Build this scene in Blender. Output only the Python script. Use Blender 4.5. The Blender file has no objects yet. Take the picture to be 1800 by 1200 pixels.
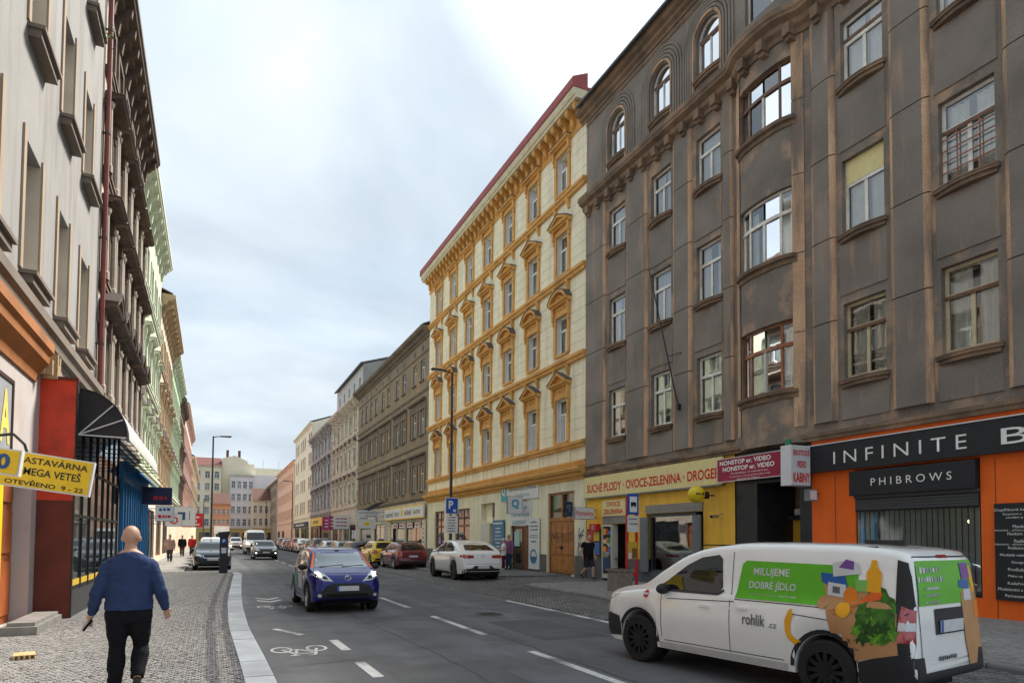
import bpy, bmesh, math, random
from math import sin, cos, pi, radians, sqrt
from mathutils import Vector, Matrix, noise
from mathutils.bvhtree import BVHTree
from mathutils.geometry import delaunay_2d_cdt
random.seed(7)
scene = bpy.context.scene
COL = scene.collection

# ---------------------------------------------------------------- camera
YAW, PITCH, ROLL = radians(24.633), radians(2.2), radians(0.4)
cam_data = bpy.data.cameras.new('camera'); cam = bpy.data.objects.new('camera', cam_data); COL.objects.link(cam)
fw = Vector((sin(YAW)*cos(PITCH), cos(YAW)*cos(PITCH), sin(PITCH))); rt = Vector((cos(YAW), -sin(YAW), 0)); up = rt.cross(fw)
r2 = rt*cos(ROLL)+up*sin(ROLL); u2 = up*cos(ROLL)-rt*sin(ROLL)
M3 = Matrix((r2, u2, -fw)).transposed()
cam.matrix_world = Matrix.Translation((0, 0, 1.65)) @ M3.to_4x4()
cam_data.sensor_fit = 'HORIZONTAL'; cam_data.sensor_width = 36; cam_data.lens = 23.0; cam_data.shift_y = 0.1686
cam_data.clip_start = 0.1; cam_data.clip_end = 3000
scene.camera = cam

# ---------------------------------------------------------------- sky, sun, exposure
SUN_EL, SUN_AZ = radians(48), radians(50)      # azimuth measured from the street direction towards the right
world = bpy.data.worlds.new('World'); scene.world = world; world.use_nodes = True
nt = world.node_tree; nt.nodes.clear()
def N(t, typ, **kw):
    n = t.nodes.new(typ)
    for k, v in kw.items(): setattr(n, k, v)
    return n
out = N(nt, 'ShaderNodeOutputWorld'); bg = N(nt, 'ShaderNodeBackground'); bg.inputs['Strength'].default_value = 0.12
sky = N(nt, 'ShaderNodeTexSky', sky_type='NISHITA', sun_disc=False, sun_elevation=SUN_EL, sun_rotation=SUN_AZ)
sky.air_density = 1.0; sky.dust_density = 2.0; sky.ozone_density = 1.5
tc = N(nt, 'ShaderNodeTexCoord'); sep = N(nt, 'ShaderNodeSeparateXYZ'); nt.links.new(tc.outputs['Generated'], sep.inputs[0])
zc = N(nt, 'ShaderNodeMath', operation='ADD'); zc.inputs[1].default_value = 0.22; nt.links.new(sep.outputs[2], zc.inputs[0])
zm = N(nt, 'ShaderNodeMath', operation='MAXIMUM'); zm.inputs[1].default_value = 0.08; nt.links.new(zc.outputs[0], zm.inputs[0])
dv = []
for i in (0, 1):
    d = N(nt, 'ShaderNodeMath', operation='DIVIDE'); nt.links.new(sep.outputs[i], d.inputs[0]); nt.links.new(zm.outputs[0], d.inputs[1]); dv.append(d)
cmb = N(nt, 'ShaderNodeCombineXYZ'); nt.links.new(dv[0].outputs[0], cmb.inputs[0]); nt.links.new(dv[1].outputs[0], cmb.inputs[1])
cl = N(nt, 'ShaderNodeTexNoise'); cl.inputs['Scale'].default_value = 1.5; cl.inputs['Detail'].default_value = 6; cl.inputs['Roughness'].default_value = .5; cl.inputs['Distortion'].default_value = .35
nt.links.new(cmb.outputs[0], cl.inputs['Vector'])
ramp = N(nt, 'ShaderNodeValToRGB'); ramp.color_ramp.elements[0].position = .22; ramp.color_ramp.elements[1].position = .60
ramp.color_ramp.elements[0].color = (.50, .50, .50, 1); ramp.color_ramp.elements[1].color = (1, 1, 1, 1)
nt.links.new(cl.outputs['Fac'], ramp.inputs[0])
cl2 = N(nt, 'ShaderNodeTexNoise'); cl2.inputs['Scale'].default_value = 1.25; cl2.inputs['Detail'].default_value = 7; cl2.inputs['Roughness'].default_value = .5; cl2.inputs['Distortion'].default_value = .25
nt.links.new(cmb.outputs[0], cl2.inputs['Vector'])
ccol = N(nt, 'ShaderNodeValToRGB')
ccol.color_ramp.elements[0].position = .3; ccol.color_ramp.elements[1].position = .66
ccol.color_ramp.elements[0].color = (.53, .66, .79, 1); ccol.color_ramp.elements[1].color = (.84, .91, .96, 1)
nt.links.new(cl2.outputs['Fac'], ccol.inputs[0])
# thin cloud in front of the sun glows around it
sd = N(nt, 'ShaderNodeVectorMath', operation='DOT_PRODUCT')
sd.inputs[1].default_value = (sin(SUN_AZ)*cos(SUN_EL), cos(SUN_AZ)*cos(SUN_EL), sin(SUN_EL)); nt.links.new(tc.outputs['Generated'], sd.inputs[0])
gl = N(nt, 'ShaderNodeMapRange'); gl.inputs[1].default_value = .91; gl.inputs[2].default_value = 1; gl.inputs[3].default_value = 4.05; gl.inputs[4].default_value = 9.5
nt.links.new(sd.outputs['Value'], gl.inputs[0])
cmul = N(nt, 'ShaderNodeVectorMath', operation='SCALE'); nt.links.new(ccol.outputs[0], cmul.inputs[0]); nt.links.new(gl.outputs[0], cmul.inputs['Scale'])
skm = N(nt, 'ShaderNodeVectorMath', operation='SCALE'); skm.inputs['Scale'].default_value = .2; nt.links.new(sky.outputs[0], skm.inputs[0])
mixc = N(nt, 'ShaderNodeMix', data_type='RGBA')
nt.links.new(ramp.outputs[0], mixc.inputs[0]); nt.links.new(skm.outputs[0], mixc.inputs[6]); nt.links.new(cmul.outputs[0], mixc.inputs[7])
zg = N(nt, 'ShaderNodeMapRange'); zg.inputs[3].default_value = .98; zg.inputs[4].default_value = 1.12; nt.links.new(sep.outputs[2], zg.inputs[0])   # overcast skies brighten towards the zenith
zs_ = N(nt, 'ShaderNodeVectorMath', operation='SCALE'); nt.links.new(mixc.outputs[2], zs_.inputs[0]); nt.links.new(zg.outputs[0], zs_.inputs['Scale'])
nt.links.new(zs_.outputs[0], bg.inputs[0]); nt.links.new(bg.outputs[0], out.inputs[0])
sl = bpy.data.lights.new('sun', 'SUN'); sl.energy = 3.3; sl.angle = radians(14); sl.color = (1, .93, .83)
so = bpy.data.objects.new('sun', sl); COL.objects.link(so)
so.rotation_euler = Vector((-sin(SUN_AZ)*cos(SUN_EL), -cos(SUN_AZ)*cos(SUN_EL), -sin(SUN_EL))).to_track_quat('-Z', 'Y').to_euler(); so.location = (0, 0, 60)
scene.view_settings.view_transform = 'Standard'; scene.view_settings.look = 'None'; scene.view_settings.gamma = 1
scene.view_settings.exposure = 1.28
scene.render.engine = 'CYCLES'; scene.cycles.max_bounces = 6; scene.cycles.transparent_max_bounces = 10; scene.cycles.use_denoising = True
scene.cycles.caustics_reflective = False; scene.cycles.caustics_refractive = False

# ---------------------------------------------------------------- materials
MATS = {}
def mat(name, col, rough=.8, var=.12, scale=2.0, bump=0., bscale=60., metal=0., dirt=None, dirt_amt=0., streak=False, coat=0., obj=False, spec=.4, rnd=0., fine=.06, emit=0., dlo=.48, dhi=.68):
    if name in MATS: return MATS[name]
    m = bpy.data.materials.new(name); m.use_nodes = True; t = m.node_tree; b = t.nodes['Principled BSDF']; L = t.links.new
    if obj: co = N(t, 'ShaderNodeTexCoord').outputs['Object']
    else: co = N(t, 'ShaderNodeNewGeometry').outputs['Position']
    n1 = N(t, 'ShaderNodeTexNoise'); n1.inputs['Scale'].default_value = scale; n1.inputs['Detail'].default_value = 5; L(co, n1.inputs['Vector'])
    mx = N(t, 'ShaderNodeMix', data_type='RGBA'); c = Vector(col)
    mx.inputs[6].default_value = (*(c*(1-var)), 1); mx.inputs[7].default_value = (*(c*(1+var)), 1)
    mr = N(t, 'ShaderNodeMapRange'); mr.inputs[1].default_value = .3; mr.inputs[2].default_value = .7; L(n1.outputs['Fac'], mr.inputs[0]); L(mr.outputs[0], mx.inputs[0])
    cur = mx.outputs[2]
    if fine:
        n3 = N(t, 'ShaderNodeTexNoise'); n3.inputs['Scale'].default_value = bscale; n3.inputs['Detail'].default_value = 3; L(co, n3.inputs['Vector'])
        mf = N(t, 'ShaderNodeMapRange'); mf.inputs[1].default_value = .3; mf.inputs[2].default_value = .7; mf.inputs[3].default_value = 1-fine*2; mf.inputs[4].default_value = 1+fine*2; L(n3.outputs['Fac'], mf.inputs[0])
        vm = N(t, 'ShaderNodeVectorMath', operation='SCALE'); L(cur, vm.inputs[0]); L(mf.outputs[0], vm.inputs['Scale']); cur = vm.outputs[0]
        if bump:
            bp = N(t, 'ShaderNodeBump'); bp.inputs['Strength'].default_value = bump; bp.inputs['Distance'].default_value = .02; L(n3.outputs['Fac'], bp.inputs['Height']); L(bp.outputs[0], b.inputs['Normal'])
    if rnd:
        oi = N(t, 'ShaderNodeObjectInfo'); mo = N(t, 'ShaderNodeMapRange'); mo.inputs[3].default_value = 1-rnd; mo.inputs[4].default_value = 1+rnd; L(oi.outputs['Random'], mo.inputs[0])
        vr = N(t, 'ShaderNodeVectorMath', operation='SCALE'); L(cur, vr.inputs[0]); L(mo.outputs[0], vr.inputs['Scale']); cur = vr.outputs[0]
    if dirt:
        mp = N(t, 'ShaderNodeMapping'); mp.inputs['Scale'].default_value = (1.3, 1.3, .16) if streak else (.6, .6, .6); L(co, mp.inputs['Vector'])
        nd = N(t, 'ShaderNodeTexNoise'); nd.inputs['Scale'].default_value = 1.6; nd.inputs['Detail'].default_value = 7; nd.inputs['Roughness'].default_value = .62; L(mp.outputs[0], nd.inputs['Vector'])
        dr = N(t, 'ShaderNodeMapRange'); dr.inputs[1].default_value = dlo; dr.inputs[2].default_value = dhi; dr.inputs[4].default_value = dirt_amt; L(nd.outputs['Fac'], dr.inputs[0])
        md = N(t, 'ShaderNodeMix', data_type='RGBA'); md.inputs[7].default_value = (*dirt, 1); L(cur, md.inputs[6]); L(dr.outputs[0], md.inputs[0]); cur = md.outputs[2]
    L(cur, b.inputs['Base Color'])
    b.inputs['Roughness'].default_value = rough; b.inputs['Metallic'].default_value = metal; b.inputs['Specular IOR Level'].default_value = spec
    if coat: b.inputs['Coat Weight'].default_value = coat; b.inputs['Coat Roughness'].default_value = .04
    if emit: b.inputs['Emission Color'].default_value = (*col, 1); b.inputs['Emission Strength'].default_value = emit
    MATS[name] = m; return m
def paint(name, col, rough=.45, var=.06): return mat(name, col, rough, var, 6, obj=True, fine=0, spec=.4)
def carpaint(name, col, metal=.15): return mat(name, col, .25, .02, 3, metal=metal, obj=True, fine=0, coat=1., spec=.5)
def glass(name, tint=(.9, .95, .95), base=.10, rough=.02):
    """clear window glass: see-through with a mirror reflection"""
    if name in MATS: return MATS[name]
    m = bpy.data.materials.new(name); m.use_nodes = True; t = m.node_tree; t.nodes.clear(); L = t.links.new
    o = N(t, 'ShaderNodeOutputMaterial'); tr = N(t, 'ShaderNodeBsdfTransparent'); tr.inputs[0].default_value = (*tint, 1)
    g = N(t, 'ShaderNodeBsdfGlossy'); g.inputs['Roughness'].default_value = rough; g.inputs[0].default_value = (.95, .97, 1, 1)
    fr = N(t, 'ShaderNodeFresnel'); fr.inputs[0].default_value = 1.55
    ma = N(t, 'ShaderNodeMath', operation='MULTIPLY_ADD'); ma.inputs[1].default_value = 1.6; ma.inputs[2].default_value = base; ma.use_clamp = True; L(fr.outputs[0], ma.inputs[0])
    nz = N(t, 'ShaderNodeTexNoise'); nz.inputs['Scale'].default_value = 1.1; L(N(t, 'ShaderNodeNewGeometry').outputs['Position'], nz.inputs['Vector'])
    bp = N(t, 'ShaderNodeBump'); bp.inputs['Strength'].default_value = .05; bp.inputs['Distance'].default_value = .05; L(nz.outputs['Fac'], bp.inputs['Height']); L(bp.outputs[0], g.inputs['Normal'])
    mx = N(t, 'ShaderNodeMixShader'); L(ma.outputs[0], mx.inputs[0]); L(tr.outputs[0], mx.inputs[1]); L(g.outputs[0], mx.inputs[2]); L(mx.outputs[0], o.inputs[0])
    MATS[name] = m; return m
def darkglass(name, col=(.02, .025, .03), rough=.03, spec=.9):
    m = mat(name, col, rough, .3, 1.2, fine=0, spec=spec, rnd=.5); return m

# ---------------------------------------------------------------- mesh building
class MB:
    def __init__(s): s.v = []; s.f = []; s.m = []; s.cm = 0
    def add(s, vs, fs):
        o = len(s.v); s.v += [tuple(v) for v in vs]; s.f += [tuple(i+o for i in f) for f in fs]; s.m += [s.cm]*len(fs); return s
    def box(s, x0, x1, y0, y1, z0, z1):
        x0, x1 = min(x0, x1), max(x0, x1); y0, y1 = min(y0, y1), max(y0, y1); z0, z1 = min(z0, z1), max(z0, z1)
        return s.add([(x0,y0,z0),(x1,y0,z0),(x1,y1,z0),(x0,y1,z0),(x0,y0,z1),(x1,y0,z1),(x1,y1,z1),(x0,y1,z1)],
              [(0,3,2,1),(4,5,6,7),(0,1,5,4),(1,2,6,5),(2,3,7,6),(3,0,4,7)])
    def prism(s, poly, a, b, axis='y'):
        """extrude a 2-D polygon (counter-clockwise seen from +axis end a<b)"""
        n = len(poly); mk = {'y': lambda p, t: (p[0], t, p[1]), 'x': lambda p, t: (t, p[0], p[1]), 'z': lambda p, t: (p[0], p[1], t)}[axis]
        vs = [mk(p, a) for p in poly]+[mk(p, b) for p in poly]
        fs = [tuple(range(n)), tuple(range(2*n-1, n-1, -1))]+[(i, i+n, (i+1) % n+n, (i+1) % n) for i in range(n)]
        return s.add(vs, fs)
    def tube(s, p0, p1, r0, r1=None, n=8, cap=True):
        r1 = r0 if r1 is None else r1; p0, p1 = Vector(p0), Vector(p1); d = (p1-p0).normalized()
        a = d.orthogonal().normalized(); b = d.cross(a); vs = []
        for p, r in ((p0, r0), (p1, r1)):
            for i in range(n): t = 2*pi*i/n; vs.append(p+a*r*cos(t)+b*r*sin(t))
        fs = [(i, (i+1) % n, (i+1) % n+n, i+n) for i in range(n)]
        if cap: fs += [tuple(range(n-1, -1, -1)), tuple(range(n, 2*n))]
        return s.add(vs, fs)
    def path(s, pts, r, n=6):
        for a, b in zip(pts[:-1], pts[1:]): s.tube(a, b, r, n=n)
        return s
    def lathe(s, prof, n=24, c=(0,0,0), axis='z'):
        vs = []
        for r, h in prof:
            for i in range(n):
                t = 2*pi*i/n
                q = {'z': (r*cos(t), r*sin(t), h), 'y': (r*cos(t), h, r*sin(t)), 'x': (h, r*cos(t), r*sin(t))}[axis]
                vs.append((q[0]+c[0], q[1]+c[1], q[2]+c[2]))
        fs = []
        for k in range(len(prof)-1):
            for i in range(n): fs.append((k*n+i, k*n+(i+1) % n, (k+1)*n+(i+1) % n, (k+1)*n+i))
        return s.add(vs, fs)
    def sphere(s, c, r, n=12, m=8, sc=(1,1,1)):
        vs = []; fs = []
        for j in range(m+1):
            p = pi*j/m
            for i in range(n): t = 2*pi*i/n; vs.append((c[0]+r*sc[0]*sin(p)*cos(t), c[1]+r*sc[1]*sin(p)*sin(t), c[2]+r*sc[2]*cos(p)))
        for j in range(m):
            for i in range(n): fs.append((j*n+i, (j+1)*n+i, (j+1)*n+(i+1) % n, j*n+(i+1) % n))
        return s.add(vs, fs)
    def mesh(s, name, mats):
        me = bpy.data.meshes.new(name); me.from_pydata(s.v, [], s.f)
        for m in (mats if isinstance(mats, (list, tuple)) else [mats]): me.materials.append(m)
        if any(s.m): me.polygons.foreach_set('material_index', s.m)
        bm = bmesh.new(); bm.from_mesh(me); bmesh.ops.recalc_face_normals(bm, faces=bm.faces); bm.to_mesh(me); bm.free()
        return me
    def build(s, name, mats, parent=None, loc=(0,0,0), rot=(0,0,0), smooth=False, angle=35):
        me = s.mesh(name, mats)
        if smooth: smooth_mesh(me, angle)
        return put(name, me, parent, loc, rot)
def smooth_mesh(me, angle=35):
    me.polygons.foreach_set('use_smooth', [True]*len(me.polygons))
    try: me.set_sharp_from_angle(angle=radians(angle))
    except Exception: pass
def put(name, me, parent=None, loc=(0,0,0), rot=(0,0,0)):
    o = bpy.data.objects.new(name, me); COL.objects.link(o); o.parent = parent; o.location = loc; o.rotation_euler = rot; return o
def tag(o, label, cat, group=None):
    o['label'] = label; o['category'] = cat
    if group: o['group'] = group
    return o
def thing(name, label, cat, loc=(0,0,0), rz=0, group=None):
    o = bpy.data.objects.new(name, None); COL.objects.link(o); o.location = loc; o.rotation_euler = (0, 0, rz); o.empty_display_size = .2
    return tag(o, label, cat, group)
def structure(o): o['kind'] = 'structure'; return o
def stuff(o): o['kind'] = 'stuff'; return o
_tc = {}
def text_mesh(body, w, h, m, bold=0.0, ext=.006, shear=0., space=1.0):
    """lettering in the xz plane facing -y, centred, fitted to w x h"""
    if body[0] == '~':                      # print too small to read in the photograph: short strokes only
        r = random.Random(len(body)*7+int(w*1000)); mb = MB(); x = -w/2
        while x < w/2-.01*w:
            l = min(w/2-x, h*r.uniform(.35, .9)); mb.box(x, x+l, -.001, .001, -h/2*r.uniform(.6, 1), h/2*r.uniform(.5, 1)); x += l+h*r.uniform(.15, .45)
        return mb.mesh('lettering', m)
    c = bpy.data.curves.new('lettering', 'FONT'); c.body = body; c.offset = bold; c.shear = shear; c.resolution_u = 3; c.space_character = space
    o = bpy.data.objects.new('tmp', c)
    me = bpy.data.meshes.new_from_object(o); bpy.data.objects.remove(o); bpy.data.curves.remove(c)
    vs = [v.co for v in me.vertices]
    x0 = min(v.x for v in vs); x1 = max(v.x for v in vs); y0 = min(v.y for v in vs); y1 = max(v.y for v in vs)
    sx = w/(x1-x0); sy = h/(y1-y0)
    for v in me.vertices: v.co = ((v.co.x-(x0+x1)/2)*sx, 0, (v.co.y-(y0+y1)/2)*sy)
    me.materials.clear(); me.materials.append(m)
    return me
def text(body, w, h, m, parent, loc, rot=(0,0,0), **kw): return put('lettering', text_mesh(body, w, h, m, **kw), parent, loc, rot)

# common materials
WHITE = paint('white paint', (.78, .78, .76)); BLACK = paint('black paint', (.015, .015, .017)); DKGREY = paint('dark grey paint', (.06, .065, .07))
RED = paint('red paint', (.55, .02, .025)); YELLOW = paint('yellow sign', (.85, .55, .02)); NAVY = paint('navy paint', (.015, .02, .07))
BLUE = paint('blue sign', (.02, .10, .48)); STEEL = mat('galvanised steel', (.35, .36, .37), .4, .1, 8, metal=.8, obj=True)
GREYMET = paint('grey metal', (.22, .23, .24)); PALE = paint('pale sign face', (.72, .73, .74)); BURG = paint('burgundy sign', (.33, .01, .05))
GLASS = glass('window glass'); GLASSD = darkglass('dark window glass'); GLASSM = darkglass('bluish window glass', (.13, .155, .17))
CURTAIN = mat('white curtain', (.84, .82, .76), .9, .1, 3, rnd=.12)
# ================================================================ GROUND
import numpy as np
ZL, ZR = .08, .10
def interp(tab, t):
    if t <= tab[0][0]: return tab[0][1]
    for (a, x), (b, y) in zip(tab[:-1], tab[1:]):
        if t <= b: return x+(y-x)*(t-a)/(b-a)
    return tab[-1][1]
KL = [(-6, .74), (7.5, .70), (9.4, .685), (12.6, .64), (16.7, .70), (20, .80), (24.3, .97), (28, 1.12), (31.0, 1.25), (32.2, 1.15), (32.8, .85), (33.1, .40), (33.2, -.3), (33.25, -1.2)]
KR = [(-6, 9.0), (5, 9.15), (10, 9.4), (14, 9.68), (17, 9.85), (20, 9.80), (20.6, 9.95), (21.0, 10.3)]
ASPH = mat('asphalt', (.125, .128, .134), .82, .22, .35, bump=.35, bscale=90, dirt=(.070, .071, .075), dirt_amt=.8, fine=.12, spec=.3)
# tyre-polished lanes: long soft bands along the street
def asphalt():
    m = ASPH; t = m.node_tree; b = t.nodes['Principled BSDF']; L = t.links.new
    g = N(t, 'ShaderNodeNewGeometry'); mp = N(t, 'ShaderNodeMapping'); mp.inputs['Scale'].default_value = (1.4, .035, 1); L(g.outputs['Position'], mp.inputs[0])
    nz = N(t, 'ShaderNodeTexNoise'); nz.inputs['Scale'].default_value = 1.; nz.inputs['Detail'].default_value = 4; L(mp.outputs[0], nz.inputs['Vector'])
    mr = N(t, 'ShaderNodeMapRange'); mr.inputs[1].default_value = .35; mr.inputs[2].default_value = .65; mr.inputs[3].default_value = .82; mr.inputs[4].default_value = 1.22; L(nz.outputs['Fac'], mr.inputs[0])
    src = b.inputs['Base Color'].links[0].from_socket; v = N(t, 'ShaderNodeVectorMath', operation='SCALE'); L(src, v.inputs[0]); L(mr.outputs[0], v.inputs['Scale']); L(v.outputs[0], b.inputs['Base Color'])
    vo = N(t, 'ShaderNodeTexNoise'); vo.inputs['Scale'].default_value = .18; L(g.outputs['Position'], vo.inputs['Vector'])
    r2_ = N(t, 'ShaderNodeMapRange'); r2_.inputs[3].default_value = .62; r2_.inputs[4].default_value = .9; L(vo.outputs['Fac'], r2_.inputs[0]); L(r2_.outputs[0], b.inputs['Roughness'])
asphalt()
def voro_mat(name, col, size, var=.35, rough=.85, dirt=None):
    m = mat(name, col, rough, .15, .5, fine=.05, dirt=dirt, dirt_amt=.5 if dirt else 0); t = m.node_tree; b = t.nodes['Principled BSDF']; L = t.links.new
    g = N(t, 'ShaderNodeNewGeometry'); v = N(t, 'ShaderNodeTexVoronoi'); v.inputs['Scale'].default_value = 1/size; L(g.outputs['Position'], v.inputs['Vector'])
    e = N(t, 'ShaderNodeTexVoronoi', feature='DISTANCE_TO_EDGE'); e.inputs['Scale'].default_value = 1/size; L(g.outputs['Position'], e.inputs['Vector'])
    sp = N(t, 'ShaderNodeSeparateColor'); L(v.outputs['Color'], sp.inputs[0])
    mr = N(t, 'ShaderNodeMapRange'); mr.inputs[3].default_value = 1-var; mr.inputs[4].default_value = 1+var; L(sp.outputs[0], mr.inputs[0])
    er = N(t, 'ShaderNodeMapRange'); er.inputs[2].default_value = .12; er.inputs[3].default_value = .45; L(e.outputs['Distance'], er.inputs[0])
    mu = N(t, 'ShaderNodeMath', operation='MULTIPLY'); L(mr.outputs[0], mu.inputs[0]); L(er.outputs[0], mu.inputs[1])
    src = b.inputs['Base Color'].links[0].from_socket; s = N(t, 'ShaderNodeVectorMath', operation='SCALE'); L(src, s.inputs[0]); L(mu.outputs[0], s.inputs['Scale']); L(s.outputs[0], b.inputs['Base Color'])
    bp = N(t, 'ShaderNodeBump'); bp.inputs['Strength'].default_value = .4; bp.inputs['Distance'].default_value = .01; L(er.outputs[0], bp.inputs['Height']); L(bp.outputs[0], b.inputs['Normal'])
    return m
MOS_FAR = voro_mat('mosaic paving beyond', (.30, .29, .27), .085)
SETT_FAR = voro_mat('sett paving beyond', (.16, .16, .16), .12)
MORTAR = mat('sand joints', (.20, .19, .18), .95, .2, 6, bscale=200)
GRANITE = mat('pale granite', (.38, .41, .44), .75, .10, 3, bscale=160, fine=.12, bump=.15, rnd=.16, dirt=(.26, .27, .28), dirt_amt=.6)
KERBDK = mat('dark kerb stone', (.19, .185, .18), .8, .15, 3, bscale=120, fine=.1, rnd=.15)
LINE = mat('road paint', (.62, .62, .60), .7, .12, 9, bscale=140, fine=.18, dirt=(.12, .12, .125), dirt_amt=.9, dlo=.46, dhi=.62)
g = MB().add([(-900, -900, -.03), (900, -900, -.03), (900, 1200, -.03), (-900, 1200, -.03)], [(0, 1, 2, 3)]).build('ground', mat('distant ground', (.12, .12, .115), .95)); structure(g)
ROAD = structure(MB().box(-1.6, 12.2, -30, 330, -.02, 0).build('road', ASPH))
# left pavement slab (mortar below the cobbles, plain surface further on)
def ribbon(name, m, left, right, ys, z0, z1, parent=None):
    vs = []; n = len(ys)
    for y in ys: a, b = left(y), right(y); vs += [(a, y, z0), (a, y, z1), (b, y, z1), (b, y, z0)]
    fs = []
    for i in range(n-1):
        o = i*4
        for k in range(4): fs.append((o+k, o+(k+1) % 4, o+4+(k+1) % 4, o+4+k))
    fs += [(0, 1, 2, 3), tuple(4*(n-1)+k for k in (3, 2, 1, 0))]
    return MB().add(vs, fs).build(name, m, parent)
ys_l = [-6, 0, 5, 7.5, 9.4, 12.6, 16.7, 20, 24.3, 28, 31, 32.2, 32.8, 33.1, 33.2, 33.25]
YC = 33.0
PAVL = structure(ribbon('pavement_left', MORTAR, lambda y: -3.6, lambda y: interp(KL, y)-.30, ys_l, -.02, ZL-.022))
pf = structure(ribbon('pavement_left_far', MOS_FAR, lambda y: -3.6, lambda y: -1.15, [33.25, 100, 300], -.02, ZL))
BAY = structure(ribbon('parking_bay_left', SETT_FAR, lambda y: -1.15, lambda y: 1.25, [33.3, 100, 200], -.018, .012))
COLMAT = bpy.data.materials.new('paving stone'); COLMAT.use_nodes = True
def _cm():
    t = COLMAT.node_tree; b = t.nodes['Principled BSDF']; L = t.links.new
    a = N(t, 'ShaderNodeAttribute', attribute_name='Col'); n = N(t, 'ShaderNodeTexNoise'); n.inputs['Scale'].default_value = 70; n.inputs['Detail'].default_value = 4
    L(N(t, 'ShaderNodeNewGeometry').outputs['Position'], n.inputs['Vector'])
    mr = N(t, 'ShaderNodeMapRange'); mr.inputs[3].default_value = .65; mr.inputs[4].default_value = 1.35; L(n.outputs['Fac'], mr.inputs[0])
    v = N(t, 'ShaderNodeVectorMath', operation='SCALE'); L(a.outputs['Color'], v.inputs[0]); L(mr.outputs[0], v.inputs['Scale']); L(v.outputs[0], b.inputs['Base Color'])
    b.inputs['Roughness'].default_value = .8; b.inputs['Specular IOR Level'].default_value = .3
_cm()
def cobbles(name, cells, parent, ztop, hgt=.03):
    """cells: (cx, cy, hx, hy, rot, (r,g,b)); one low truncated block each, all in one mesh"""
    vs = np.zeros((len(cells)*8, 3)); fs = []; cols = []
    rr = random.Random(3)
    for i, (cx, cy, hx, hy, ro, c) in enumerate(cells):
        dz = rr.uniform(-.003, .003); ca, sa = cos(ro), sin(ro); k = 0
        tilt = rr.uniform(-.05, .05)
        for s, z in ((1.0, ztop-hgt), (.88, ztop+dz)):
            for ux, uy in ((-1,-1),(1,-1),(1,1),(-1,1)):
                x = ux*hx*s; y = uy*hy*s; vs[i*8+k] = (cx+x*ca-y*sa, cy+x*sa+y*ca, z+(tilt*x if s < 1 else 0)); k += 1
        o = i*8; fs += [(o+4,o+5,o+6,o+7),(o,o+1,o+5,o+4),(o+1,o+2,o+6,o+5),(o+2,o+3,o+7,o+6),(o+3,o,o+4,o+7)]
        cols += [c]*20
    me = bpy.data.meshes.new(name); me.from_pydata(vs.tolist(), [], fs); me.materials.append(COLMAT)
    at = me.color_attributes.new('Col', 'FLOAT_COLOR', 'CORNER'); at.data.foreach_set('color', np.array([(*c, 1) for c in cols], dtype=np.float32).ravel())
    return stuff(put(name, me, parent))
rr = random.Random(11)
cells = []; s = .062; y = 4.6; row = 0
while y < 33.0:
    ke = interp(KL, y)-.34; x = -3.02+(row % 2)*s*.4
    while x < ke-.02:
        d = ke-x
        pat = noise.noise(Vector((x*.7, y*.5, 0)))*.5+noise.noise(Vector((x*2.2, y*1.7, 4)))*.3
        base = .29+.07*pat+rr.uniform(-.055, .055)
        if rr.random() < .10: base *= .62
        c = (base*1.02, base*.985, base*.94)
        if d < .40 and not (.14 < d < .27): b2 = .165+rr.uniform(-.04, .04); c = (b2, b2, b2*1.02)          # darker setts along the kerb
        cells.append((x+s/2+rr.uniform(-.006, .006), y+rr.uniform(-.006, .006), s*.47*rr.uniform(.86, 1.02), s*.47*rr.uniform(.86, 1.02), rr.uniform(-.16, .16), c)); x += s
    y += s; row += 1
cobbles('cobble_mosaic', cells, PAVL, ZL, .022)
def kerb(name, tab, y0, y1, width, z, m, length, sign, gap=.022):
    """kerb stones along x = tab(y), road edge on the side of sign"""
    root = structure(bpy.data.objects.new(name, None)); COL.objects.link(root)
    pts = []; y = y0; p = Vector((interp(tab, y), y, 0)); pts.append(p)
    acc = 0; yy = y0
    while yy < y1:
        yy += .02; q = Vector((interp(tab, yy), yy, 0)); acc += (q-p).length; p = q
        if acc >= length: pts.append(q); acc = 0
    for a, b in zip(pts[:-1], pts[1:]):
        d = (b-a).normalized(); n = Vector((d.y, -d.x, 0))*(-sign)      # towards the pavement
        ln = (b-a).length-gap; h = rr.uniform(-.003, .003); mb = MB()
        prof = [(0, -.02), (.0, z-.035+h), (.012, z-.008+h), (.04, z+h), (width, z+h), (width, -.02)]
        A = a+d*gap/2; vs = []
        for t in (0, ln):
            for u, zz in prof: w = A+d*t+n*u; vs.append((w.x, w.y, zz))
        k = len(prof); fs = [tuple(range(k)), tuple(range(2*k-1, k-1, -1))]+[(i, i+k, (i+1) % k+k, (i+1) % k) for i in range(k)]
        mb.add(vs, fs).build('kerb_stone', m, root)
    return root
kerb('kerb_left', KL, -2, 32.6, .33, ZL+.004, GRANITE, 1.0, 1)
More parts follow.
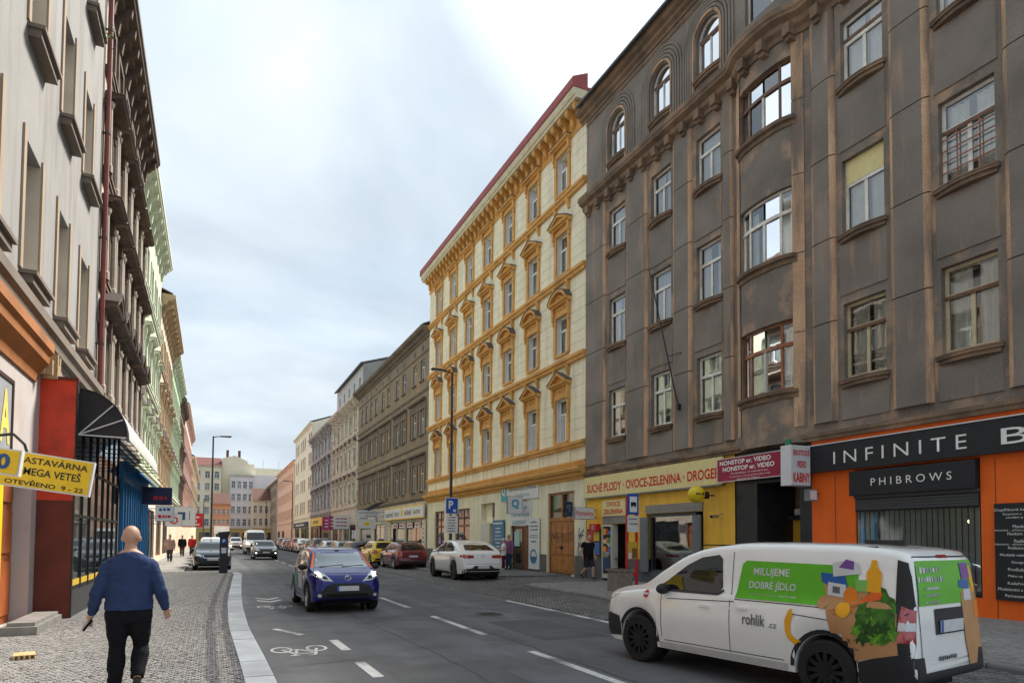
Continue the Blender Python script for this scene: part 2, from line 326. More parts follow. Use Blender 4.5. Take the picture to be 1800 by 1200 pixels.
# right side: setts in the parking strip, flush crossing, pavement
PAVR = structure(ribbon('pavement_right', MATS['mosaic paving beyond'], lambda y: interp(KR, y)+.19, lambda y: 15.4, [-6, 0, 5, 10, 14, 17, 20, 20.6, 21.0], -.02, ZR))
XS = structure(ribbon('crossing_right', MORTAR, lambda y: 10.0, lambda y: 15.4, [21.0, 25.5], -.02, .02))
PF = structure(ribbon('pavement_right_far', SETT_FAR, lambda y: 10.19, lambda y: 15.4, [25.5, 60, 300], -.02, ZR))
kerb('kerb_right', KR, -2, 20.95, .18, ZR+.004, KERBDK, .9, -1)
kerb('kerb_right_far', [(25.5, 10.0), (100, 10.0)], 25.5, 80, .18, ZR+.004, KERBDK, .9, -1)
PS = structure(ribbon('parking_strip_right', MORTAR, lambda y: 7.36, lambda y: min(interp(KR, y), 10.0), [-6, 0, 5, 10, 14, 17, 20, 20.6, 25.5], -.018, .004))
PS2 = structure(ribbon('parking_strip_far', SETT_FAR, lambda y: 7.9, lambda y: 10.0, [25.5, 60, 200], -.018, .010))
def setts(x0f, x1f, y0, y1, s, zt, name, par, shade=.15):
    cells = []; y = y0; row = 0
    while y < y1:
        x = x0f(y)+(row % 2)*s*.5
        while x < x1f(y)-s*.6:
            b = shade*(1+.35*noise.noise(Vector((x*.6, y*.6, 9))))*rr.uniform(.72, 1.28)
            cells.append((x+s/2, y, s*.47*rr.uniform(.9, 1), s*.47*rr.uniform(.88, 1), rr.uniform(-.06, .06), (b*1.02, b, b*.97))); x += s
        y += s; row += 1
    cobbles(name, cells, par, zt, .03)
setts(lambda y: 7.4, lambda y: min(interp(KR, y), 9.98), 3.5, 25.4, .105, .026, 'granite_setts', PS)
setts(lambda y: 10.02, lambda y: 14.4, 21.05, 25.4, .11, .045, 'granite_setts', XS, .17)
# pale slabs down the middle of the right pavement
cells = []
y = 4.0
while y < 20.9:
    x = interp(KR, y)+.2
    while x < 14.5:
        b = .27*rr.uniform(.8, 1.15)*(1+.2*noise.noise(Vector((x, y, 2)))); cells.append((x+.05, y, .047, .047, rr.uniform(-.05, .05), (b, b*.97, b*.93))); x += .1
    y += .1
cobbles('cobble_mosaic', cells, PAVR, ZR+.012, .02)
# painted markings
def mark(name, pts, z=.004):
    return MB().add([(x, y, z) for x, y in pts], [tuple(range(len(pts)))]).build(name, LINE, ROAD)
y = 5.75
for k in range(18):
    mark('centre_dash', [(4.27, y), (4.40, y), (4.40, y+3.0), (4.27, y+3.0)]); y += 4.77
mark('parking_line', [(7.22, 1.0), (7.35, 1.0), (7.35, 16.2), (7.22, 16.2)])
for y in (17.9, 19.6, 21.2): mark('edge_dash', [(7.6, y), (7.72, y), (7.72, y+.8), (7.6, y+.8)])
for y in (3.7, 5.75, 7.81, 9.87): mark('lane_dash', [(1.78, y), (1.92, y), (1.90, y+1.05), (1.76, y+1.05)])
mark('taper_dash', [(1.02, 12.62), (1.12, 12.66), (1.50, 11.72), (1.38, 11.66)])
mark('edge_dash', [(4.27, -2), (4.40, -2), (4.40, 4.2), (4.27, 4.2)])
def bike(cx, cy, s=1.0):
    mb = MB(); z = .004
    def seg(a, b, w=.045):
        a, b = Vector(a), Vector(b); d = (b-a).normalized(); n = Vector((-d.y, d.x))*w/2; mb.add([(*(a+n), z), (*(b+n), z), (*(b-n), z), (*(a-n), z)], [(0, 1, 2, 3)])
    def P(u, v): return (cx+u*s, cy-v*1.7*s)            # v grows towards the camera: the symbol faces the oncoming lane
    for wx in (-.27, .27):
        n = 20; vs = []
        for i in range(n):
            t = 2*pi*i/n; vs += [(cx+(wx+.17*cos(t))*s, cy+.17*1.7*sin(t)*s, z), (cx+(wx+.125*cos(t))*s, cy+.125*1.7*sin(t)*s, z)]
        mb.add(vs, [(2*i, 2*((i+1) % n), 2*((i+1) % n)+1, 2*i+1) for i in range(n)])
    z = .0045
    seg(P(-.27, 0), P(-.03, 0)); seg(P(-.27, 0), P(-.10, .26)); seg(P(-.03, 0), P(-.10, .26)); seg(P(-.10, .26), P(.18, .26)); seg(P(-.03, 0), P(.20, .24)); seg(P(.27, 0), P(.17, .36)); seg(P(.17, .36), P(.07, .37)); seg(P(-.10, .26), P(-.12, .34)); seg(P(-.19, .345), P(-.05, .345))
    return mb.build('bicycle_symbol', LINE, ROAD)
bike(1.22, 10.22, .92); bike(1.42, 16.75, .92)
for y in (18.0, 18.75):
    mark('chevron', [(1.12, y+.35), (1.42, y-.15), (1.42, y+.10), (1.12, y+.60)]); mark('chevron', [(1.72, y+.35), (1.72, y+.60), (1.42, y+.10), (1.42, y-.15)])
# tar seams and repair patches
TAR = mat('tar seam', (.022, .022, .024), .55, .2, 8); PATCH = mat('newer asphalt patch', (.090, .092, .097), .85, .2, 1.2, bump=.3, bscale=110, fine=.14); PATCH2 = mat('older asphalt patch', (.105, .106, .108), .85, .2, 1.2, bump=.3, bscale=110, fine=.14)
for x0, y0, x1, y1, m in ((5.0, 9.6, 6.3, 12.2, PATCH), (2.3, 20.5, 3.6, 25, PATCH), (5.2, 17.4, 6.9, 23.5, PATCH2), (2.0, 5.5, 3.4, 8.4, PATCH2), (4.6, 28, 7.0, 34, PATCH)):
    r_ = random.Random(int(x0*10)); pts = [(x0, y0), (x1, y0+r_.uniform(-.1, .1)), (x1+r_.uniform(-.08, .08), y1), (x0+r_.uniform(-.08, .08), y1)]
    MB().add([(x, y, .002) for x, y in pts], [(0, 1, 2, 3)]).build('repair_patch', m, ROAD)
def seam(pts, w=.02):
    mb = MB(); r_ = random.Random(int(pts[0][1]*7))
    P_ = []
    for (a, b), (c, d) in zip(pts[:-1], pts[1:]):
        n = max(2, int(math.hypot(c-a, d-b)/.25))
        for i in range(n): P_.append((a+(c-a)*i/n+r_.uniform(-.025, .025), b+(d-b)*i/n))
    P_.append(pts[-1])
    for p, q in zip(P_[:-1], P_[1:]):
        d = Vector((q[0]-p[0], q[1]-p[1])).normalized(); k = w*r_.uniform(.5, 1.2)/2; mb.add([(p[0]-d.y*k, p[1]+d.x*k, .003), (p[0]+d.y*k, p[1]-d.x*k, .003), (q[0]+d.y*k, q[1]-d.x*k, .003), (q[0]-d.y*k, q[1]+d.x*k, .003)], [(0, 1, 2, 3)])
    mb.build('tar_seam', TAR, ROAD)
seam([(4.55, 2), (4.5, 12), (4.62, 30), (4.5, 60)]); seam([(.8, 13.6), (2.4, 13.9), (4.4, 13.5)]); seam([(2.9, 3), (3.0, 9), (2.8, 14), (2.95, 20)]); seam([(4.5, 24.2), (6.9, 24.6)]); seam([(1.0, 8.9), (2.0, 9.1), (3.0, 8.8)], .014)
# drain and manhole
mh = MB().lathe([(.001, .012), (.27, .012), (.31, .010), (.32, .0)], 28); 
for i in range(-3, 4): mh.box(-.2, .2, i*.07-.012, i*.07+.012, .012, .017)
IRON = mat('cast iron', (.07, .068, .065), .6, .2, 10, obj=True, metal=.4)
o = mh.build('manhole_cover', IRON, ROAD, (5.6, 13.4, .002)); o2 = mh.build('manhole_cover', IRON, ROAD, (3.2, 24, .002))
# ================================================================ BUILDING KIT  (local frame: x along the front, -y to the street, z up)
XR, XL = 14.6, -3.05
def cuts(vals, extra=()):
    r = []
    for v in sorted(list(vals)+list(extra)):
        if not r or v-r[-1] > 1e-5: r.append(v)
    return r
def wall_mb(x0, x1, z0, z1, holes, depth=.3, warp=None, step=None, y=0., mb=None):
    mb = mb or MB(); W = warp or (lambda x: 0.)
    hx = [v for h in holes for v in h[:2]]; hz = [v for h in holes for v in h[2:4]]
    ex = []
    if step: k = int((x1-x0)/step); ex = [x0+(x1-x0)*i/k for i in range(1, k)]
    xs = cuts([x0, x1]+hx, ex); zs = cuts([z0, z1]+hz)
    pt = lambda x, z, d=0.: (x, y-W(x)+d, z)
    for a, b in zip(xs[:-1], xs[1:]):
        for c, d in zip(zs[:-1], zs[1:]):
            mx, mz = (a+b)/2, (c+d)/2
            if any(h[0] < mx < h[1] and h[2] < mz < h[3] for h in holes): continue
            mb.add([pt(a, c), pt(b, c), pt(b, d), pt(a, d)], [(0, 1, 2, 3)])
    for h in holes:
        a, b, c, d = h[:4]; arch = len(h) > 4 and h[4]
        seg = [x for x in xs if a-1e-6 <= x <= b+1e-6]
        for p, q in zip(seg[:-1], seg[1:]):
            mb.add([pt(p, c), pt(q, c), pt(q, c, depth), pt(p, c, depth)], [(0, 1, 2, 3)])
            if not arch: mb.add([pt(p, d), pt(q, d), pt(q, d, depth), pt(p, d, depth)], [(0, 1, 2, 3)])
        top = d-(b-a)/2 if arch else d
        for x in (a, b): mb.add([pt(x, c), pt(x, top), pt(x, top, depth), pt(x, c, depth)], [(0, 1, 2, 3)])
        if arch:
            r = (b-a)/2; cx = (a+b)/2; n = 12
            A = [(cx+r*cos(pi*i/n), top+r*sin(pi*i/n)) for i in range(n+1)]
            for i in range(n):
                p, q = A[i], A[i+1]; mb.add([pt(*p), pt(*q), pt(*q, depth), pt(*p, depth)], [(0, 1, 2, 3)])
                cr = (b, d) if i < n/2 else (a, d); mb.add([pt(*p), pt(*q), pt(*cr)], [(0, 1, 2)])
            # middle cell at the crown is closed by the two fans
    return mb
def band_mb(x0, x1, prof, warp=None, step=.2, mb=None):
    """moulding: profile [(proud, z)...] from wall out and back, swept along x"""
    mb = mb or MB(); W = warp or (lambda x: 0.); n = max(1, int((x1-x0)/step)) if warp else 1; k = len(prof); vs = []
    for i in range(n+1):
        x = x0+(x1-x0)*i/n
        for p, z in prof: vs.append((x, -W(x)-p, z))
    fs = [(i*k+j, (i+1)*k+j, (i+1)*k+(j+1) % k, i*k+(j+1) % k) for i in range(n) for j in range(k)]
    fs += [tuple(range(k)), tuple(range(n*k+k-1, n*k-1, -1))]
    return mb.add(vs, fs)
def cornice(z0, z1, d, back=.02):
    h = z1-z0
    return [(-back, z0), (d*.12, z0), (d*.18, z0+h*.18), (d*.45, z0+h*.30), (d*.5, z0+h*.5), (d*.88, z0+h*.62), (d*.92, z0+h*.72), (d, z0+h*.78), (d, z1), (-back, z1+.06)]
def string(z0, z1, d): return [(-.02, z0), (d*.6, z0), (d*.7, z0+(z1-z0)*.4), (d, z0+(z1-z0)*.55), (d, z1), (-.02, z1+.03)]
def frame_mb(w, h, style='T', t=.065, dep=.06, arch=False, warp=None):
    """window joinery at origin bottom centre; returns frame MB and pane rectangles"""
    mb = MB(); x = w/2
    top = h-x if arch else h
    tz = {'T': .66*h, 'A': top, 'H': .60*h}.get(style, None)
    mb.box(-x, -x+t, 0, dep, 0, top); mb.box(x-t, x, 0, dep, 0, top); mb.box(-x+t, x-t, 0, dep, 0, t*1.2)
    panes = []
    if arch:
        n = 12
        for i in range(n):
            a, b = pi*i/n, pi*(i+1)/n
            P = [(r*cos(q), top+r*sin(q)) for r, q in ((x, a), (x, b), (x-t, b), (x-t, a))]; mb.prism(P, 0, dep, 'y')
        mb.box(-x+t, x-t, -.012, dep, top-t*.6, top+t*.6); mb.box(-t*.55, t*.55, .005, dep, t*1.2, top-t*.6)
        panes = [('arc', x-t, top+t*.6), (-x+t, -t*.55, t*1.2, top-t*.6), (t*.55, x-t, t*1.2, top-t*.6)]
    else:
        mb.box(-x+t, x-t, 0, dep, h-t, h)
        if tz:
            mb.box(-x+t, x-t, -.012, dep, tz-t*.6, tz+t*.6); mb.box(-t*.55, t*.55, .005, dep, t*1.2, tz-t*.6)
            panes = [(-x+t, x-t, tz+t*.6, h-t), (-x+t, -t*.55, t*1.2, tz-t*.6), (t*.55, x-t, t*1.2, tz-t*.6)]
        else: panes = [(-x+t, x-t, t*1.2, h-t)]
    return mb, panes
def pane_mesh(p, m, y=.03):
    mb = MB()
    if p[0] == 'arc':
        r, z = p[1], p[2]; n = 12; mb.add([(r*cos(pi*i/n), y, z+r*sin(pi*i/n)*.98) for i in range(n+1)], [tuple(range(n+1))])
    else: mb.add([(p[0], y, p[2]), (p[1], y, p[2]), (p[1], y, p[3]), (p[0], y, p[3])], [(0, 1, 2, 3)])
    return mb.mesh('pane', m)
def curtain_mesh(w, h, m, gap=.0, seed=1):
    """hanging folds, optionally drawn apart in the middle"""
    r = random.Random(seed); mb = MB(); n = 40
    for a, b in ((-w/2, -gap/2), (gap/2, w/2)) if gap > .01 else ((-w/2, w/2),):
        vs = []; k = max(8, int(n*(b-a)/w)); ph = r.uniform(0, 6)
        for i in range(k+1):
            x = a+(b-a)*i/k; y = .035*sin(ph+i*1.25)+.02*sin(i*.6+ph*2); vs += [(x, y, 0), (x, y*.7, h)]
        mb.add(vs, [(2*i, 2*i+2, 2*i+3, 2*i+1) for i in range(k)])
    me = mb.mesh('curtain', m); smooth_mesh(me, 80); return me
class Kit:
    """one window type: meshes shared by all its copies"""
    def __init__(s, w, h, style='T', fm=None, gm=None, split=True, arch=False, sill=None, sm=None, sill_d=.16, t=.065, curtains=None):
        f, panes = frame_mb(w, h, style, t, arch=arch); s.frame = f.mesh('window', fm); s.w, s.h = w, h
        if split: s.panes = [pane_mesh(p, gm) for p in panes]
        else:
            s.panes = [pane_mesh((-w/2+t, w/2-t, t, h-t), gm, .045)]
        s.sill = None
        if sill == 'flat': s.sill = MB().box(-w/2-.06, w/2+.06, -sill_d, .22, -.09, -.004).mesh('sill', sm)
        if sill == 'bow':
            n = 10; prof = [(-w/2-.10, .2)]+[(-w/2-.10+(w+.2)*i/n, -.10-sill_d*sin(pi*i/n)) for i in range(n+1)]+[(w/2+.10, .2)]
            mb = MB().prism(prof, -.13, -.07, 'z').prism([(x*.93, y+.05) for x, y in prof], -.22, -.131, 'z').prism([(x, y-.015) for x, y in prof], -.069, -.035, 'z'); s.sill = mb.mesh('sill', sm)
        s.curtains = curtains or []
    def place(s, bld, x, z, y=.14, rnd=None, extra=()):
        o = put('window', s.frame, bld, (x, y, z))
        for p in s.panes: put('pane', p, o)
        if s.sill: put('sill', s.sill, o, (0, -y, 0))
        if s.curtains:
            c = rnd.choice(s.curtains) if rnd else s.curtains[0]
            if c: put('curtain', c, o, (0, .16, .05))
        for nm, me in extra: put(nm, me, o, (0, -y, 0))
        return o
def shell(b, L, H, D, sm, rm, front=.35, ridge=2.6, y0=.32, gable=None):
    """party walls, back wall and pitched roof"""
    mb = MB(); zr = H+ridge
    for x in (.01, L-.01): mb.add([(x, y0*.1+.02, 0), (x, D, 0), (x, D, H), (x, D/2, zr), (x, .02, H)], [(0, 1, 2, 3, 4)])
    mb.add([(0, D, 0), (L, D, 0), (L, D, H), (0, D, H)], [(0, 1, 2, 3)]); mb.build('party_wall', sm, b)
    MB().prism([(-front, H+.02), (D/2, zr+.02), (D+.3, H+.02), (D+.3, H+.12), (D/2, zr+.14), (-front, H+.12)], 0.0, L, 'x').build('roof', rm, b)
def surround(style, w, h, deep=.25, t=.16, proud=.07):
    fz = {'flat': .10, 'tri2': .10, 'seg': .30, 'tri': .34}.get(style, .3)
    """returns list of (name, MB) pieces around an opening, origin bottom centre, wall at y=0"""
    a = w/2; S = MB(); res = []
    if style in ('none',): return res
    S.box(-a-t, -a, -proud, .01, -.02, h+.0); S.box(a, a+t, -proud, .01, -.02, h+.0); S.box(-a-t, a+t, -proud, .01, h, h+t)
    if style in ('frame',): return [('surround', S)]
    zt = h+t
    S.box(-a-t*.8, a+t*.8, -proud*.6, .01, zt, zt+fz)                      # frieze
    for sx in (-1, 1): S.box(sx*(a+t*.95)-.07, sx*(a+t*.95)+.07, -proud-.10, .01, zt-.30, zt+fz-.01); S.box(sx*(a+t*.95)-.05, sx*(a+t*.95)+.05, -proud-.05, .01, zt-.52, zt-.30)
    for i in range(5 if fz > .2 else 0): q = -a*.7+i*a*.35; S.sphere((q, -proud*.7, zt+.14+.06*((i+1) % 2)), .085, 6, 4, (1, .6, 1))
    zf = zt+fz; e = a+t+.16
    P = MB()
    band_mb(-e, e, [(-.02, zf), (deep*.5, zf), (deep*.6, zf+.06), (deep*.9, zf+.08), (deep, zf+.16), (-.02, zf+.18)], mb=P)
    C = MB()
    if style == 'flat': C.box(-e-.02, e+.02, -deep-.02, .01, zf+.17, zf+.20)
    if style == 'tri' or style == 'tri2':
        hp = .50 if style == 'tri' else .40; zb = zf+.165
        for sx in (-1, 1):
            P.prism([(sx*e, zb), (sx*(e-.20), zb), (0, zb+hp-.14), (0, zb+hp)], -deep, .01, 'y'); C.prism([(sx*(e+.03), zb), (0, zb+hp), (0, zb+hp+.035), (sx*(e+.03), zb+.04)], -deep-.03, .01, 'y')
        P.prism([(-e+.2, zb), (e-.2, zb), (0, zb+hp-.14)], -deep*.35, .01, 'y')
        if style == 'tri2':
            for i in range(5): q = (-.5+i*.25)*a; P.sphere((q, -deep*.5, zb+.09+.06*(2-abs(i-2))), .08, 6, 4)
    if style == 'seg':
        zb = zf+.165; n = 10; hp = .52; R = (e*e+hp*hp)/(2*hp); cz = zb+hp-R; t0 = math.asin(e/R)
        def arc(r, i): q = -t0+2*t0*i/n; return (r*sin(q), cz+r*cos(q))
        for i in range(n):
            p0, p1, q1, q0 = arc(R, i), arc(R, i+1), arc(R-.14, i+1), arc(R-.14, i); P.prism([q0, q1, p1, p0], -deep, .01, 'y')
            C.prism([arc(R, i), arc(R, i+1), arc(R+.035, i+1), arc(R+.035, i)], -deep-.03, .01, 'y')
        P.prism([(max(-e+.1, min(e-.1, arc(R-.14, i)[0])), max(zb, arc(R-.14, i)[1])) for i in range(n+1)], -deep*.3, .01, 'y')
        for i in range(5): q = (-.5+i*.25)*a; P.sphere((q, -deep*.4, zb+.12+.07*(2-abs(i-2))), .10, 6, 4)
    res = [('surround', S), ('pediment', P)]
    if C.v: res.append(('capping', C))
    return res
def place_right(name, label, Y0): return thing(name, label, 'building', (XR, Y0, 0), -pi/2)
def place_left(name, label, Y0): return thing(name, label, 'building', (XL if Y0 < 30 else -3.2, Y0, 0), pi/2)
LEAD = mat('dark roof metal', (.10, .075, .07), .5, .2, 4, obj=True)
ROOFRED = mat('red roof sheet', (.33, .06, .055), .55, .12, 2); TILE = mat('brown roof tiles', (.13, .058, .042), .8, .2, 6); SLATE = mat('grey roof', (.12, .12, .125), .7, .2, 4)
def generic(root, L, H, gh, cols, floors, ww, wallm, trimm, groundm, framem=WHITE, glassm=None, style='T', deep=.25, split=False, roofm=TILE, D=11, corn=.6, corn_h=.8, ground=(), bandz=(), capm=None, sidem=None, sillm=None, ridge=2.6, brackets=0, win_y=.14, sill_d=.14, pil=None, quoin=None, depth=.26, curtains=None):
    """facade with real openings; floors = [(sill, head, surround style)]"""
    glassm = glassm or GLASSM; rn = random.Random(int(L*100)); sidem = sidem or wallm
    holes = [(c-ww/2, c+ww/2, f[0], f[1]) for f in floors for c in cols]
    wall_mb(0, L, gh, H, holes, depth).build('wall', wallm, root)
    gholes = [g[:4] for g in ground]
    wall_mb(0, L, 0, gh, gholes, .35).build('ground_floor_wall', groundm, root)
    for a, b, c, d, kind, m in ground:
        if kind == 'shop':
            o = MB().box(a, b, .10, .16, c, c+.06).box(a, b, .10, .16, d-.06, d).box(a, a+.06, .10, .16, c+.06, d-.06).box(b-.06, b, .10, .16, c+.06, d-.06).box((a+b)/2-.03, (a+b)/2+.03, .10, .16, c+.06, d-.06).build('shop_window', m, root)
            MB().box(a+.05, b-.05, .125, .135, c+.05, d-.05).build('pane', GLASSD, o)
        else:
            o = MB().box(a, b, .16, .22, c, d).build('door', m, root)
            for i in range(2):
                x0 = a+.12+i*(b-a)/2; x1 = x0+(b-a)/2-.2
                for q0, q1 in ((.12, .42), (.47, .72), (.77, .94)): MB().box(x0, x1, .145, .16, c+(d-c)*q0, c+(d-c)*q1).build('panel', m, o)
    for f in floors:
        k = Kit(ww, f[1]-f[0], style, framem, glassm, split, sill='flat', sm=sillm or trimm, sill_d=sill_d, curtains=curtains)
        ex = [(n, mb.mesh(n, (capm or LEAD) if n == 'capping' else trimm)) for n, mb in surround(f[2], ww, f[1]-f[0], deep)]
        for c in cols: k.place(root, c, f[0], win_y, rn, ex)
    for z0, z1, d in bandz: band_mb(0, L, string(z0, z1, d)).build('string_course', trimm, root)
    band_mb(-.02, L+.02, cornice(H-corn_h, H, corn)).build('cornice', trimm, root)
    if brackets:
        bm_ = MB().prism([(0, H-corn_h*.45), (-corn*.8, H-corn_h*.45), (-corn*.75, H-corn_h*.75), (-corn*.3, H-corn_h*1.0), (-corn*.2, H-corn_h*1.55), (0, H-corn_h*1.6)], -.09, .09, 'x').mesh('bracket', trimm)
        for i in range(brackets): put('bracket', bm_, root, (L*(i+.5)/brackets, 0, 0))
    if quoin:
        q = MB().box(-.28, .28, -.06, .01, 0, .36).mesh('quoin', quoin)
        z = gh+.2
        while z < H-corn_h-.5: put('quoin', q, root, (.29, 0, z)); put('quoin', q, root, (L-.29, 0, z)); z += .72
    shell(root, L, H, D, sidem, roofm, front=corn*.8, ridge=ridge)
    return root

# ================================================================ RIGHT 1 : soot-dark apartment house
def dark_house():
    b = place_right('apartment_building', 'soot-dark roughcast apartment house with arched top windows above the orange shopfronts', 24.2)
    L = 21.0; SOOT = mat('sooty roughcast', (.232, .20, .172), .95, .22, .7, bump=.6, bscale=44, dirt=(.50, .33, .215), dirt_amt=.9, streak=True, fine=.11, dlo=.56, dhi=.80)
    BROWN = mat('bare brown render', (.56, .36, .225), .95, .2, .8, bump=.6, bscale=40, dirt=(.17, .145, .125), dirt_amt=.9, streak=True, fine=.14, dlo=.46, dhi=.62)
    STONE = mat('brown cornice render', (.28, .185, .12), .9, .25, 1.2, bump=.5, bscale=40, dirt=(.11, .09, .075), dirt_amt=.8, fine=.12, dlo=.42, dhi=.62)
    cols = [2.33, 5.17, 7.67, 13.25, 15.72, 18.6]; bx = 10.3; bw = 1.95; w = 1.16
    fl = [(5.78, 7.72), (9.52, 11.46), (13.40, 15.15)]
    def bow(x):
        d = abs(x-bx)
        if d > 1.45: return 0.
        t = min(1, (1.45-d)/.75); return .30*t*t*(3-2*t)+.08*max(0, 1-(d/.8)**2)
    holes = [(c-w/2, c+w/2, a, z) for a, z in fl for c in cols]+[(bx-bw/2, bx+bw/2, a+.05, z+.05) for a, z in fl]
    SOOTW = mat('patchy sooty roughcast', (.22, .188, .16), .95, .22, .7, bump=.6, bscale=44, dirt=(.50, .33, .215), dirt_amt=.85, fine=.11, dlo=.50, dhi=.66)
    wall_mb(0, L, 4.35, 16.4, holes, .26, bow, .12).build('wall', SOOTW, b)
    # upper storey with arched openings
    up = [(c-.56, c+.56, 17.2, 19.05, True) for c in cols[:3]+[17.0]]+[(bx-.95, bx+.95, 17.45, 19.2), (13.0, 14.1, 17.3, 19.1)]
    wall_mb(0, L, 16.4, 20.4, up, .26).build('attic_wall', SOOT, b)
    band_mb(-.02, L, cornice(15.72, 16.42, .46), bow, .12).build('main_cornice', STONE, b)
    dm = MB().box(-.12, .12, -.30, .02, 15.66, 15.98).box(-.09, .09, -.20, .02, 15.54, 15.66).mesh('dentil', STONE)
    for i in range(27): x = .4+i*.78; put('dentil', dm, b, (x, -bow(x), 0))
    band_mb(-.35, L, cornice(19.95, 20.5, .40)).build('top_cornice', STONE, b)
    band_mb(0, L, string(19.72, 19.84, .05)).build('string_course', STONE, b)
    # ribbed arches round the top windows
    for c in cols[:3]:
        for k, r in enumerate((.66, .79, .92, 1.05, 1.18)):
            mb = MB(); n = 14; top = 19.05-.56
            if r < 1.3:
                for i in range(n):
                    p = [(c+q*cos(t), top+q*sin(t)) for q, t in ((r-.045, pi*i/n), (r+.045, pi*i/n), (r+.045, pi*(i+1)/n), (r-.045, pi*(i+1)/n))]; mb.prism(p, -.075+.009*k, .02, 'y')
            for sx in (-1, 1):
                xx = c+sx*r
                mb.box(xx-.045, xx+.045, -.075+.009*k, .02, 16.43, top)
            mb.build('arch_rib', BROWN if k == 0 else SOOT, b)
    # pilaster panels between the window axes, split by joints
    zs = [4.75, 7.36, 9.55, 11.75, 13.86, 15.70]
    gaps = []; edges = [0]+[v for c in cols[:3] for v in (c-w/2-.17, c+w/2+.17)]+[bx-1.45, bx+1.45]+[v for c in cols[3:] for v in (c-w/2-.17, c+w/2+.17)]+[L]
    for i in range(0, len(edges), 2):
        a, c = edges[i], edges[i+1]
        if c-a < .2: continue
        e = min(.19, (c-a)*.25); n = 5; prof = []
        for j in range(n+1): t = pi/2*j/n; prof.append((a+e*(1-cos(t)), -.12*sin(t)))
        for j in range(n+1): t = pi/2*(1-j/n); prof.append((c-e*(1-cos(t)), -.12*sin(t)))
        for z0, z1 in zip(zs[:-1], zs[1:]):
            mb = MB(); k = len(prof); vs = [(x, y, z0+.014) for x, y in prof]+[(x, y, z1-.014) for x, y in prof]
            for j in range(k-1):
                mb.cm = 1 if (j < 4 or j >= k-5) else 0
                mb.add([vs[j], vs[j+1], vs[j+1+k], vs[j+k]], [(0, 1, 2, 3)])
            mb.cm = 0; mb.add(vs, [tuple(range(k)), tuple(range(2*k-1, k-1, -1))]); o = mb.build('wall_panel', [SOOT, BROWN], b, smooth=True)
    # apron panels under windows
    for c in cols:
        for z0, z1 in ((4.75, 5.5), (7.95, 9.25), (11.7, 13.12)):
            MB().prism([(c-w/2-.06, -.03), (c+w/2+.06, -.03), (c+w/2+.10, .01), (c-w/2-.10, .01)], z0, z1, 'z').build('wall_panel', SOOT, b)
    # narrow bare strips beside the bow
    for x in (bx-1.12, bx+1.12):
        for z0, z1 in zip(zs[:-1], zs[1:]):
            mb = MB(); n = 4
            for j in range(n): xa = x-.14+.28*j/n; xb = xa+.07; mb.add([(xa, -bow(xa)-.03, z0+.014), (xb, -bow(xb)-.03, z0+.014), (xb, -bow(xb)-.03, z1-.014), (xa, -bow(xa)-.03, z1-.014)], [(0, 1, 2, 3)])
            mb.build('wall_panel', BROWN, b)
    # windows
    WOODW = mat('flaking white joinery', (.82, .80, .74), .6, .12, 6, dirt=(.32, .22, .14), dirt_amt=.5); WOODB = mat('brown joinery', (.17, .085, .05), .55, .2, 6)
    WOODC = mat('cream joinery', (.55, .46, .30), .6, .15, 6); WOODR = mat('rust brown joinery', (.33, .12, .05), .55, .2, 6, dirt=(.5, .45, .4), dirt_amt=.4)
    rn = random.Random(5); cur = [curtain_mesh(w-.1, 1.8, CURTAIN, g, i) for i, g in enumerate((0, .18, .35, .1))]
    kits = [Kit(w, f[1]-f[0], 'T', fm, GLASS, True, sill='bow', sm=STONE, sill_d=.13, curtains=cur, t=.08) for f in fl for fm in (WOODW, WOODC)]
    for fi, f in enumerate(fl):
        for ci, c in enumerate(cols):
            k = kits[fi*2+(1 if ci >= 3 and fi == 0 else 0)]; o = k.place(b, c, f[0], .14, rn)
            if ci == 3 and fi == 1: MB().box(-w/2+.05, w/2-.05, -.02, -.013, 1.32, 1.92).build('blind_board', paint('pale yellow board', (.74, .64, .30)), o)
            if ci >= 3 and not (ci == 3 and fi == 1): MB().box(-w/2+.02, w/2-.02, -.03, -.012, 1.22, 1.30).build('transom', WOODB, o)
            if ci == 4 and fi == 1:                                                          # rusty bars in front of the lower casements
                for j in range(5): MB().box(-w/2, w/2, -.06, -.04, .08+j*.25, .105+j*.25).build('window_bar', WOODR, o)
                for x in (-.25, .22): MB().box(x-.012, x+.012, -.04, -.02, .0, 1.25).build('window_bar', WOODR, o)
    WK = Kit(1.12, 1.85, 'A', WOODW, GLASS, True, arch=True, sill='bow', sm=STONE, sill_d=.08, curtains=cur)
    for c in cols[:3]+[17.0]: 
        o = WK.place(b, c, 17.2, .14, rn); MB().box(-.5, .5, -.03, -.012, 1.24, 1.34).build('transom', WOODB, o)
    Kit(1.9, 1.75, 'T', WOODW, GLASS, True).place(b, bx, 17.45, .14); Kit(1.1, 1.8, 'T', WOODW, GLASS, True).place(b, 13.55, 17.3, .14)
    # bow windows: three lights following the curve
    for fi, f in enumerate(fl):
        fm = (WOODR, WOODW, WOODB)[fi]; z0, z1 = f[0]+.05, f[1]+.05; h = z1-z0; tz = z0+h*.66
        pt = lambda x, d, z: (x, -bow(x)+d, z)
        mb = MB()
        def bar(xa, xb, za, zb, d0=.12, d1=.19):
            n = max(1, int((xb-xa)/.15)); 
            for i in range(n):
                p, q = xa+(xb-xa)*i/n, xa+(xb-xa)*(i+1)/n
                vs = [pt(p, d0, za), pt(q, d0, za), pt(q, d1, za), pt(p, d1, za), pt(p, d0, zb), pt(q, d0, zb), pt(q, d1, zb), pt(p, d1, zb)]
                mb.add(vs, [(0,3,2,1),(4,5,6,7),(0,1,5,4),(1,2,6,5),(2,3,7,6),(3,0,4,7)])
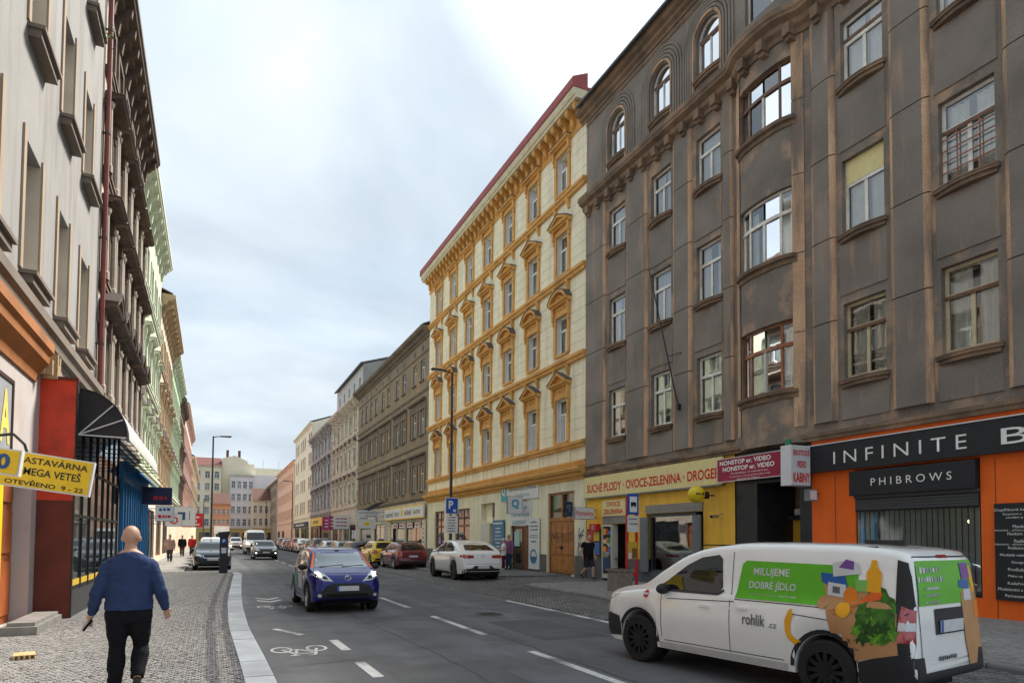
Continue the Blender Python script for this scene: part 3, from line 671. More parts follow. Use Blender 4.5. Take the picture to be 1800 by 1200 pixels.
        xl, xr = bx-bw/2, bx+bw/2; m1, m2 = xl+.42, xr-.42
        bar(xl, xr, z0, z0+.08); bar(xl, xr, z1-.07, z1); bar(xl, xr, tz-.05, tz+.05, .10)
        for x in (xl, m1-.05, m2-.02, xr-.07): bar(x, x+.07, z0+.08, z1-.07)
        o = mb.build('window', fm, b); mb = MB(); bar(bx-.04, bx+.04, z0+.08, tz-.05, .11); mb.build('casement_rail', WOODW, o)
        for xa, xb in ((xl+.07, m1-.05), (m1+.02, bx-.04), (bx+.04, m2-.02), (m2+.05, xr-.07)):
            for za, zb in ((z0+.08, tz-.05), (tz+.05, z1-.07)):
                MB().add([pt(xa, .15, za), pt(xb, .15, za), pt(xb, .15, zb), pt(xa, .15, zb)], [(0, 1, 2, 3)]).build('pane', GLASS, o)
        if fi < 2:
            cm = curtain_mesh(1.8, 1.7, CURTAIN, (.3, .7)[fi], fi+4); put('curtain', cm, o, (bx, -.10, z0+.05))
        band_mb(xl-.12, xr+.12, [(-.2, z0-.25), (.05, z0-.25), (.06, z0-.14), (.16, z0-.11), (.18, z0-.02), (-.2, z0-.003)], bow, .12).build('sill', STONE, o)
    # ground floor
    ORY = mat('ochre shop wall', (.90, .53, .06), .7, .10, 1.2, dirt=(.40, .20, .04), dirt_amt=.3, streak=True); ORG = mat('orange shop wall', (.92, .155, .012), .6, .08, 1.2, dirt=(.78, .13, .015), dirt_amt=.4, streak=True)
    DARKST = mat('dark polished stone', (.03, .032, .034), .3, .3, 3); GRYB = mat('grey plinth paint', (.10, .105, .12), .7, .2, 2)
    hy = [(1.34, 3.02, .12, 2.3), (4.25, 7.35, .52, 2.62)]
    wall_mb(0, 8.78, .95, 4.35, [h if h[2] > .95 else (h[0], h[1], .95, h[3]) for h in hy], .3, y=.02).build('shop_wall', ORY, b)
    wall_mb(0, 8.78, 0, .95, [(1.34, 3.02, .0, .95), (4.25, 7.35, .52, .95)], .3, y=.01).build('plinth', GRYB, b)
    wall_mb(8.78, 11.62, 0, 4.35, [(9.65, 11.2, .1, 3.35)], 1.6, y=.05).build('entrance_wall', DARKST, b)
    wall_mb(11.62, L, 0, 4.35, [(12.92, 15.86, .5, 3.45), (17.6, 20, .5, 3.4)], .35, y=.02).build('shop_wall', ORG, b)
    band_mb(-.05, L, string(4.32, 4.52, .14)).build('string_course', STONE, b)
    for x in (12.35, 16.15): MB().box(x-.004, x+.004, .012, .03, .1, 3.4).build('joint', DARKST, b)
    # entrance: recessed ochre lobby with a dark door
    MB().box(9.65, 11.2, 1.62, 1.66, .1, 3.35).build('lobby_wall', mat('beige lobby tiles', (.24, .20, .15), .5, .15, 3), b)
    d = MB().box(9.95, 10.6, 1.55, 1.61, .1, 2.15).build('door', mat('dark door', (.02, .018, .016), .4), b); MB().box(10.52, 10.56, 1.51, 1.55, 1.0, 1.12).build('door_handle', STEEL, d)
    MB().box(9.65, 9.92, 1.5, 1.62, .1, 2.3).build('door_jamb', ORY, b); MB().box(9.65, 11.2, 1.3, 1.62, 2.3, 2.42).build('lintel', DARKST, b)
    MB().box(9.9, 10.2, 1.285, 1.3, 2.45, 2.62).build('notice', PALE, b)
    # greengrocer door (open) and rolled shutters
    SHUT = mat('shutter slats', (.30, .30, .30), .5, .1, 4, metal=.5)
    for xa, xb, z in ((1.34, 3.02, 2.3), (4.25, 7.35, 2.62)):
        for i in range(5): MB().box(xa, xb, -.03, .02, z+.02+i*.062, z+.07+i*.062).build('shutter_slat', SHUT, b)
    dl = MB().box(1.40, 1.46, -.10, .20, .12, 2.28).box(2.06, 2.12, -.10, .2, .12, 2.28).box(1.46, 2.06, -.09, -.05, 2.2, 2.28).box(1.46, 2.06, -.09, -.05, .12, .3).build('door', paint('cream door', (.62, .60, .52)), b)
    MB().box(1.46, 2.06, -.075, -.065, .3, 2.2).build('pane', GLASSD, dl)
    pc = [paint('poster yellow', (.75, .5, .03)), paint('poster red', (.6, .03, .03)), paint('poster blue', (.03, .16, .5)), PALE, paint('poster orange', (.75, .25, .02)), paint('poster green', (.06, .3, .08))]
    rp = random.Random(2)
    for i in range(9):
        x = 1.52+(i % 3)*.18; z = 2.0-(i//3)*.34; MB().box(x, x+.15, -.097, -.092, z-.13, z+rp.uniform(.02, .12)).build('sticker', pc[i % 6], dl)
    MB().box(1.5, 2.0, -.097, -.092, .42, .95).build('poster', paint('dark blue poster', (.02, .06, .16)), dl)
    pw = MB().box(.14, 1.18, -.03, .0, .98, 2.12).build('poster_frame', paint('dark poster', (.05, .02, .03)), b)
    for i, (x, z, w_, h_) in enumerate(((.2, 1.5, .4, .5), (.2, 1.05, .4, .4), (.66, 1.62, .44, .42), (.66, 1.05, .44, .5))): MB().box(x, x+w_, -.036, -.031, z, z+h_).build('poster', pc[(i*2+1) % 5], pw)
    cs = MB().box(.62, 1.16, -.22, -.04, 2.02, 2.32).build('red_sign_box', RED, b); text('O', .16, .18, WHITE, cs, (.89, -.226, 2.17), bold=.02)
    # display window with grey shutters folded to the sides and shelves of fruit
    GSH = paint('blue grey shutter', (.15, .17, .20))
    for xa, xb in ((4.02, 4.5), (6.95, 7.33)): 
        s_ = MB().box(xa, xb, -.10, -.05, .5, 2.5).build('side_shutter', GSH, b)
        for z in (.62, 1.25, 1.9): MB().box(xa+.06, xb-.06, -.11, -.10, z, z+.5).build('panel', GSH, s_)
    fr = MB().box(4.5, 6.95, .05, .12, .52, .60).box(4.5, 6.95, .05, .12, 2.5, 2.6).box(4.5, 4.56, .05, .12, .6, 2.5).box(6.89, 6.95, .05, .12, .6, 2.5).build('shop_window', DKGREY, b)
    MB().box(4.55, 6.9, .08, .09, .6, 2.5).build('pane', GLASS, fr)
    MB().box(4.3, 7.3, .95, 1.0, .3, 2.7).build('shop_back_wall', paint('teal shop back', (.05, .09, .10)), b)
    MB().box(5.5, 6.5, .5, .52, 1.72, 2.28).build('notice', PALE, b)
    fr_c = [paint('banana', (.8, .62, .05)), paint('apple red', (.5, .03, .03)), paint('orange fruit', (.8, .28, .02)), paint('leaf green', (.08, .25, .05)), paint('aubergine', (.08, .02, .09)), paint('radish white', (.7, .6, .6))]
    rf = random.Random(9)
    for k, z in enumerate((.66, 1.05, 1.42)):
        sh = MB().box(4.56, 6.88, .16, .75, z-.03, z).build('shelf', WHITE, b)
        for i in range(11):
            c = rf.choice([(1, 1, 5, 4), (1, 1, 2, 5), (0, 0, 3, 2, 1)][k]); x = 4.66+i*.205; cr = MB()
            for q in range(9): cr.sphere((x+.055*(q % 3)-.02, .22+.09*(q//3), z+.05+rf.uniform(0, .05)), .042, 7, 5)
            cr.build('fruit_pile', fr_c[c], sh, smooth=True)
    for i in range(4): MB().sphere((6.6+.02*i, .4, 1.62+i*.14), .12, 7, 5, (1, 1, .7)).build('leafy_bunch', fr_c[3], b)
    # beauty salon window with vertical blinds
    fr = MB().box(12.92, 15.86, .04, .10, .5, .58).box(12.92, 12.98, .08, .16, .58, 2.7).box(15.80, 15.86, .08, .16, .58, 2.7).box(12.92, 15.86, .03, .16, 2.4, 2.72).build('shop_window', BLACK, b)
    MB().box(12.97, 15.81, .045, .05, .57, 2.42).build('pane', GLASS, fr)
    bl = paint('cream blind', (.90, .87, .78))
    for i in range(22):
        x = 13.0+i*.128; o = MB().box(-.045, .045, -.002, .002, .62, 2.40).build('blind_slat', bl, fr, (x+.06, .10, 0), (0, 0, .28+ (0.02 if i > 5 else -.2)))
    for i in range(3):
        MB().sphere((15.3+.2*i, .6, 2.12), .045, 8, 6).build('ceiling_lamp', mat('lit lamp', (1, .8, .45), emit=4.), b)
    MB().box(12.92, 15.86, -.02, .03, 2.72, 2.80).build('shutter_box', DKGREY, b)
    for i in range(4): MB().box(12.95, 15.83, -.005+.0, .03, 2.44+i*.065, 2.495+i*.065).build('shutter_slat', DKGREY, b)
    shell(b, L, 20.4, 13, SOOT, SLATE, front=.6)
    return b
dark_house()

# ================================================================ RIGHT 2 : cream and ochre house
def cream_house():
    b = place_right('tenement_house', 'cream house with ochre window pediments and red roof edge, laundry on its ground floor', 46.9)
    L = 22.7; CREAM = mat('cream render', (.88, .80, .60), .85, .06, 1.2, dirt=(.42, .35, .25), dirt_amt=.35, streak=True, bscale=120, fine=.03)
    OCH = mat('ochre mouldings', (.70, .38, .115), .8, .10, 2, dirt=(.42, .20, .07), dirt_amt=.5, bscale=60, fine=.05); BEIGE = mat('pale ground floor render', (.84, .79, .60), .85, .07, 1., dirt=(.40, .36, .28), dirt_amt=.35, streak=True)
    cols = [46.9-(26.35+3.03*k) for k in range(7)][::-1]; w = 1.06
    fl = [(6.13, 8.15, 'tri'), (10.22, 12.02, 'seg'), (13.98, 15.90, 'tri2'), (17.85, 19.72, 'flat')]
    OCH2 = OCH
    holes = [(c-w/2, c+w/2, f[0], f[1]) for f in fl for c in cols]
    wall_mb(0, L, 4.45, 20.9, holes, .28).build('wall', CREAM, b)
    rn = random.Random(4); cur = [curtain_mesh(w-.1, 1.8, CURTAIN, g, 20+i) for i, g in enumerate((0, .3, .6))]+[None]
    for f in fl:
        k = Kit(w, f[1]-f[0], 'T', paint('fresh white joinery', (.88, .88, .86)), GLASS, True, sill='flat', sm=OCH, sill_d=.12, curtains=cur, t=.075)
        jb = MB().box(-w/2, -w/2+.02, .0, .2, 0, f[1]-f[0]).mesh('reveal_lining', WHITE); jb2 = MB().box(w/2-.02, w/2, .0, .2, 0, f[1]-f[0]).mesh('reveal_lining', WHITE)
        ex = [(n, mb.mesh(n, LEAD if n == 'capping' else OCH)) for n, mb in surround(f[2], w, f[1]-f[0], .34, .20, .09)]+[('reveal_lining', jb), ('reveal_lining', jb2)]
        for c in cols: k.place(b, c, f[0], .18, rn, ex)
    # rusticated blocks between the window axes
    ed = [0]+[v for c in cols for v in (c-w/2-.24, c+w/2+.24)]+[L]; bm = {}
    for i in range(0, len(ed), 2):
        a, c = ed[i], ed[i+1]; key = round(c-a, 2)
        if key not in bm: bm[key] = MB().prism([(0, .002), (.012, -.022), (c-a-.012, -.022), (c-a, .002)], 0, .465, 'z').mesh('wall_block', CREAM)
        for z0, n in ((6.05, 7), (9.95, 7), (13.85, 7), (17.65, 6)):
            for k in range(n): put('wall_block', bm[key], b, (a, 0, z0+k*.485))
    for z0, z1, d in ((17.3, 17.58, .22), (13.5, 13.8, .22), (9.6, 9.9, .24), (5.72, 6.0, .22), (4.95, 5.15, .10)): band_mb(0, L, string(z0, z1, d)).build('string_course', OCH, b)
    for z in (17.2, 13.4, 9.5):
        m = MB().prism([(0, z+.12), (-.20, z+.12), (-.16, z-.10), (-.06, z-.34), (0, z-.36)], -.08, .08, 'x').mesh('bracket', OCH)
        for c in cols:
            for s in (-.62, .62): put('bracket', m, b, (c+s, 0, 0))
    pm = MB().box(-.16, .16, -.05, .01, 5.16, 5.71).mesh('wall_panel', CREAM)
    for c in cols:
        for s in (-.62, .62): put('wall_panel', pm, b, (c+s, 0, 0))
    band_mb(-.1, L, cornice(4.3, 4.85, .42)).build('shop_cornice', OCH, b)
    # crowning cornice on consoles
    FRZ = MB().box(0, L, -.06, .01, 20.12, 20.75).build('frieze', OCH, b); band_mb(0, L, string(20.0, 20.14, .10)).build('string_course', OCH, b)
    cm = MB().prism([(0, 20.98), (-.50, 20.98), (-.52, 20.80), (-.40, 20.70), (-.26, 20.62), (-.20, 20.42), (-.14, 20.2), (-.06, 20.16), (0, 20.16)], -.12, .12, 'x').sphere((0, -.42, 20.74), .12, 8, 6, (.9, 1, 1)).sphere((0, -.16, 20.30), .10, 8, 6).mesh('console', OCH)
    n = 34
    for i in range(n): put('console', cm, b, (L*(i+.5)/n, 0, 0))
    band_mb(-.3, L, [(-.02, 20.98), (.56, 20.98), (.58, 21.1), (.64, 21.14), (.68, 21.28), (.70, 21.40), (-.02, 21.41)]).build('cornice', mat('cream cornice', (.66, .58, .40), .8), b)
    band_mb(-.35, L+.02, [(-.02, 21.42), (.72, 21.42), (.75, 21.50), (.74, 21.84), (.62, 21.90), (-.02, 22.2)]).build('gutter', ROOFRED, b)
    # ground floor
    DOORW = mat('varnished door wood', (.42, .17, .05), .45, .25, 5, dirt=(.14, .05, .015), dirt_amt=.5, streak=True); BRNW = mat('brown frame wood', (.19, .075, .035), .5, .2, 5)
    X = lambda Y: 46.9-Y
    gh = [(X(45.2), X(43.1), 1.0, 3.6), (X(40.9), X(38.15), 1.0, 3.6), (X(36.3), X(34.2), 2.72, 3.75), (X(34.95), X(34.3), .1, 2.55), (X(31.98), X(29.55), .1, 3.6), (X(27.72), X(25.2), .1, 3.85)]
    wall_mb(0, L, 0, 4.4, gh, .38).build('ground_floor_wall', BEIGE, b)
    PL = mat('dark plinth', (.13, .125, .12), .8, .2, 3)
    for a, c in ((0, X(36.2)), (X(29.5), X(27.85)), (X(25.1), L)): MB().box(a, c, -.05, .0, 0, .95).build('plinth', PL, b)
    for a, c in ((X(45.2), X(43.1)), (X(40.9), X(38.15))):
        o = MB().box(a, a+.09, .12, .2, 1, 3.6).box(c-.09, c, .12, .2, 1, 3.6).box(a, c, .11, .2, 1, 1.1).box(a, c, .11, .2, 2.45, 2.58).box(a, c, .12, .2, 3.5, 3.6).box((a+c)/2-.05, (a+c)/2+.05, .12, .2, 1.1, 3.5).build('shop_window', BRNW, b)
        for xa, xb in ((a+.09, (a+c)/2-.05), ((a+c)/2+.05, c-.09)):
            for za, zb in ((1.1, 2.45), (2.58, 3.5)): MB().box(xa, xb, .15, .16, za, zb).build('pane', GLASSD, o)
        MB().box(a+.5, a+1.0, .135, .14, 1.3, 1.8).build('sticker', paint('violet sticker', (.35, .2, .5)), o)
    o = MB().box(X(36.3), X(35.1), .3, .36, 2.72, 3.75).build('transom_light', BEIGE, b); MB().box(X(35.1), X(34.2), .25, .3, 2.72, 3.75).build('pane', GLASSD, o)
    MB().box(X(34.95), X(34.3), .3, .34, .1, 2.55).build('door', paint('maroon door', (.12, .03, .025)), b); MB().box(X(36.3), X(35.0), -.02, .0, .1, 2.6).build('wall_panel', paint('off white panel', (.60, .59, .55)), b)
    # laundry entrance
    a, c = X(31.98), X(29.55)
    o = MB().box(a, a+.1, .1, .2, .1, 3.6).box(c-.1, c, .1, .2, .1, 3.6).box(a, c, .1, .2, 2.2, 2.34).box((a+c)/2-.05, (a+c)/2+.05, .1, .2, .1, 2.2).box(a, c, .1, .2, 3.5, 3.6).build('door_frame', BRNW, b)
    MB().box(a+.1, (a+c)/2-.05, .14, .15, .1, 2.2).build('pane', GLASSD, o); MB().box(a+.1, c-.1, .14, .15, 2.34, 3.5).build('pane', GLASSD, o); MB().box((a+c)/2+.05, c-.1, .13, .17, .1, 2.2).build('door', BRNW, o)
    MB().box(a+.2, a+.85, .12, .135, 1.3, 2.1).build('poster', paint('pale teal poster', (.35, .6, .6)), o)
    # big panelled double door
    a, c = X(27.72), X(25.2); h = 3.85; mid = (a+c)/2
    o = MB().box(a, a+.1, .08, .2, .1, h).box(c-.1, c, .08, .2, .1, h).box(a+.1, c-.1, .08, .2, h-.1, h).box(a+.1, c-.1, .07, .2, 2.52, 2.68).box(mid-.045, mid+.045, .07, .2, 2.68, h-.1).build('door_frame', DOORW, b)
    for x0, x1 in ((a+.1, mid-.045), (mid+.045, c-.1)): MB().box(x0, x1, .13, .14, 2.68, h-.1).build('pane', GLASSD, o)
    for x0, x1 in ((a+.1, mid-.01), (mid+.01, c-.1)):
        d = MB().box(x0, x1, .12, .17, .12, 2.52).build('door', DOORW, b)
        for z0, z1 in ((.25, .85), (.98, 1.6), (1.72, 2.4)):
            m2_ = (x0+x1)/2
            for q0, q1 in ((x0+.1, m2_-.04), (m2_+.04, x1-.1)): MB().prism([(q0, .12), (q0+.04, .085), (q1-.04, .085), (q1, .12)], z0, z1, 'z').build('panel', DOORW, d)
    MB().box(mid-.08, mid-.05, .04, .12, 1.2, 1.36).build('door_handle', BLACK, b)
    # spray-painted scrawl on door and jamb
    INK = paint('black spray paint', (.02, .015, .02)); INKB = paint('blue spray paint', (.05, .05, .2))
    def scrawl(pts, y, m, r=.014):
        P = [(p[0], y, p[1]) for p in pts]; mb = MB()
        for p, q in zip(P[:-1], P[1:]):
            d = Vector(q)-Vector(p); nrm = Vector((-d.z, 0, d.x)).normalized()*r
            mb.add([Vector(p)+nrm, Vector(q)+nrm, Vector(q)-nrm, Vector(p)-nrm], [(0, 1, 2, 3)])
        return mb.build('spray_tag', m, b)
    ww_ = c-a
    def T(l, y, m, x0, z0, s):
        for st in l: scrawl([(x0+u*s, z0+v*s) for u, v in st], y, m, .016*s+.008)
    T([[(0,0),(.1,.9),(.5,.3),(.8,.95),(.85,0)], [(1.1,0),(1.15,.9),(1.6,.8)], [(1.1,.45),(1.5,.5)], [(1.1,0),(1.6,.05)], [(1.9,.05),(2.0,.85),(2.4,.6),(1.95,.4),(2.45,0)], [(2.7,.1),(2.8,.8),(3.2,.75),(3.25,.15),(2.75,.1)], [(3.4,.8),(3.9,.85)], [(3.65,.85),(3.6,0)], [(1.2,-.5),(2.4,-.45)]], .072, INK, a+.25, 1.55, .5)
    rs = random.Random(31)
    for k in range(2):
        st = [(c+.25+rs.uniform(0, .6), 1.25+k*.5+rs.uniform(-.1, .45)) for _ in range(8)]; scrawl(st, -.012-.001*k, INKB, .015)
    scrawl([(c+.3+.04*i, .95+(.28 if i % 2 else 0)-.0*i) for i in range(14)], -.053, paint('teal spray paint', (.25, .4, .42)), .012)
    shell(b, L, 21.4, 13, CREAM, ROOFRED, front=.3, ridge=.9)
cream_house()

# ================================================================ other houses on the right
def R(Y): return Y
GB = mat('grey brown render', (.24, .195, .145), .9, .2, .6, dirt=(.40, .245, .10), dirt_amt=.75, streak=True, bscale=50, fine=.08, bump=.3); GBT = mat('dark brown mouldings', (.17, .14, .115), .9, .2, 1, bscale=50)
GBG = mat('pale shop storey', (.60, .56, .48), .85, .12, .8, dirt=(.25, .22, .18), dirt_amt=.5, streak=True)
SHOPBR = mat('shop frame orange brown', (.40, .16, .06), .6, .15, 3)
b = place_right('tenement_house', 'brown-grey house with paired white windows and small attic vents, furniture shop below', 73.0)
L = 26.1; prs = [73-49.75, 73-55.15, 73-60.5, 73-65.5, 73-69.9]; cols = sorted([p+s for p in prs for s in (-1.08, 1.08)])
generic(b, L, 17.7, 4.55, cols, [(5.35, 7.42, 'none'), (9.68, 11.62, 'none'), (13.9, 15.55, 'none')], 1.0, GB, GBT, GBG, deep=.2, split=True, bandz=[(4.6, 4.8, .15), (12.9, 13.1, .1), (15.9, 16.05, .06), (8.75, 8.9, .08)], corn=.7, corn_h=.75, roofm=SLATE,
        ground=[(73-58.9, 73-53.4, .6, 3.0, 'shop', SHOPBR), (73-53.0, 73-47.6, .6, 3.0, 'shop', SHOPBR), (73-64.5, 73-60.5, .2, 3.0, 'shop', DKGREY), (73-71.5, 73-66, .5, 3.0, 'shop', WHITE)])
for p in prs:
    for z in (7.42, 11.62):
        MB().box(p-2.0, p+2.0, -.06, .01, z+.02, z+.62).build('lintel_panel', GBT, b); band_mb(p-2.15, p+2.15, [(-.02, z+.62), (.3, z+.66), (.34, z+.8), (-.02, z+.84)]).build('hood_mould', GBT, b)
        for s in (-2.05, 0, 2.05): MB().box(p+s-.13, p+s+.13, -.07, .01, z-2.0, z+.6).build('pilaster', GBT, b)
    for s in (-1.1, 1.1): MB().box(p+s-.28, p+s+.28, -.012, .0, 16.25, 16.62).build('attic_vent', BLACK, b)
ORN = mat('weathered ornate stone', (.58, .52, .44), .9, .12, 1.2, dirt=(.20, .16, .12), dirt_amt=.7, bscale=30, fine=.14, bump=.4); ORNT = mat('pale ornate mouldings', (.66, .60, .51), .9, .12, 2, dirt=(.22, .18, .14), dirt_amt=.7, bscale=25, fine=.12)
b = place_right('tenement_house', 'ornate pale stone house with quoins and a plain set-back attic storey above its cornice', 87.6+2.6)
generic(b, 17.2, 17.6, 5.0, [1.9, 4.6, 7.3, 9.9, 12.6, 15.3], [(5.9, 8.0, 'tri'), (10.0, 12.0, 'seg'), (14.0, 15.9, 'flat')], 1.15, ORN, ORNT, GBG, deep=.35, quoin=ORNT, brackets=16, corn=.7, roofm=SLATE, bandz=[(5.1, 5.35, .2), (9.2, 9.4, .15), (13.3, 13.5, .15)],
        ground=[(1, 5, .4, 3.2, 'shop', BURG), (6, 8, .2, 3, 'door', SHOPBR), (9, 12.5, .4, 3.2, 'shop', WHITE), (13, 16.5, .4, 3.2, 'shop', DKGREY)])
ATT = mat('pale grey attic render', (.50, .50, .50), .9, .08, 1)
wall_mb(0, 17.2, 17.6, 21.2, [(x-.4, x+.4, 18.9, 20.1) for x in (2.2, 5.4, 8.6, 11.8, 15)], .2, y=.5).build('attic_wall', ATT, b)
for x in (2.2, 5.4, 8.6, 11.8, 15): MB().box(x-.4, x+.4, .62, .66, 18.9, 20.1).build('pane', GLASSM, b)
MB().prism([(.45, 17.6), (9, 17.6), (9, 23.9), (.45, 21.2)], 17.0, 17.19, 'x').build('attic_gable', mat('grey gable render', (.30, .29, .28), .9, .15, .6), b)
MB().prism([(.1, 21.2), (9.1, 24.0), (9.1, 24.15), (.1, 21.35)], 0, 17.25, 'x').build('attic_roof', SLATE, b)
ORG2 = mat('grey ornate stone', (.40, .405, .41), .9, .15, 1.2, dirt=(.13, .13, .13), dirt_amt=.8, bscale=28, fine=.15, bump=.4)
b = place_right('tenement_house', 'blackened grey ornate house next to the pale one with the attic storey', 110.3)
generic(b, 19.9, 17.5, 5.0, [2, 5.1, 8.2, 11.3, 14.4, 17.7], [(5.9, 8.0, 'tri'), (10.0, 12.0, 'seg'), (14.0, 15.9, 'flat')], 1.3, ORG2, ORG2, DKGREY, deep=.35, brackets=14, corn=.7, roofm=SLATE, bandz=[(5.1, 5.35, .2), (9.2, 9.4, .15), (13.3, 13.5, .15)], quoin=ORG2,
        ground=[(1, 6, .4, 3.4, 'shop', YELLOW), (7, 9, .2, 3, 'door', SHOPBR), (10, 18, .4, 3.4, 'shop', BLACK)])
CRM = mat('pale cream render far', (.80, .76, .60), .85, .06, .8); REDW = paint('red window frame', (.36, .03, .035))
b = place_right('apartment_building', 'plain cream apartment block with red-framed windows', 134.3)
generic(b, 24, 20.6, 4.8, [2.5, 5.5, 10, 12.5, 15, 20.5, 22.6], [(5.9, 8.0, 'none'), (9.8, 11.9, 'none'), (13.7, 15.8, 'none'), (17.2, 19.2, 'none')], 1.5, CRM, CRM, CRM, framem=REDW, corn=.5, corn_h=.4, bandz=[(5.0, 5.2, .15)], ground=[(1.5, 9, .5, 3.4, 'shop', DKGREY), (11, 22, .5, 3.4, 'shop', BLACK)], roofm=TILE, D=14)
PNK = mat('salmon render', (.80, .52, .38), .85, .06, .8)
b = place_right('apartment_building', 'salmon pink corner house standing beyond the cream block on the right', 171.0)
generic(b, 36, 16.8, 4.6, [3+3.3*i for i in range(10)], [(5.6, 7.5, 'frame'), (9.4, 11.3, 'frame'), (13.0, 14.8, 'frame')], 1.2, PNK, PNK, PNK, corn=.6, corn_h=.6, bandz=[(4.6, 4.9, .15)], ground=[(2, 8, .5, 3.2, 'shop', DKGREY), (12, 18, .5, 3.2, 'shop', SHOPBR)], roofm=SLATE)
GRB = mat('taupe render', (.34, .27, .21), .9, .1, .8)
b = place_right('apartment_building', 'taupe house farthest along the right side of the street', 206.0)
generic(b, 34.5, 16.0, 4.6, [3+3.3*i for i in range(9)], [(5.6, 7.5, 'frame'), (9.2, 11.0, 'frame'), (12.4, 14.0, 'frame')], 1.2, GRB, GRB, GRB, corn=.6, corn_h=.6, roofm=TILE)

# ================================================================ left side
L1W = mat('pale grey render', (.315, .308, .298), .9, .10, .6, dirt=(.215, .20, .185), dirt_amt=.85, streak=True, bscale=70, fine=.05); L1T = mat('grey-brown sill render', (.20, .165, .135), .9, .15, 1)
REV = mat('tan window reveal', (.40, .31, .22), .9, .1, 1)
b = place_left('apartment_building', 'tall pale grey plastered house with deep brown sills above the red panel', 0.0)
def left1():
    L = 21.25; cols = [1.2, 3.7, 6.2, 8.75, 11.4, 14.0, 16.62, 19.1]; w = 1.15; fl = [(6.18, 8.50), (10.45, 12.7), (14.75, 17.0)]
    wall_mb(0, L, 4.9, 19.4, [(c-w/2, c+w/2, a, z) for a, z in fl for c in cols], .34).build('wall', L1W, b)
    rn = random.Random(8)
    sm = MB().box(-w/2-.12, w/2+.12, -.26, .3, -.10, -.03).box(-w/2-.08, w/2+.08, -.20, .0, -.24, -.10).mesh('sill', L1T)
    cs = MB().box(-w/2-.16, -w/2, -.035, .01, 0, 2.45).box(w/2, w/2+.16, -.035, .01, 0, 2.45).mesh('casing', REV)
    for f in fl:
        k = Kit(w, f[1]-f[0], 'T', WHITE, GLASSM, True)
        rl_ = MB().box(w/2-.025, w/2-.001, 0, .255, 0, f[1]-f[0]).mesh('reveal_lining', mat('pale tan reveal', (.66, .55, .43), .9, .1, 1))
        for c in cols: o = k.place(b, c, f[0], .26, rn); put('reveal_lining', rl_, o, (0, -.26, 0)); put('sill', sm, o, (0, -.26, 0)); put('casing', cs, o, (0, -.26, 0))
    wall_mb(0, L, 0, 4.9, [(12.85, 14.7, .1, 3.1), (3, 8, .6, 3)], .4).build('ground_floor_wall', mat('off-white shop render', (.52, .48, .46), .9, .07, .7, dirt=(.42, .30, .24), dirt_amt=.5), b)
    band_mb(0, L, string(5.35, 5.75, .22)).build('string_course', L1T, b)
    band_mb(0, 14.6, [(-.02, 4.5), (.04, 4.5), (.06, 4.65), (.22, 4.85), (.24, 5.0), (.30, 5.05), (.30, 5.22), (-.02, 5.26)]).build('shop_cornice', mat('orange painted cornice', (.40, .15, .04), .7, .15, 2, dirt=(.25, .10, .04), dirt_amt=.5), b)
    rn2 = random.Random(3); mb = MB()
    for i in range(14): x = 14.62+i*.1; mb.box(x, x+.1, -.08-rn2.uniform(.0, .3)*(1-i/20), .01, 4.6+rn2.uniform(0, .15), 5.15+rn2.uniform(-.2, .12))
    mb.build('broken_cornice', mat('bare broken render', (.42, .30, .18), .95, .3, 4, bump=.5, bscale=20), b)
    band_mb(0, L, cornice(18.7, 19.5, .6)).build('cornice', L1T, b)
    # orange door in a recess
    OD = mat('orange brown door', (.45, .12, .03), .6, .2, 2, dirt=(.2, .06, .03), dirt_amt=.5)
    d = MB().box(12.85, 14.7, .28, .34, .1, 3.1).build('door', OD, b)
    for x0, x1 in ((12.95, 13.7), (13.85, 14.6)):
        for z0, z1 in ((.25, 1.2), (1.35, 2.1), (2.25, 2.95)): MB().box(x0, x1, .25, .28, z0, z1).build('panel', OD, d)
    MB().box(13.72, 13.78, .2, .28, 1.1, 1.3).build('door_handle', STEEL, d)
    MB().prism([(12.1, -.03), (12.78, -.03), (12.78, .0), (12.1, .0)], .95, 2.55, 'z').build('yellow_board', paint('bright yellow', (.85, .62, .01)), b)
    pp = MB().box(20.95, 21.2, -.2, -.195, 0, .01)
    shell(b, L, 19.4, 12, L1W, TILE)
left1()
def left_house(Y0, L, H, label, wm, tm, gm, deep, ground=(), nc=None, pil=None, roofm=TILE, corn=.6, fl=None, ww=1.05, name='tenement_house', gh=4.6, wt=None):
    b = place_left(name, label, Y0); nc = nc or int(L/2.5); sp = L/nc; n = 3; fh = (H-gh-1.2)/n
    fl = fl or [(gh+.7+i*fh, gh+.7+i*fh+1.95, ('tri', 'flat', 'frame')[i]) for i in range(n)]; cols = [sp*(i+.5) for i in range(nc)]
    generic(b, L, H, gh, cols, fl, ww, wm, tm, gm, deep=deep, bandz=[(gh+.1, gh+.40, .22)]+[(f[0]-.35, f[0]-.12, .14) for f in fl[1:]], corn=corn, corn_h=.8, brackets=nc*2, roofm=roofm, ground=ground, capm=LEAD, sill_d=.18)
    if pil:
        pm = MB().lathe([(.12, 0), (.12, .2), (.09, .25), (.078, 1.85), (.12, 1.95), (.13, 2.05)], 8, (0, -.12, 0)).mesh('half_column', pil)
        for f in fl[:3]:
            for c in cols:
                for s_ in (-.74, .74): put('half_column', pm, b, (c+s_, 0, f[0]-.05))
    return b
BRO = mat('beige-brown ornate render', (.50, .43, .355), .9, .12, .9, dirt=(.30, .23, .17), dirt_amt=.6, bscale=40, fine=.08); BRT = mat('dark brown hoods', (.125, .09, .07), .9, .2, 1.5, dirt=(.30, .22, .15), dirt_amt=.5)
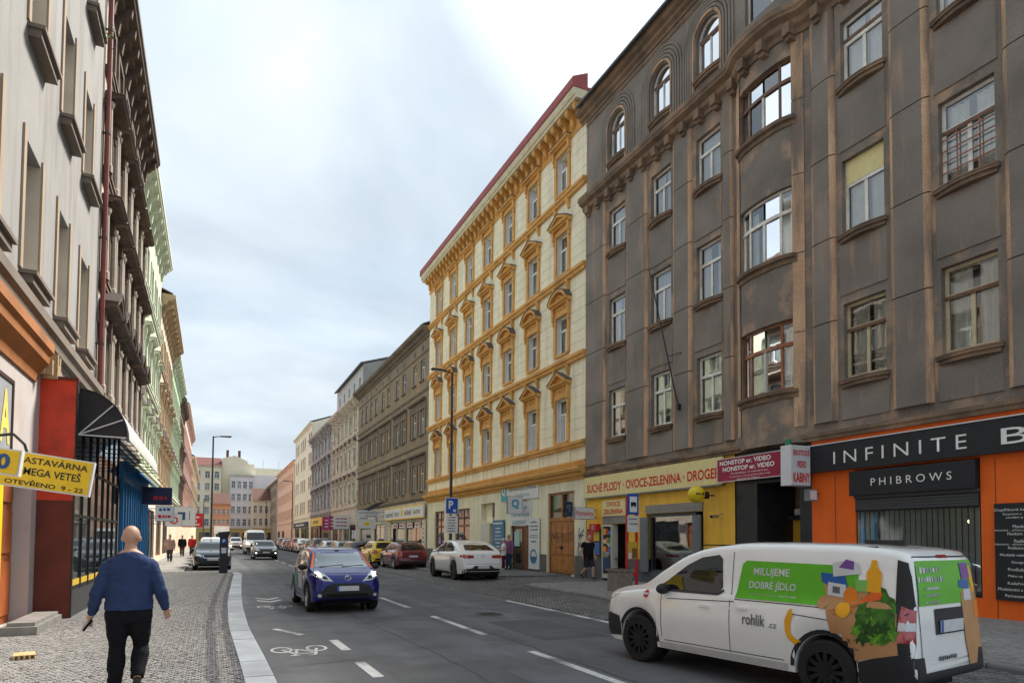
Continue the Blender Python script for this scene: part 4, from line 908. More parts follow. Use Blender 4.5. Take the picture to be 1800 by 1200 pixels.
left_house(21.35, 10.9, 18.2, 'brown ornate house with rows of deep dark window hoods and half-columns', BRO, BRT, mat('dark shop storey', (.16, .13, .11), .8, .2, 1), .48, pil=BRO, nc=6, ww=.92, fl=[(5.75, 7.65, 'tri'), (9.0, 10.95, 'flat'), (12.1, 13.95, 'flat'), (15.2, 16.75, 'frame')], ground=[(.95, 1.9, .1, 3.2, 'door', GREYMET), (2.3, 10.6, .5, 3.3, 'shop', DKGREY)], corn=.62)
GRN = mat('pale green render', (.60, .66, .49), .85, .08, .8, dirt=(.36, .42, .29), dirt_amt=.5, bscale=50); GRT = mat('light green mouldings', (.64, .69, .54), .85, .1, 1)
left_house(32.3, 13.7, 18.7, 'pale green ornate house on the left beyond the brown one', GRN, GRT, mat('cream shop storey', (.70, .63, .52), .85), .34, ground=[(1, 4.5, .4, 3.2, 'shop', SHOPBR), (5.5, 7, .1, 3, 'door', SHOPBR), (8, 13, .4, 3.2, 'shop', NAVY)], roofm=mat('green roof metal', (.10, .24, .10), .5))
BEI = mat('beige render left', (.68, .57, .43), .85, .08, .8); left_house(46.0, 13.6, 16.9, 'beige house with heavy brown cornice between the two green houses', BEI, mat('tan mouldings', (.50, .38, .25), .85), BEI, .36, ground=[(1, 5, .4, 3.2, 'shop', SHOPBR), (7, 12, .4, 3.2, 'shop', NAVY)], corn=.8)
GR2 = mat('mid green render', (.36, .55, .34), .85, .08, .8); left_house(59.6, 14.4, 16.4, 'mid green house standing between beige and dark brown houses', GR2, GRT, BEI, .36, roofm=MATS['green roof metal'])
DKB = mat('dark brown render', (.22, .17, .13), .9, .15, 1); left_house(74.1, 10.5, 15.8, 'dark brown house before the pink one on the left', DKB, DKB, PNK, .36)
left_house(84.7, 30, 17.2, 'salmon pink house at the far end of the left row', mat('pink render', (.70, .52, .45), .85, .06, .8), mat('pink mouldings', (.74, .52, .44), .85), PNK, .36, nc=11)
left_house(115, 45, 14.5, 'cream ochre house closing the left row of houses', BEI, BEI, BEI, .3, nc=14)

# ================================================================ houses closing the street
def end_house(label, x0, x1, Y, H, wm, roofm, nc, nf, gh=4.2, ridge=3.2, ww=1.3, gm=None, style='none', D=14, gable=False, rz=0):
    b = thing('apartment_building', label, 'building', (x0, Y, 0), rz); L = x1-x0; sp = L/nc; fh = (H-gh-.8)/nf
    generic(b, L, H, gh, [sp*(i+.5) for i in range(nc)], [(gh+.7+i*fh, gh+.7+i*fh+min(2., fh-1.2), style) for i in range(nf)], ww, wm, wm, gm or wm, corn=.4, corn_h=.4, roofm=roofm, D=D, ridge=ridge, bandz=[(gh-.1, gh+.2, .2)],
            ground=[(L*.08, L*.42, .3, 3.1, 'shop', SHOPBR), (L*.55, L*.92, .3, 3.1, 'shop', DKGREY)])
    return b
CR3 = mat('dull cream render', (.76, .69, .52), .85, .08, .3); WH3 = mat('greyish white render', (.70, .69, .69), .85, .06, .3); OR3 = mat('orange terracotta render', (.78, .38, .20), .85, .08, .4); YG = mat('ochre shop storey', (.55, .42, .16), .85)
end_house('tall dull cream house with red-brown roof at the end of the street', -10, 2.2, 205, 22.0, CR3, mat('maroon roof tiles', (.15, .045, .038), .8, .2, 5), 5, 5, gm=YG, ridge=3)
g2 = thing('apartment_building', 'blank cream gable wall rising beside the tall cream house', 'building', (2.3, 207, 0))
MB().prism([(0, 0), (9.0, 0), (9.0, 21.5), (6.2, 24.4), (3.4, 25.6), (0, 24.6)], 0, 12, 'y').build('wall', CR3, g2)
for x in (1.4, 4.6): MB().box(x-.35, x+.35, 1, 2, 25, 27.2).build('chimney', TILE, g2)
end_house('low orange house with brown hipped roof in front of the grey-white block', 0.0, 4.3, 184, 10.2, OR3, TILE, 4, 2, ridge=3.0, ww=.7, D=9)
g3 = end_house('greyish white four-storey block at the end of the street', 4.5, 10.6, 200, 19.2, WH3, SLATE, 4, 4, ww=1.05, gm=YG, ridge=.6)
MB().box(6.1, 12.0, .3, 10, 0, 19.6).build('blank_wall', mat('pale grey blank render', (.76, .75, .75), .9, .04, .3), g3)
end_house('small cream house with brown gabled roof right of the grey-white block', 9.9, 17.0, 190, 11.8, mat('light cream render', (.70, .62, .48), .85, .05, .4), TILE, 5, 2, ridge=3.4, ww=.85, gm=YG, D=10)
g4 = thing('apartment_building', 'pale yellow rooftop block showing above the grey-white block', 'building', (8.5, 235, 0))
MB().box(0, 17, 0, 12, 0, 25).box(0, 4, 0, 6, 25, 26.2).build('wall', mat('pale yellow render', (.78, .74, .58), .9, .06, .3), g4)
for x in (2, 7, 12): MB().tube((x, 3, 25), (x, 3, 28), .05, n=5).build('aerial', GREYMET, g4)
# ================================================================ SIGNS AND STREET FURNITURE
def sign_right(name, label, Ya, Yb, z0, z1, d, face, edge=None, thick=.08, lines=(), rim=0, cat='sign', x=None):
    """board parallel to the right fronts; left end Ya (far), right end Yb (near)"""
    o = thing(name, label, cat, ((x or XR)-d, Ya, z0), -pi/2); L = Ya-Yb; h = z1-z0
    MB().box(0, L, 0, thick, 0, h).build('board', face, o)
    if rim:
        for p in ((0, L, 0, rim), (0, L, h-rim, h), (0, rim, rim, h-rim), (L-rim, L, rim, h-rim)): MB().box(p[0], p[1], -.012, -.002, p[2], p[3]).build('rim', edge, o)
    for s, cx, cz, w, hh, m, bo in lines: text(s, w*L, hh*h, m, o, (cx*L, -.006 if not rim else -.006, cz*h), bold=bo)
    return o
REDL = paint('red lettering', (.62, .012, .012)); CRY = paint('pale yellow board face', (.80, .68, .32)); LETW = paint('white lettering', (.85, .85, .83)); TEAL = paint('teal lettering', (.05, .35, .45)); NAVL = paint('navy lettering', (.03, .09, .25))
o = sign_right('shop_sign', 'long pale yellow fascia board with red SUCHÉ PLODY lettering', 24.15, 15.82, 3.44, 4.30, .10, CRY, lines=[('SUCHÉ PLODY · OVOCE-ZELENINA · DROGER', .505, .47, .965, .50, REDL, .025)])
MB().box(0, 8.33, -.05, .12, -.05, -.002).build('trim_rail', GREYMET, o)
sign_right('shop_sign', 'dark red banner board reading NONSTOP er. VIDEO above the passage', 15.80, 12.62, 3.45, 4.17, .34, BURG, edge=PALE, rim=.02, lines=[('NONSTOP er. VIDEO', .36, .80, .64, .19, LETW, .03), ('NONSTOP er. VIDEO', .40, .53, .64, .19, LETW, .03), ('25 videokabin, 15 volitelných pro', .42, .32, .46, .09, LETW, 0), ('V suterénu; vchod průchodem neb', .42, .19, .50, .09, LETW, 0), ('Husitská 46, Praha 3', .41, .07, .28, .08, LETW, 0)])
sign_right('shop_sign', 'pale yellow board with red OVOCE ZELENINA above the greengrocer door', 22.85, 21.2, 2.62, 3.26, .06, CRY, lines=[('OVOCE', .5, .74, .58, .30, REDL, .02), ('ZELENINA', .5, .28, .84, .30, REDL, .02)])
o = sign_right('shop_sign', 'long black fascia with widely spaced thin white letters over the orange shop', 12.58, 3.4, 3.47, 4.17, .16, paint('matt black board', (.018, .02, .024), .6), edge=PALE, lines=[('I N F I N I T E', .268, .46, .355, .44, LETW, -.004), ('B', .545, .46, .055, .46, LETW, 0)])
MB().box(0, 9.18, -.02, .1, .70, .725).build('trim_rail', PALE, o)
sign_right('shop_sign', 'small black box sign with white letters directly above the blinds window', 11.34, 8.36, 2.80, 3.40, .12, MATS['matt black board'], thick=.2, lines=[('P H I B R O W S', .52, .50, .64, .30, LETW, 0)])
pl = []
for s_, u, z, h_ in (('Doplňkové ku', .01, .93, .075), ('Skupinové a', .16, .885, .05), ('studijní p', .22, .85, .05), ('Manikúra', .34, .76, .062), ('klasická · přístrojová', .01, .72, .05), ('Manikúra', .24, .685, .055), ('Pedikúra', .36, .61, .062), ('klasická · přístrojová', .01, .575, .05), ('Pedikúra', .25, .54, .055), ('Modeláž nehtů', .10, .47, .06), ('Design', .31, .39, .06), ('Prodlužování', .24, .32, .06), ('Make-up', .24, .25, .06), ('Kadeřnictví', .23, .18, .06), ('Modelování a', .05, .115, .06), ('Permanentní', .18, .05, .06)):
    w_ = len(s_)*h_*.62; pl.append((s_, (u+w_/2)/1.95, z, w_/1.95, h_/1.95, 0))
sign_right('price_board', 'black price board with white handwritten salon services on the orange wall', 8.05, 6.1, .50, 2.45, .05, MATS['matt black board'], thick=.05, lines=[(s, x, z, w, h, LETW, b) for s, x, z, w, h, b in pl], cat='board')
# laundry signs
o = sign_right('shop_sign', 'white laundry panel with a teal block at its left end', 33.2, 28.65, 3.72, 4.66, .06, PALE, lines=[('Samoobslužná prádelna', .60, .60, .72, .26, NAVL, .006), ('laundromat', .60, .27, .38, .2, TEAL, 0)])
MB().box(.02, .75, -.012, -.002, .02, .92).build('colour_block', paint('teal sign block', (.03, .38, .50)), o); text('Q', .42, .5, LETW, o, (.385, -.018, .52), bold=.03)
sign_right('shop_sign', 'white board reading PRÁDELNA, ПРАЧЕЧНАЯ, LAUNDRY over the laundry door', 32.0, 29.45, 2.38, 3.58, .05, PALE, lines=[('PRÁDELNA', .47, .78, .75, .17, TEAL, .02), ('ПРАЧЕЧНАЯ', .5, .46, .82, .17, TEAL, .02), ('LAUNDRY', .47, .14, .68, .17, TEAL, .02)])
BAN = paint('blue banner', (.02, .17, .33))
o = sign_right('advert_panel', 'tall blue laundry advert panel standing left of the laundry door', 34.25, 32.7, .2, 2.72, .10, BAN, thick=.05, lines=[('~', .5, .93, .8, .05, LETW, .02), ('~', .5, .82, .45, .035, LETW, .01), ('~~', .5, .74, .5, .035, LETW, .01), ('APARTMÁNY', .5, .66, .6, .04, LETW, .01), ('RESTAURACE', .5, .58, .62, .04, LETW, .01), ('~', .5, .50, .4, .035, LETW, .01), ('~~', .5, .42, .35, .035, LETW, .01)], cat='advert')
for i, (x, z, r) in enumerate(((.5, .25, .20), (.8, .22, .22), (1.05, .27, .18), (.6, .5, .10), (.85, .62, .08))): MB().lathe([(.001, -.008), (r, -.008), (r, -.001)], 16, (x, 0, z), 'y').build('bubble', PALE, o)
o = sign_right('advert_panel', 'tall white laundry advert panel standing right of the laundry door', 29.6, 28.45, .2, 2.72, .10, PALE, thick=.05, lines=[('~', .5, .92, .6, .04, NAVL, 0), ('~~', .5, .84, .8, .035, NAVL, 0), ('~~~', .5, .77, .7, .035, NAVL, 0), ('~', .5, .66, .7, .02, NAVL, 0), ('~~', .5, .62, .75, .02, NAVL, 0), ('~~', .5, .54, .5, .04, NAVL, 0)], cat='advert')
MB().lathe([(.28, -.004), (.36, -.012), (.36, -.001)], 24, (.57, 0, .62), 'y').build('drum_ring', BAN, o); MB().prism([(.57+.27*cos(t), .62+.27*sin(t)) for t in [pi+pi*i/10 for i in range(11)]], -.008, -.001, 'y').build('water', BAN, o)
def sign_cross(name, label, X0, X1, Y, z0, z1, face, thick=.14, lines=(), cat='sign', edge=None, tilt=0, bracket=True, wallx=None, rz=0):
    """projecting box sign whose face looks back along the street to the camera"""
    o = thing(name, label, cat, (X0, Y, z0), rz); o.rotation_euler = (0, tilt, rz); w = X1-X0; h = z1-z0
    MB().box(0, w, 0, thick, 0, h).build('housing', edge or GREYMET, o); MB().box(.02, w-.02, -.012, -.002, .02, h-.02).build('face', face, o)
    for s, cx, cz, ww, hh, m, bo in lines: text(s, ww*w, hh*h, m, o, (cx*w, -.018, cz*h), bold=bo)
    if wallx is not None:
        a = w if wallx > X1 else 0; e = wallx-X0
        for z in (h*.2, h*.8): MB().tube((a, thick/2, z), (e, thick/2, z), .018).build('bracket', BLACK, o)
    return o
o = sign_cross('projecting_sign', 'white projecting box sign with burgundy EROTICKÉ VIDEO KABINY and green lamp on top', 13.72, 14.42, 12.45, 3.12, 4.18, PALE, .34, [('EROTICKÉ', .52, .83, .84, .17, REDL, .03), ('VIDEO', .52, .53, .5, .17, REDL, .03), ('KABINY', .52, .2, .86, .24, REDL, .03)], edge=PALE, wallx=14.6)
MB().lathe([(.001, 1.25), (.05, 1.24), (.075, 1.18), (.075, 1.10), (.09, 1.09), (.09, 1.06)], 14, (.1, .17, 0)).build('beacon', mat('green beacon', (.01, .22, .10), .2, obj=True), o, smooth=True)
sign_cross('projecting_sign', 'small white projecting sign reading Potraviny at the greengrocer corner', 13.55, 14.5, 23.35, 2.50, 3.0, PALE, .12, [('Potraviny', .5, .45, .85, .5, REDL, .01)], wallx=14.6)
o = sign_cross('projecting_sign', 'square white projecting sign with a blue Q ring by the laundry', 13.55, 14.4, 30.1, 2.95, 3.85, PALE, .14, [('Q', .5, .55, .52, .55, TEAL, .05)], wallx=14.6)
# yellow ball sign and camera
o = thing('ball_sign', 'round yellow ball sign on a bracket over the shop window', 'sign', (13.95, 16.4, 2.85)); MB().sphere((0, 0, .27), .27, 20, 14).build('ball', paint('yellow ball', (.80, .60, .02), .3), o, smooth=True)
MB().tube((.25, -.03, .25), (.65, -.1, .25), .02).box(.3, .42, -.12, .02, .14, .36).build('bracket', BLACK, o); text('~', .3, .08, BLACK, o, (-.06, -.262, .27), (0, 0, -.1))
o = thing('security_camera', 'small grey security camera under the yellow ball sign', 'camera', (14.35, 15.9, 2.42)); MB().tube((0, 0, 0), (-.30, -.06, -.02), .055, n=12).build('body', STEEL, o, smooth=True); MB().tube((-.30, -.06, -.02), (-.31, -.062, -.02), .045, n=12).build('lens', BLACK, o); MB().tube((0, 0, .02), (.24, 0, .1), .015).build('bracket', GREYMET, o)
o = thing('floodlight', 'grey floodlight box under the white projecting sign', 'floodlight', (14.2, 12.3, 2.72)); MB().box(0, .3, 0, .16, 0, .3).build('housing', GREYMET, o); MB().box(.03, .27, -.008, -.001, .03, .27).build('lens', PALE, o); MB().tube((.3, .08, .15), (.42, .08, .2), .02).build('bracket', BLACK, o)
o = thing('flagpole', 'thin dark flagpole slanting from its wall socket between the first-floor windows', 'flagpole', (14.42, 17.85, 6.2)); MB().tube((0, 0, 0), (-.38, 1.15, 5.2), .028, .018).build('pole', BLACK, o); MB().box(-.05, .15, -.06, .06, -.08, .12).build('socket', BLACK, o); MB().tube((-.13, .38, 1.85), (.16, -.35, 1.9), .014).build('stay', BLACK, o)
# farther shop signs
BLK2 = MATS['matt black board']
o = sign_right('shop_sign', 'cream furniture shop board with yellow rim and KUCHYNĚ STOLY lettering', 59.2, 47.0, 3.25, 4.32, .30, PALE, edge=YELLOW, rim=.10, lines=[('KUCHYNĚ · STOLY', .24, .47, .38, .40, BLACK, .02), ('SKŘÍNĚ · ŠATNY', .75, .50, .38, .40, BLACK, .02)])
MB().sphere((6.1, -.02, .58), .3, 14, 8, (1, .1, 1)).build('sun_emblem', YELLOW, o)
for i, Y in enumerate((58.3, 47.9)):
    sign_right('shop_sign', ('narrow yellow and white vertical sign at the left end of the furniture shop', 'narrow yellow and white vertical sign at the right end of the furniture shop')[i], Y, Y-.8, .7, 3.1, .14, PALE, edge=YELLOW, rim=.08, lines=[(c, .5, .86-.14*k, .32, .08, BLACK, .02) for k, c in enumerate(('~~~', '~~', '~', '~~~~', '~~~', '~~'))])
for i, (Y, s) in enumerate(((57.0, 'first from the left'), (54.9, 'second from the left'), (52.4, 'third from the left'), (50.2, 'rightmost'))): sign_right('shop_sign', f'small white strip in the furniture shop window, {s}', Y, Y-1.6, 2.55, 2.95, .05, PALE, thick=.03, lines=[('~', .5, .5, .7, .45, REDL, .01)])
sign_cross('projecting_sign', 'white projecting lightbox with dark lettering hung above the yellow emblem box', 12.0, 14.2, 60.2, 3.55, 4.25, PALE, .2, [('KUCHYNĚ NÁBYTEK', .5, .68, .85, .26, NAVL, .02), ('VE DVOŘE', .6, .28, .5, .24, NAVL, .02)], wallx=14.6)
o = sign_cross('projecting_sign', 'small white projecting box with yellow emblem under the furniture lightbox', 12.1, 13.8, 60.3, 2.55, 3.45, PALE, .2, wallx=14.6); MB().sphere((.85, -.02, .45), .28, 12, 6, (1, .08, .6)).build('emblem', YELLOW, o)
o = thing('wrought_iron_canopy', 'black wrought-iron scroll canopy over a doorway beside the furniture shop', 'canopy', (14.6, 61.5, 4.2))
for k in range(7):
    y = -2.2+k*.7; pts = [(-.05-1.6*(1-cos(pi/2*i/6)), y, .9*cos(pi/2*i/6)) for i in range(7)]; MB().path(pts, .03, 5).build('rib', BLACK, o)
MB().path([(-1.6, -2.2, 0), (-1.6, 2.0, 0)], .04).build('rail', BLACK, o)
MAG = paint('magenta sign', (.45, .02, .20)); 
sign_right('shop_sign', 'white-grey fascia board over the shop left of the wrought-iron canopy', 72, 63.5, 3.3, 4.2, .2, PALE, lines=[('~', .4, .5, .5, .4, NAVL, .01)])
for i, (Y, m, lb) in enumerate(((76.5, PALE, 'white projecting sign with magenta lines beside the magenta signs'), (80, MAG, 'magenta projecting sign nearer the white one'), (84.5, MAG, 'magenta projecting sign farther from the white one'))):
    sign_cross('projecting_sign', lb, 12.6, 14.4, Y, 2.7, 4.3, m, .15, [('~', .5, .75-.25*q, .7, .13, MAG if m is PALE else LETW, .01) for q in range(3)], wallx=14.6)
sign_right('shop_sign', 'yellow fascia board on the ground floor of the grey ornate house', 108, 97, 3.5, 4.7, .25, YELLOW, lines=[('~', .45, .5, .5, .5, BLACK, .02)])
sign_right('shop_sign', 'long dark fascia board on the cream block with red windows', 133, 113, 3.5, 4.4, .25, BLK2, lines=[('~', .5, .5, .6, .4, LETW, .01)])
# street lamps
def lamp(label, x, y, h, arm, base=0.):
    o = thing('street_lamp', label, 'street lamp', (x, y, base), 0, 'street lamps'); P = paint('lamp post paint', (.03, .032, .035))
    MB().lathe([(.11, 0), (.11, .9), (.085, .95), (.055, h-.1), (.055, h)], 12).build('pole', P, o, smooth=True)
    MB().tube((0, 0, h-.06), (arm, 0, h+.03), .035).build('arm', P, o); a = 1 if arm > 0 else -1
    MB().prism([(arm-.0*a, h+.06), (arm+.75*a, h+.10), (arm+.8*a, h+.05), (arm+.7*a, h-.01), (arm, h-.02)], -.13, .13, 'y').build('lamp_head', P, o); MB().box(arm+.1*a, arm+.65*a, -.1, .1, h-.025, h-.012).build('lens', PALE, o)
    return o
lamp('tall black street lamp carrying the blue parking sign on the right pavement', 11.3, 32.3, 10.3, -.35, ZR); lamp('tall black street lamp on the left side rising beyond the parked cars', -.05, 55, 9.4, .5, 0)
lamp('slender street lamp before the cream block far along the right side', 10.6, 100, 9.8, -.6, ZR); lamp('thin far street lamp at the salmon pink house', 10.6, 150, 9.5, -.6, ZR); lamp('thin street lamp at the pink houses far left', -1.3, 120, 8, .6, ZL)
o = thing('parking_sign', 'blue parking sign with white P fixed to the street lamp', 'road sign', (11.3, 32.15, 2.95)); MB().box(-.35, .35, -.03, 0, 0, .85).build('plate', LETW, o); MB().box(-.32, .32, -.036, -.031, .03, .82).build('blue_field', BLUE, o); text('P', .26, .42, LETW, o, (-.06, -.04, .48), bold=.04); text('u', .16, .14, LETW, o, (.14, -.04, .18), bold=.05)
o = thing('parking_plate', 'white supplementary plate below the blue parking sign', 'road sign', (11.3, 32.15, 1.95)); MB().box(-.33, .33, -.03, 0, 0, .92).build('plate', LETW, o)
for i in range(6): text('~'*(i+1), .35, .07, BLACK, o, (0, -.036, .82-i*.14))
# bus stop
o = thing('bus_stop', 'red bus stop post frame with blue bus pictogram and timetable', 'bus stop', (12.15, 17.6, ZR), 0)
for x in (0, .36): MB().box(x-.035, x+.035, -.035, .035, 0, 3.0).build('post', RED, o)
MB().box(.03, .33, -.03, .03, .42, .5).build('rail', RED, o); MB().box(.03, .33, -.03, .03, 2.92, 3.0).build('rail', RED, o)
bf = MB().box(-.02, .40, -.07, -.04, 2.38, 3.05).build('sign_plate', BLUE, o); MB().box(.05, .33, -.078, -.071, 2.46, 2.96).build('white_field', LETW, bf); MB().box(.09, .29, -.085, -.079, 2.66, 2.78).box(.11, .15, -.085, -.079, 2.61, 2.66).box(.23, .27, -.085, -.079, 2.61, 2.66).build('bus_pictogram', BLACK, bf)
np_ = MB().box(-.02, .40, -.07, -.04, 1.82, 2.34).build('name_plate', PALE, o)
for i, s in enumerate(('~', '~~', '~~~', '~~~~')): text(s, (.3, .1, .1, .1)[i], .05, BLACK, np_, (.19 if i == 0 else .0+.1*i, -.075, 2.24 if i == 0 else 2.08))
tt = MB().box(.0, .36, -.05, -.03, .95, 1.5).build('timetable', paint('timetable yellow', (.62, .42, .05)), o); MB().box(.16, .34, -.056, -.051, .97, 1.3).build('notice', paint('brown notice', (.25, .1, .05)), tt); MB().box(.02, .14, -.056, -.051, .97, 1.15).build('notice', PALE, tt)
o = thing('litter_bin', 'square concrete litter bin beside the bus stop', 'bin', (11.3, 16.75, ZR)); CON = mat('exposed aggregate concrete', (.24, .20, .165), .95, .2, 8, bump=.6, bscale=60, fine=.2)
MB().prism([(-.27, -.27), (.27, -.27), (.30, -.20), (.30, .27), (-.27, .27)], .0, .62, 'z').build('body', CON, o); MB().box(-.31, .31, -.31, .31, .622, .68).build('rim', CON, o); MB().box(-.24, .24, -.24, .24, .68, .69).build('liner', BLACK, o)
# parking ticket machine
o = thing('ticket_machine', 'dark parking ticket machine with blue P standing at the kerb end', 'ticket machine', (.50, 31.7, ZL)); TM = paint('anthracite cabinet', (.02, .022, .026))
MB().box(-.17, .17, -.14, .14, .0, 1.55).build('cabinet', TM, o); MB().prism([(-.18, 1.55), (.17, 1.55), (.26, 1.85), (-.26, 1.80)], -.16, .16, 'y').build('hood', TM, o)
MB().box(-.10, .10, -.148, -.141, 1.32, 1.52).build('emblem_field', BLUE, o); text('P', .09, .14, LETW, o, (0, -.155, 1.42), bold=.03); MB().box(-.1, .1, -.15, -.141, .88, 1.12).build('panel', PALE, o)
# ------------------------------------------------ left side
o = sign_cross('projecting_sign', 'yellow drooping box sign with black letters and opening hours 9 - 22', -2.72, -1.60, 11.0, 2.36, 2.86, YELLOW, .13, [('ASTAVÁRNA', .60, .80, .68, .22, BLACK, .012), ('MEGA VETEŠ', .58, .50, .60, .26, BLACK, .012), ('OTEVŘENO  9 - 22', .52, .16, .82, .17, BLACK, .015)], edge=PALE, tilt=radians(7.5))
o.location.z = 2.36
MB().path([(-.2, .07, .62), (.1, .07, .72), (.25, .07, .60), (.30, .07, .48)], .02).build('bracket', BLACK, o); MB().path([(-.3, .07, .25), (0, .07, .25)], .02).build('bracket', BLACK, o)
o = sign_cross('projecting_sign', 'smaller yellow box sign with blue 0 cut by the left edge', -3.2, -2.30, 10.4, 2.52, 2.86, YELLOW, .13, [('0', .80, .5, .16, .6, NAVL, .04)], edge=PALE, tilt=radians(6))
o = thing('wall_sign', 'grey framed wall sign with large yellow letter A above the pavement', 'sign', (-3.03, 10.6, 2.95), pi/2); MB().box(0, 2.3, -.05, 0, 0, 1.15).build('board', paint('grey sign face', (.34, .36, .38)), o)
for p in ((-.06, 2.36, -.06, 0), (-.06, 2.36, 1.15, 1.21), (-.06, 0, 0, 1.15), (2.3, 2.36, 0, 1.15)): MB().box(p[0], p[1], -.07, .0, p[2], p[3]).build('frame', paint('brown sign frame', (.06, .03, .025)), o)
text('A', .55, .85, paint('pale yellow letter', (.85, .68, .15)), o, (1.95, -.057, .58), bold=.03)
# projecting black shopfront with red end panel
o = thing('shopfront', 'black glazed shopfront box with a tall red end panel facing down the pavement', 'shopfront', (-2.46, 15.1, ZL), pi/2)
SF = paint('black shop joinery', (.012, .012, .013)); L = 6.6; D = .56
MB().box(.05, L, .0, D, 0, .52).build('plinth', paint('dark grey plinth slab', (.05, .052, .055)), o)
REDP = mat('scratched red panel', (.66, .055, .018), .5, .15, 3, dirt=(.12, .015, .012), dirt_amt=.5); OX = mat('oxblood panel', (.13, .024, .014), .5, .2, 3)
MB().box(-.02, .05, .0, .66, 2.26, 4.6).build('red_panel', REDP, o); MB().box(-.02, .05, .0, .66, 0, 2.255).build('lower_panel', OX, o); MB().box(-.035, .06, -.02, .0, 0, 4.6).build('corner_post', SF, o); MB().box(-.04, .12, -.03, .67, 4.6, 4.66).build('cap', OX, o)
n = 7
for i in range(n+1): x = .06+i*(L-.06)/n; MB().box(x, x+.05, -.01, .06, .52, 4.4).build('mullion', SF, o)
for z in (.52, 1.95, 2.95, 4.34): MB().box(.05, L, .0, .055, z, z+.07).build('transom', SF, o)
for i in range(n):
    x0 = .11+i*(L-.06)/n; x1 = x0+(L-.06)/n-.05
    for z0, z1 in ((.59, 1.95), (2.02, 2.95), (3.02, 4.34)): MB().box(x0, x1, .02, .03, z0, z1).build('pane', GLASSD, o)
    MB().box(x0, x1, .012, .018, .6, .72).build('sticker_strip', paint('yellow strip', (.75, .5, .05)), o)
MB().box(.05, L, .05, D, 4.4, 4.55).build('top_deck', SF, o); MB().box(.05, L, .42, D-.02, .52, 4.4).build('back_board', DKGREY, o)
rs = random.Random(6)
for i in range(16): x = .3+rs.uniform(0, 6.5); MB().lathe([(.001, .53), (.09, .53), (.12, .7), (.05, .82), (.03, .95+rs.uniform(0, .2)), (.001, .96)], 8, (x, .25, 0)).build('display_item', rs.choice([SHOPBR, PALE, YELLOW, STEEL]), o)
# black hoop awning
o = thing('awning', 'black hooped awning with white ribs above the glazed shopfront', 'awning', (-2.46, 15.35, 3.62), pi/2)
AW = mat('black awning cloth', (.02, .02, .022), .6, .2, 4, obj=True); AWW = mat('weathered white awning cloth', (.58, .58, .56), .7, .12, 3, obj=True)
def aw(t, r=1.): return (-.86*sin(t)*r, .04+.94*cos(t)*r)
n = 10; La = 8.2
pr = [aw(pi/2*i/n) for i in range(n+1)]+[aw(pi/2*(n-i)/n, .985) for i in range(n+1)]
MB().prism(pr, .3, La, 'x').build('cover', AWW, o); MB().prism(pr, 0, .3, 'x').build('cover_edge', AW, o)
MB().prism([aw(pi/2*i/n, .98) for i in range(n+1)]+[(0, .04)], .02, .05, 'x').build('end_panel', AW, o)
for t in (pi*.25, pi*.37, pi*.5): y, z = aw(t, .97); MB().tube((-.01, -.01, .05), (-.01, y, z), .014, n=6).build('rib', PALE, o)
for i in range(9):
    x = .3+i*.97
    for t in (pi*.5,): y, z = aw(t, .98); MB().tube((x, 0, .06), (x, y, z), .012, n=5).build('strut', BLACK, o)
o = MB().box(0, .5, 0, 1.9, 0, .14).box(.08, .45, .1, 1.85, .14, .2).build('doorstep', mat('worn step stone', (.25, .24, .22), .9, .2, 4), None, (-3.0, 12.7, ZL-.01)); tag(o, 'worn grey stone doorstep before the orange door', 'doorstep')
o = MB().box(0, .23, 0, .3, 0, .055).build('wood_block', mat('raw chipped wood', (.62, .42, .20), .8, .25, 18, obj=True), None, (-2.25, 10.2, ZL), (0, 0, .2)); tag(o, 'small pale wooden block lying on the cobbled pavement', 'wood block')
for i in range(4): c = MB().box(.02+i*.055, .05+i*.055, -.006, .0, .008, .046).build('slot', mat('dark wood slot', (.10, .06, .03), .9), o)
# blue shopfront next to it
o = thing('shopfront', 'bright blue shopfront with tall narrow panes beyond the black one', 'shopfront', (-2.52, 23.3, ZL), pi/2); BF = paint('bright blue joinery', (.015, .16, .38)); L = 8.6
MB().box(0, L, 0, .5, 0, .45).build('plinth', BF, o); MB().box(0, L, -.02, .5, 3.3, 3.9).build('fascia', BF, o); MB().prism([(-.0, 3.9), (-.45, 3.55), (-.45, 3.6), (-.0, 3.97)], 0, L, 'x').build('hood', BF, o)
for i in range(13): x = i*(L-.09)/12; MB().box(x, x+.09, -.03, .08, .45, 3.3).build('mullion', BF, o)
for i in range(12): x = .09+i*(L-.09)/12; MB().box(x, x+(L-.09)/12-.09, .02, .03, .45, 3.3).build('pane', GLASSM, o)
MB().box(0, L, .4, .5, .45, 3.3).build('back_board', PALE, o)
o = thing('roller_shutter', 'grey roller shutter strip between the black and blue shopfronts', 'shutter', (-2.6, 21.8, ZL), pi/2)
for i in range(24): MB().box(0, 1.4, 0, .03, .05+i*.12, .16+i*.12).build('slat', GREYMET, o)
MB().box(0, 1.4, .03, .44, 0, 3.2).build('box', DKGREY, o)
# drainpipe with its clamps
o = thing('drainpipe', 'dull red drainpipe running down between the grey and brown houses', 'drainpipe', (-2.92, 21.22, 0)); MB().tube((0, 0, 3.5), (0, 0, 19), .058, n=12).build('pipe', mat('dull red pipe', (.25, .07, .06), .5, .2, 3), o, smooth=True)
for z in range(4, 19, 3): MB().lathe([(.072, 0), (.072, .06)], 12, (0, 0, z)).box(-.2, 0, -.02, .02, z, z+.05).build('clamp', LEAD, o)
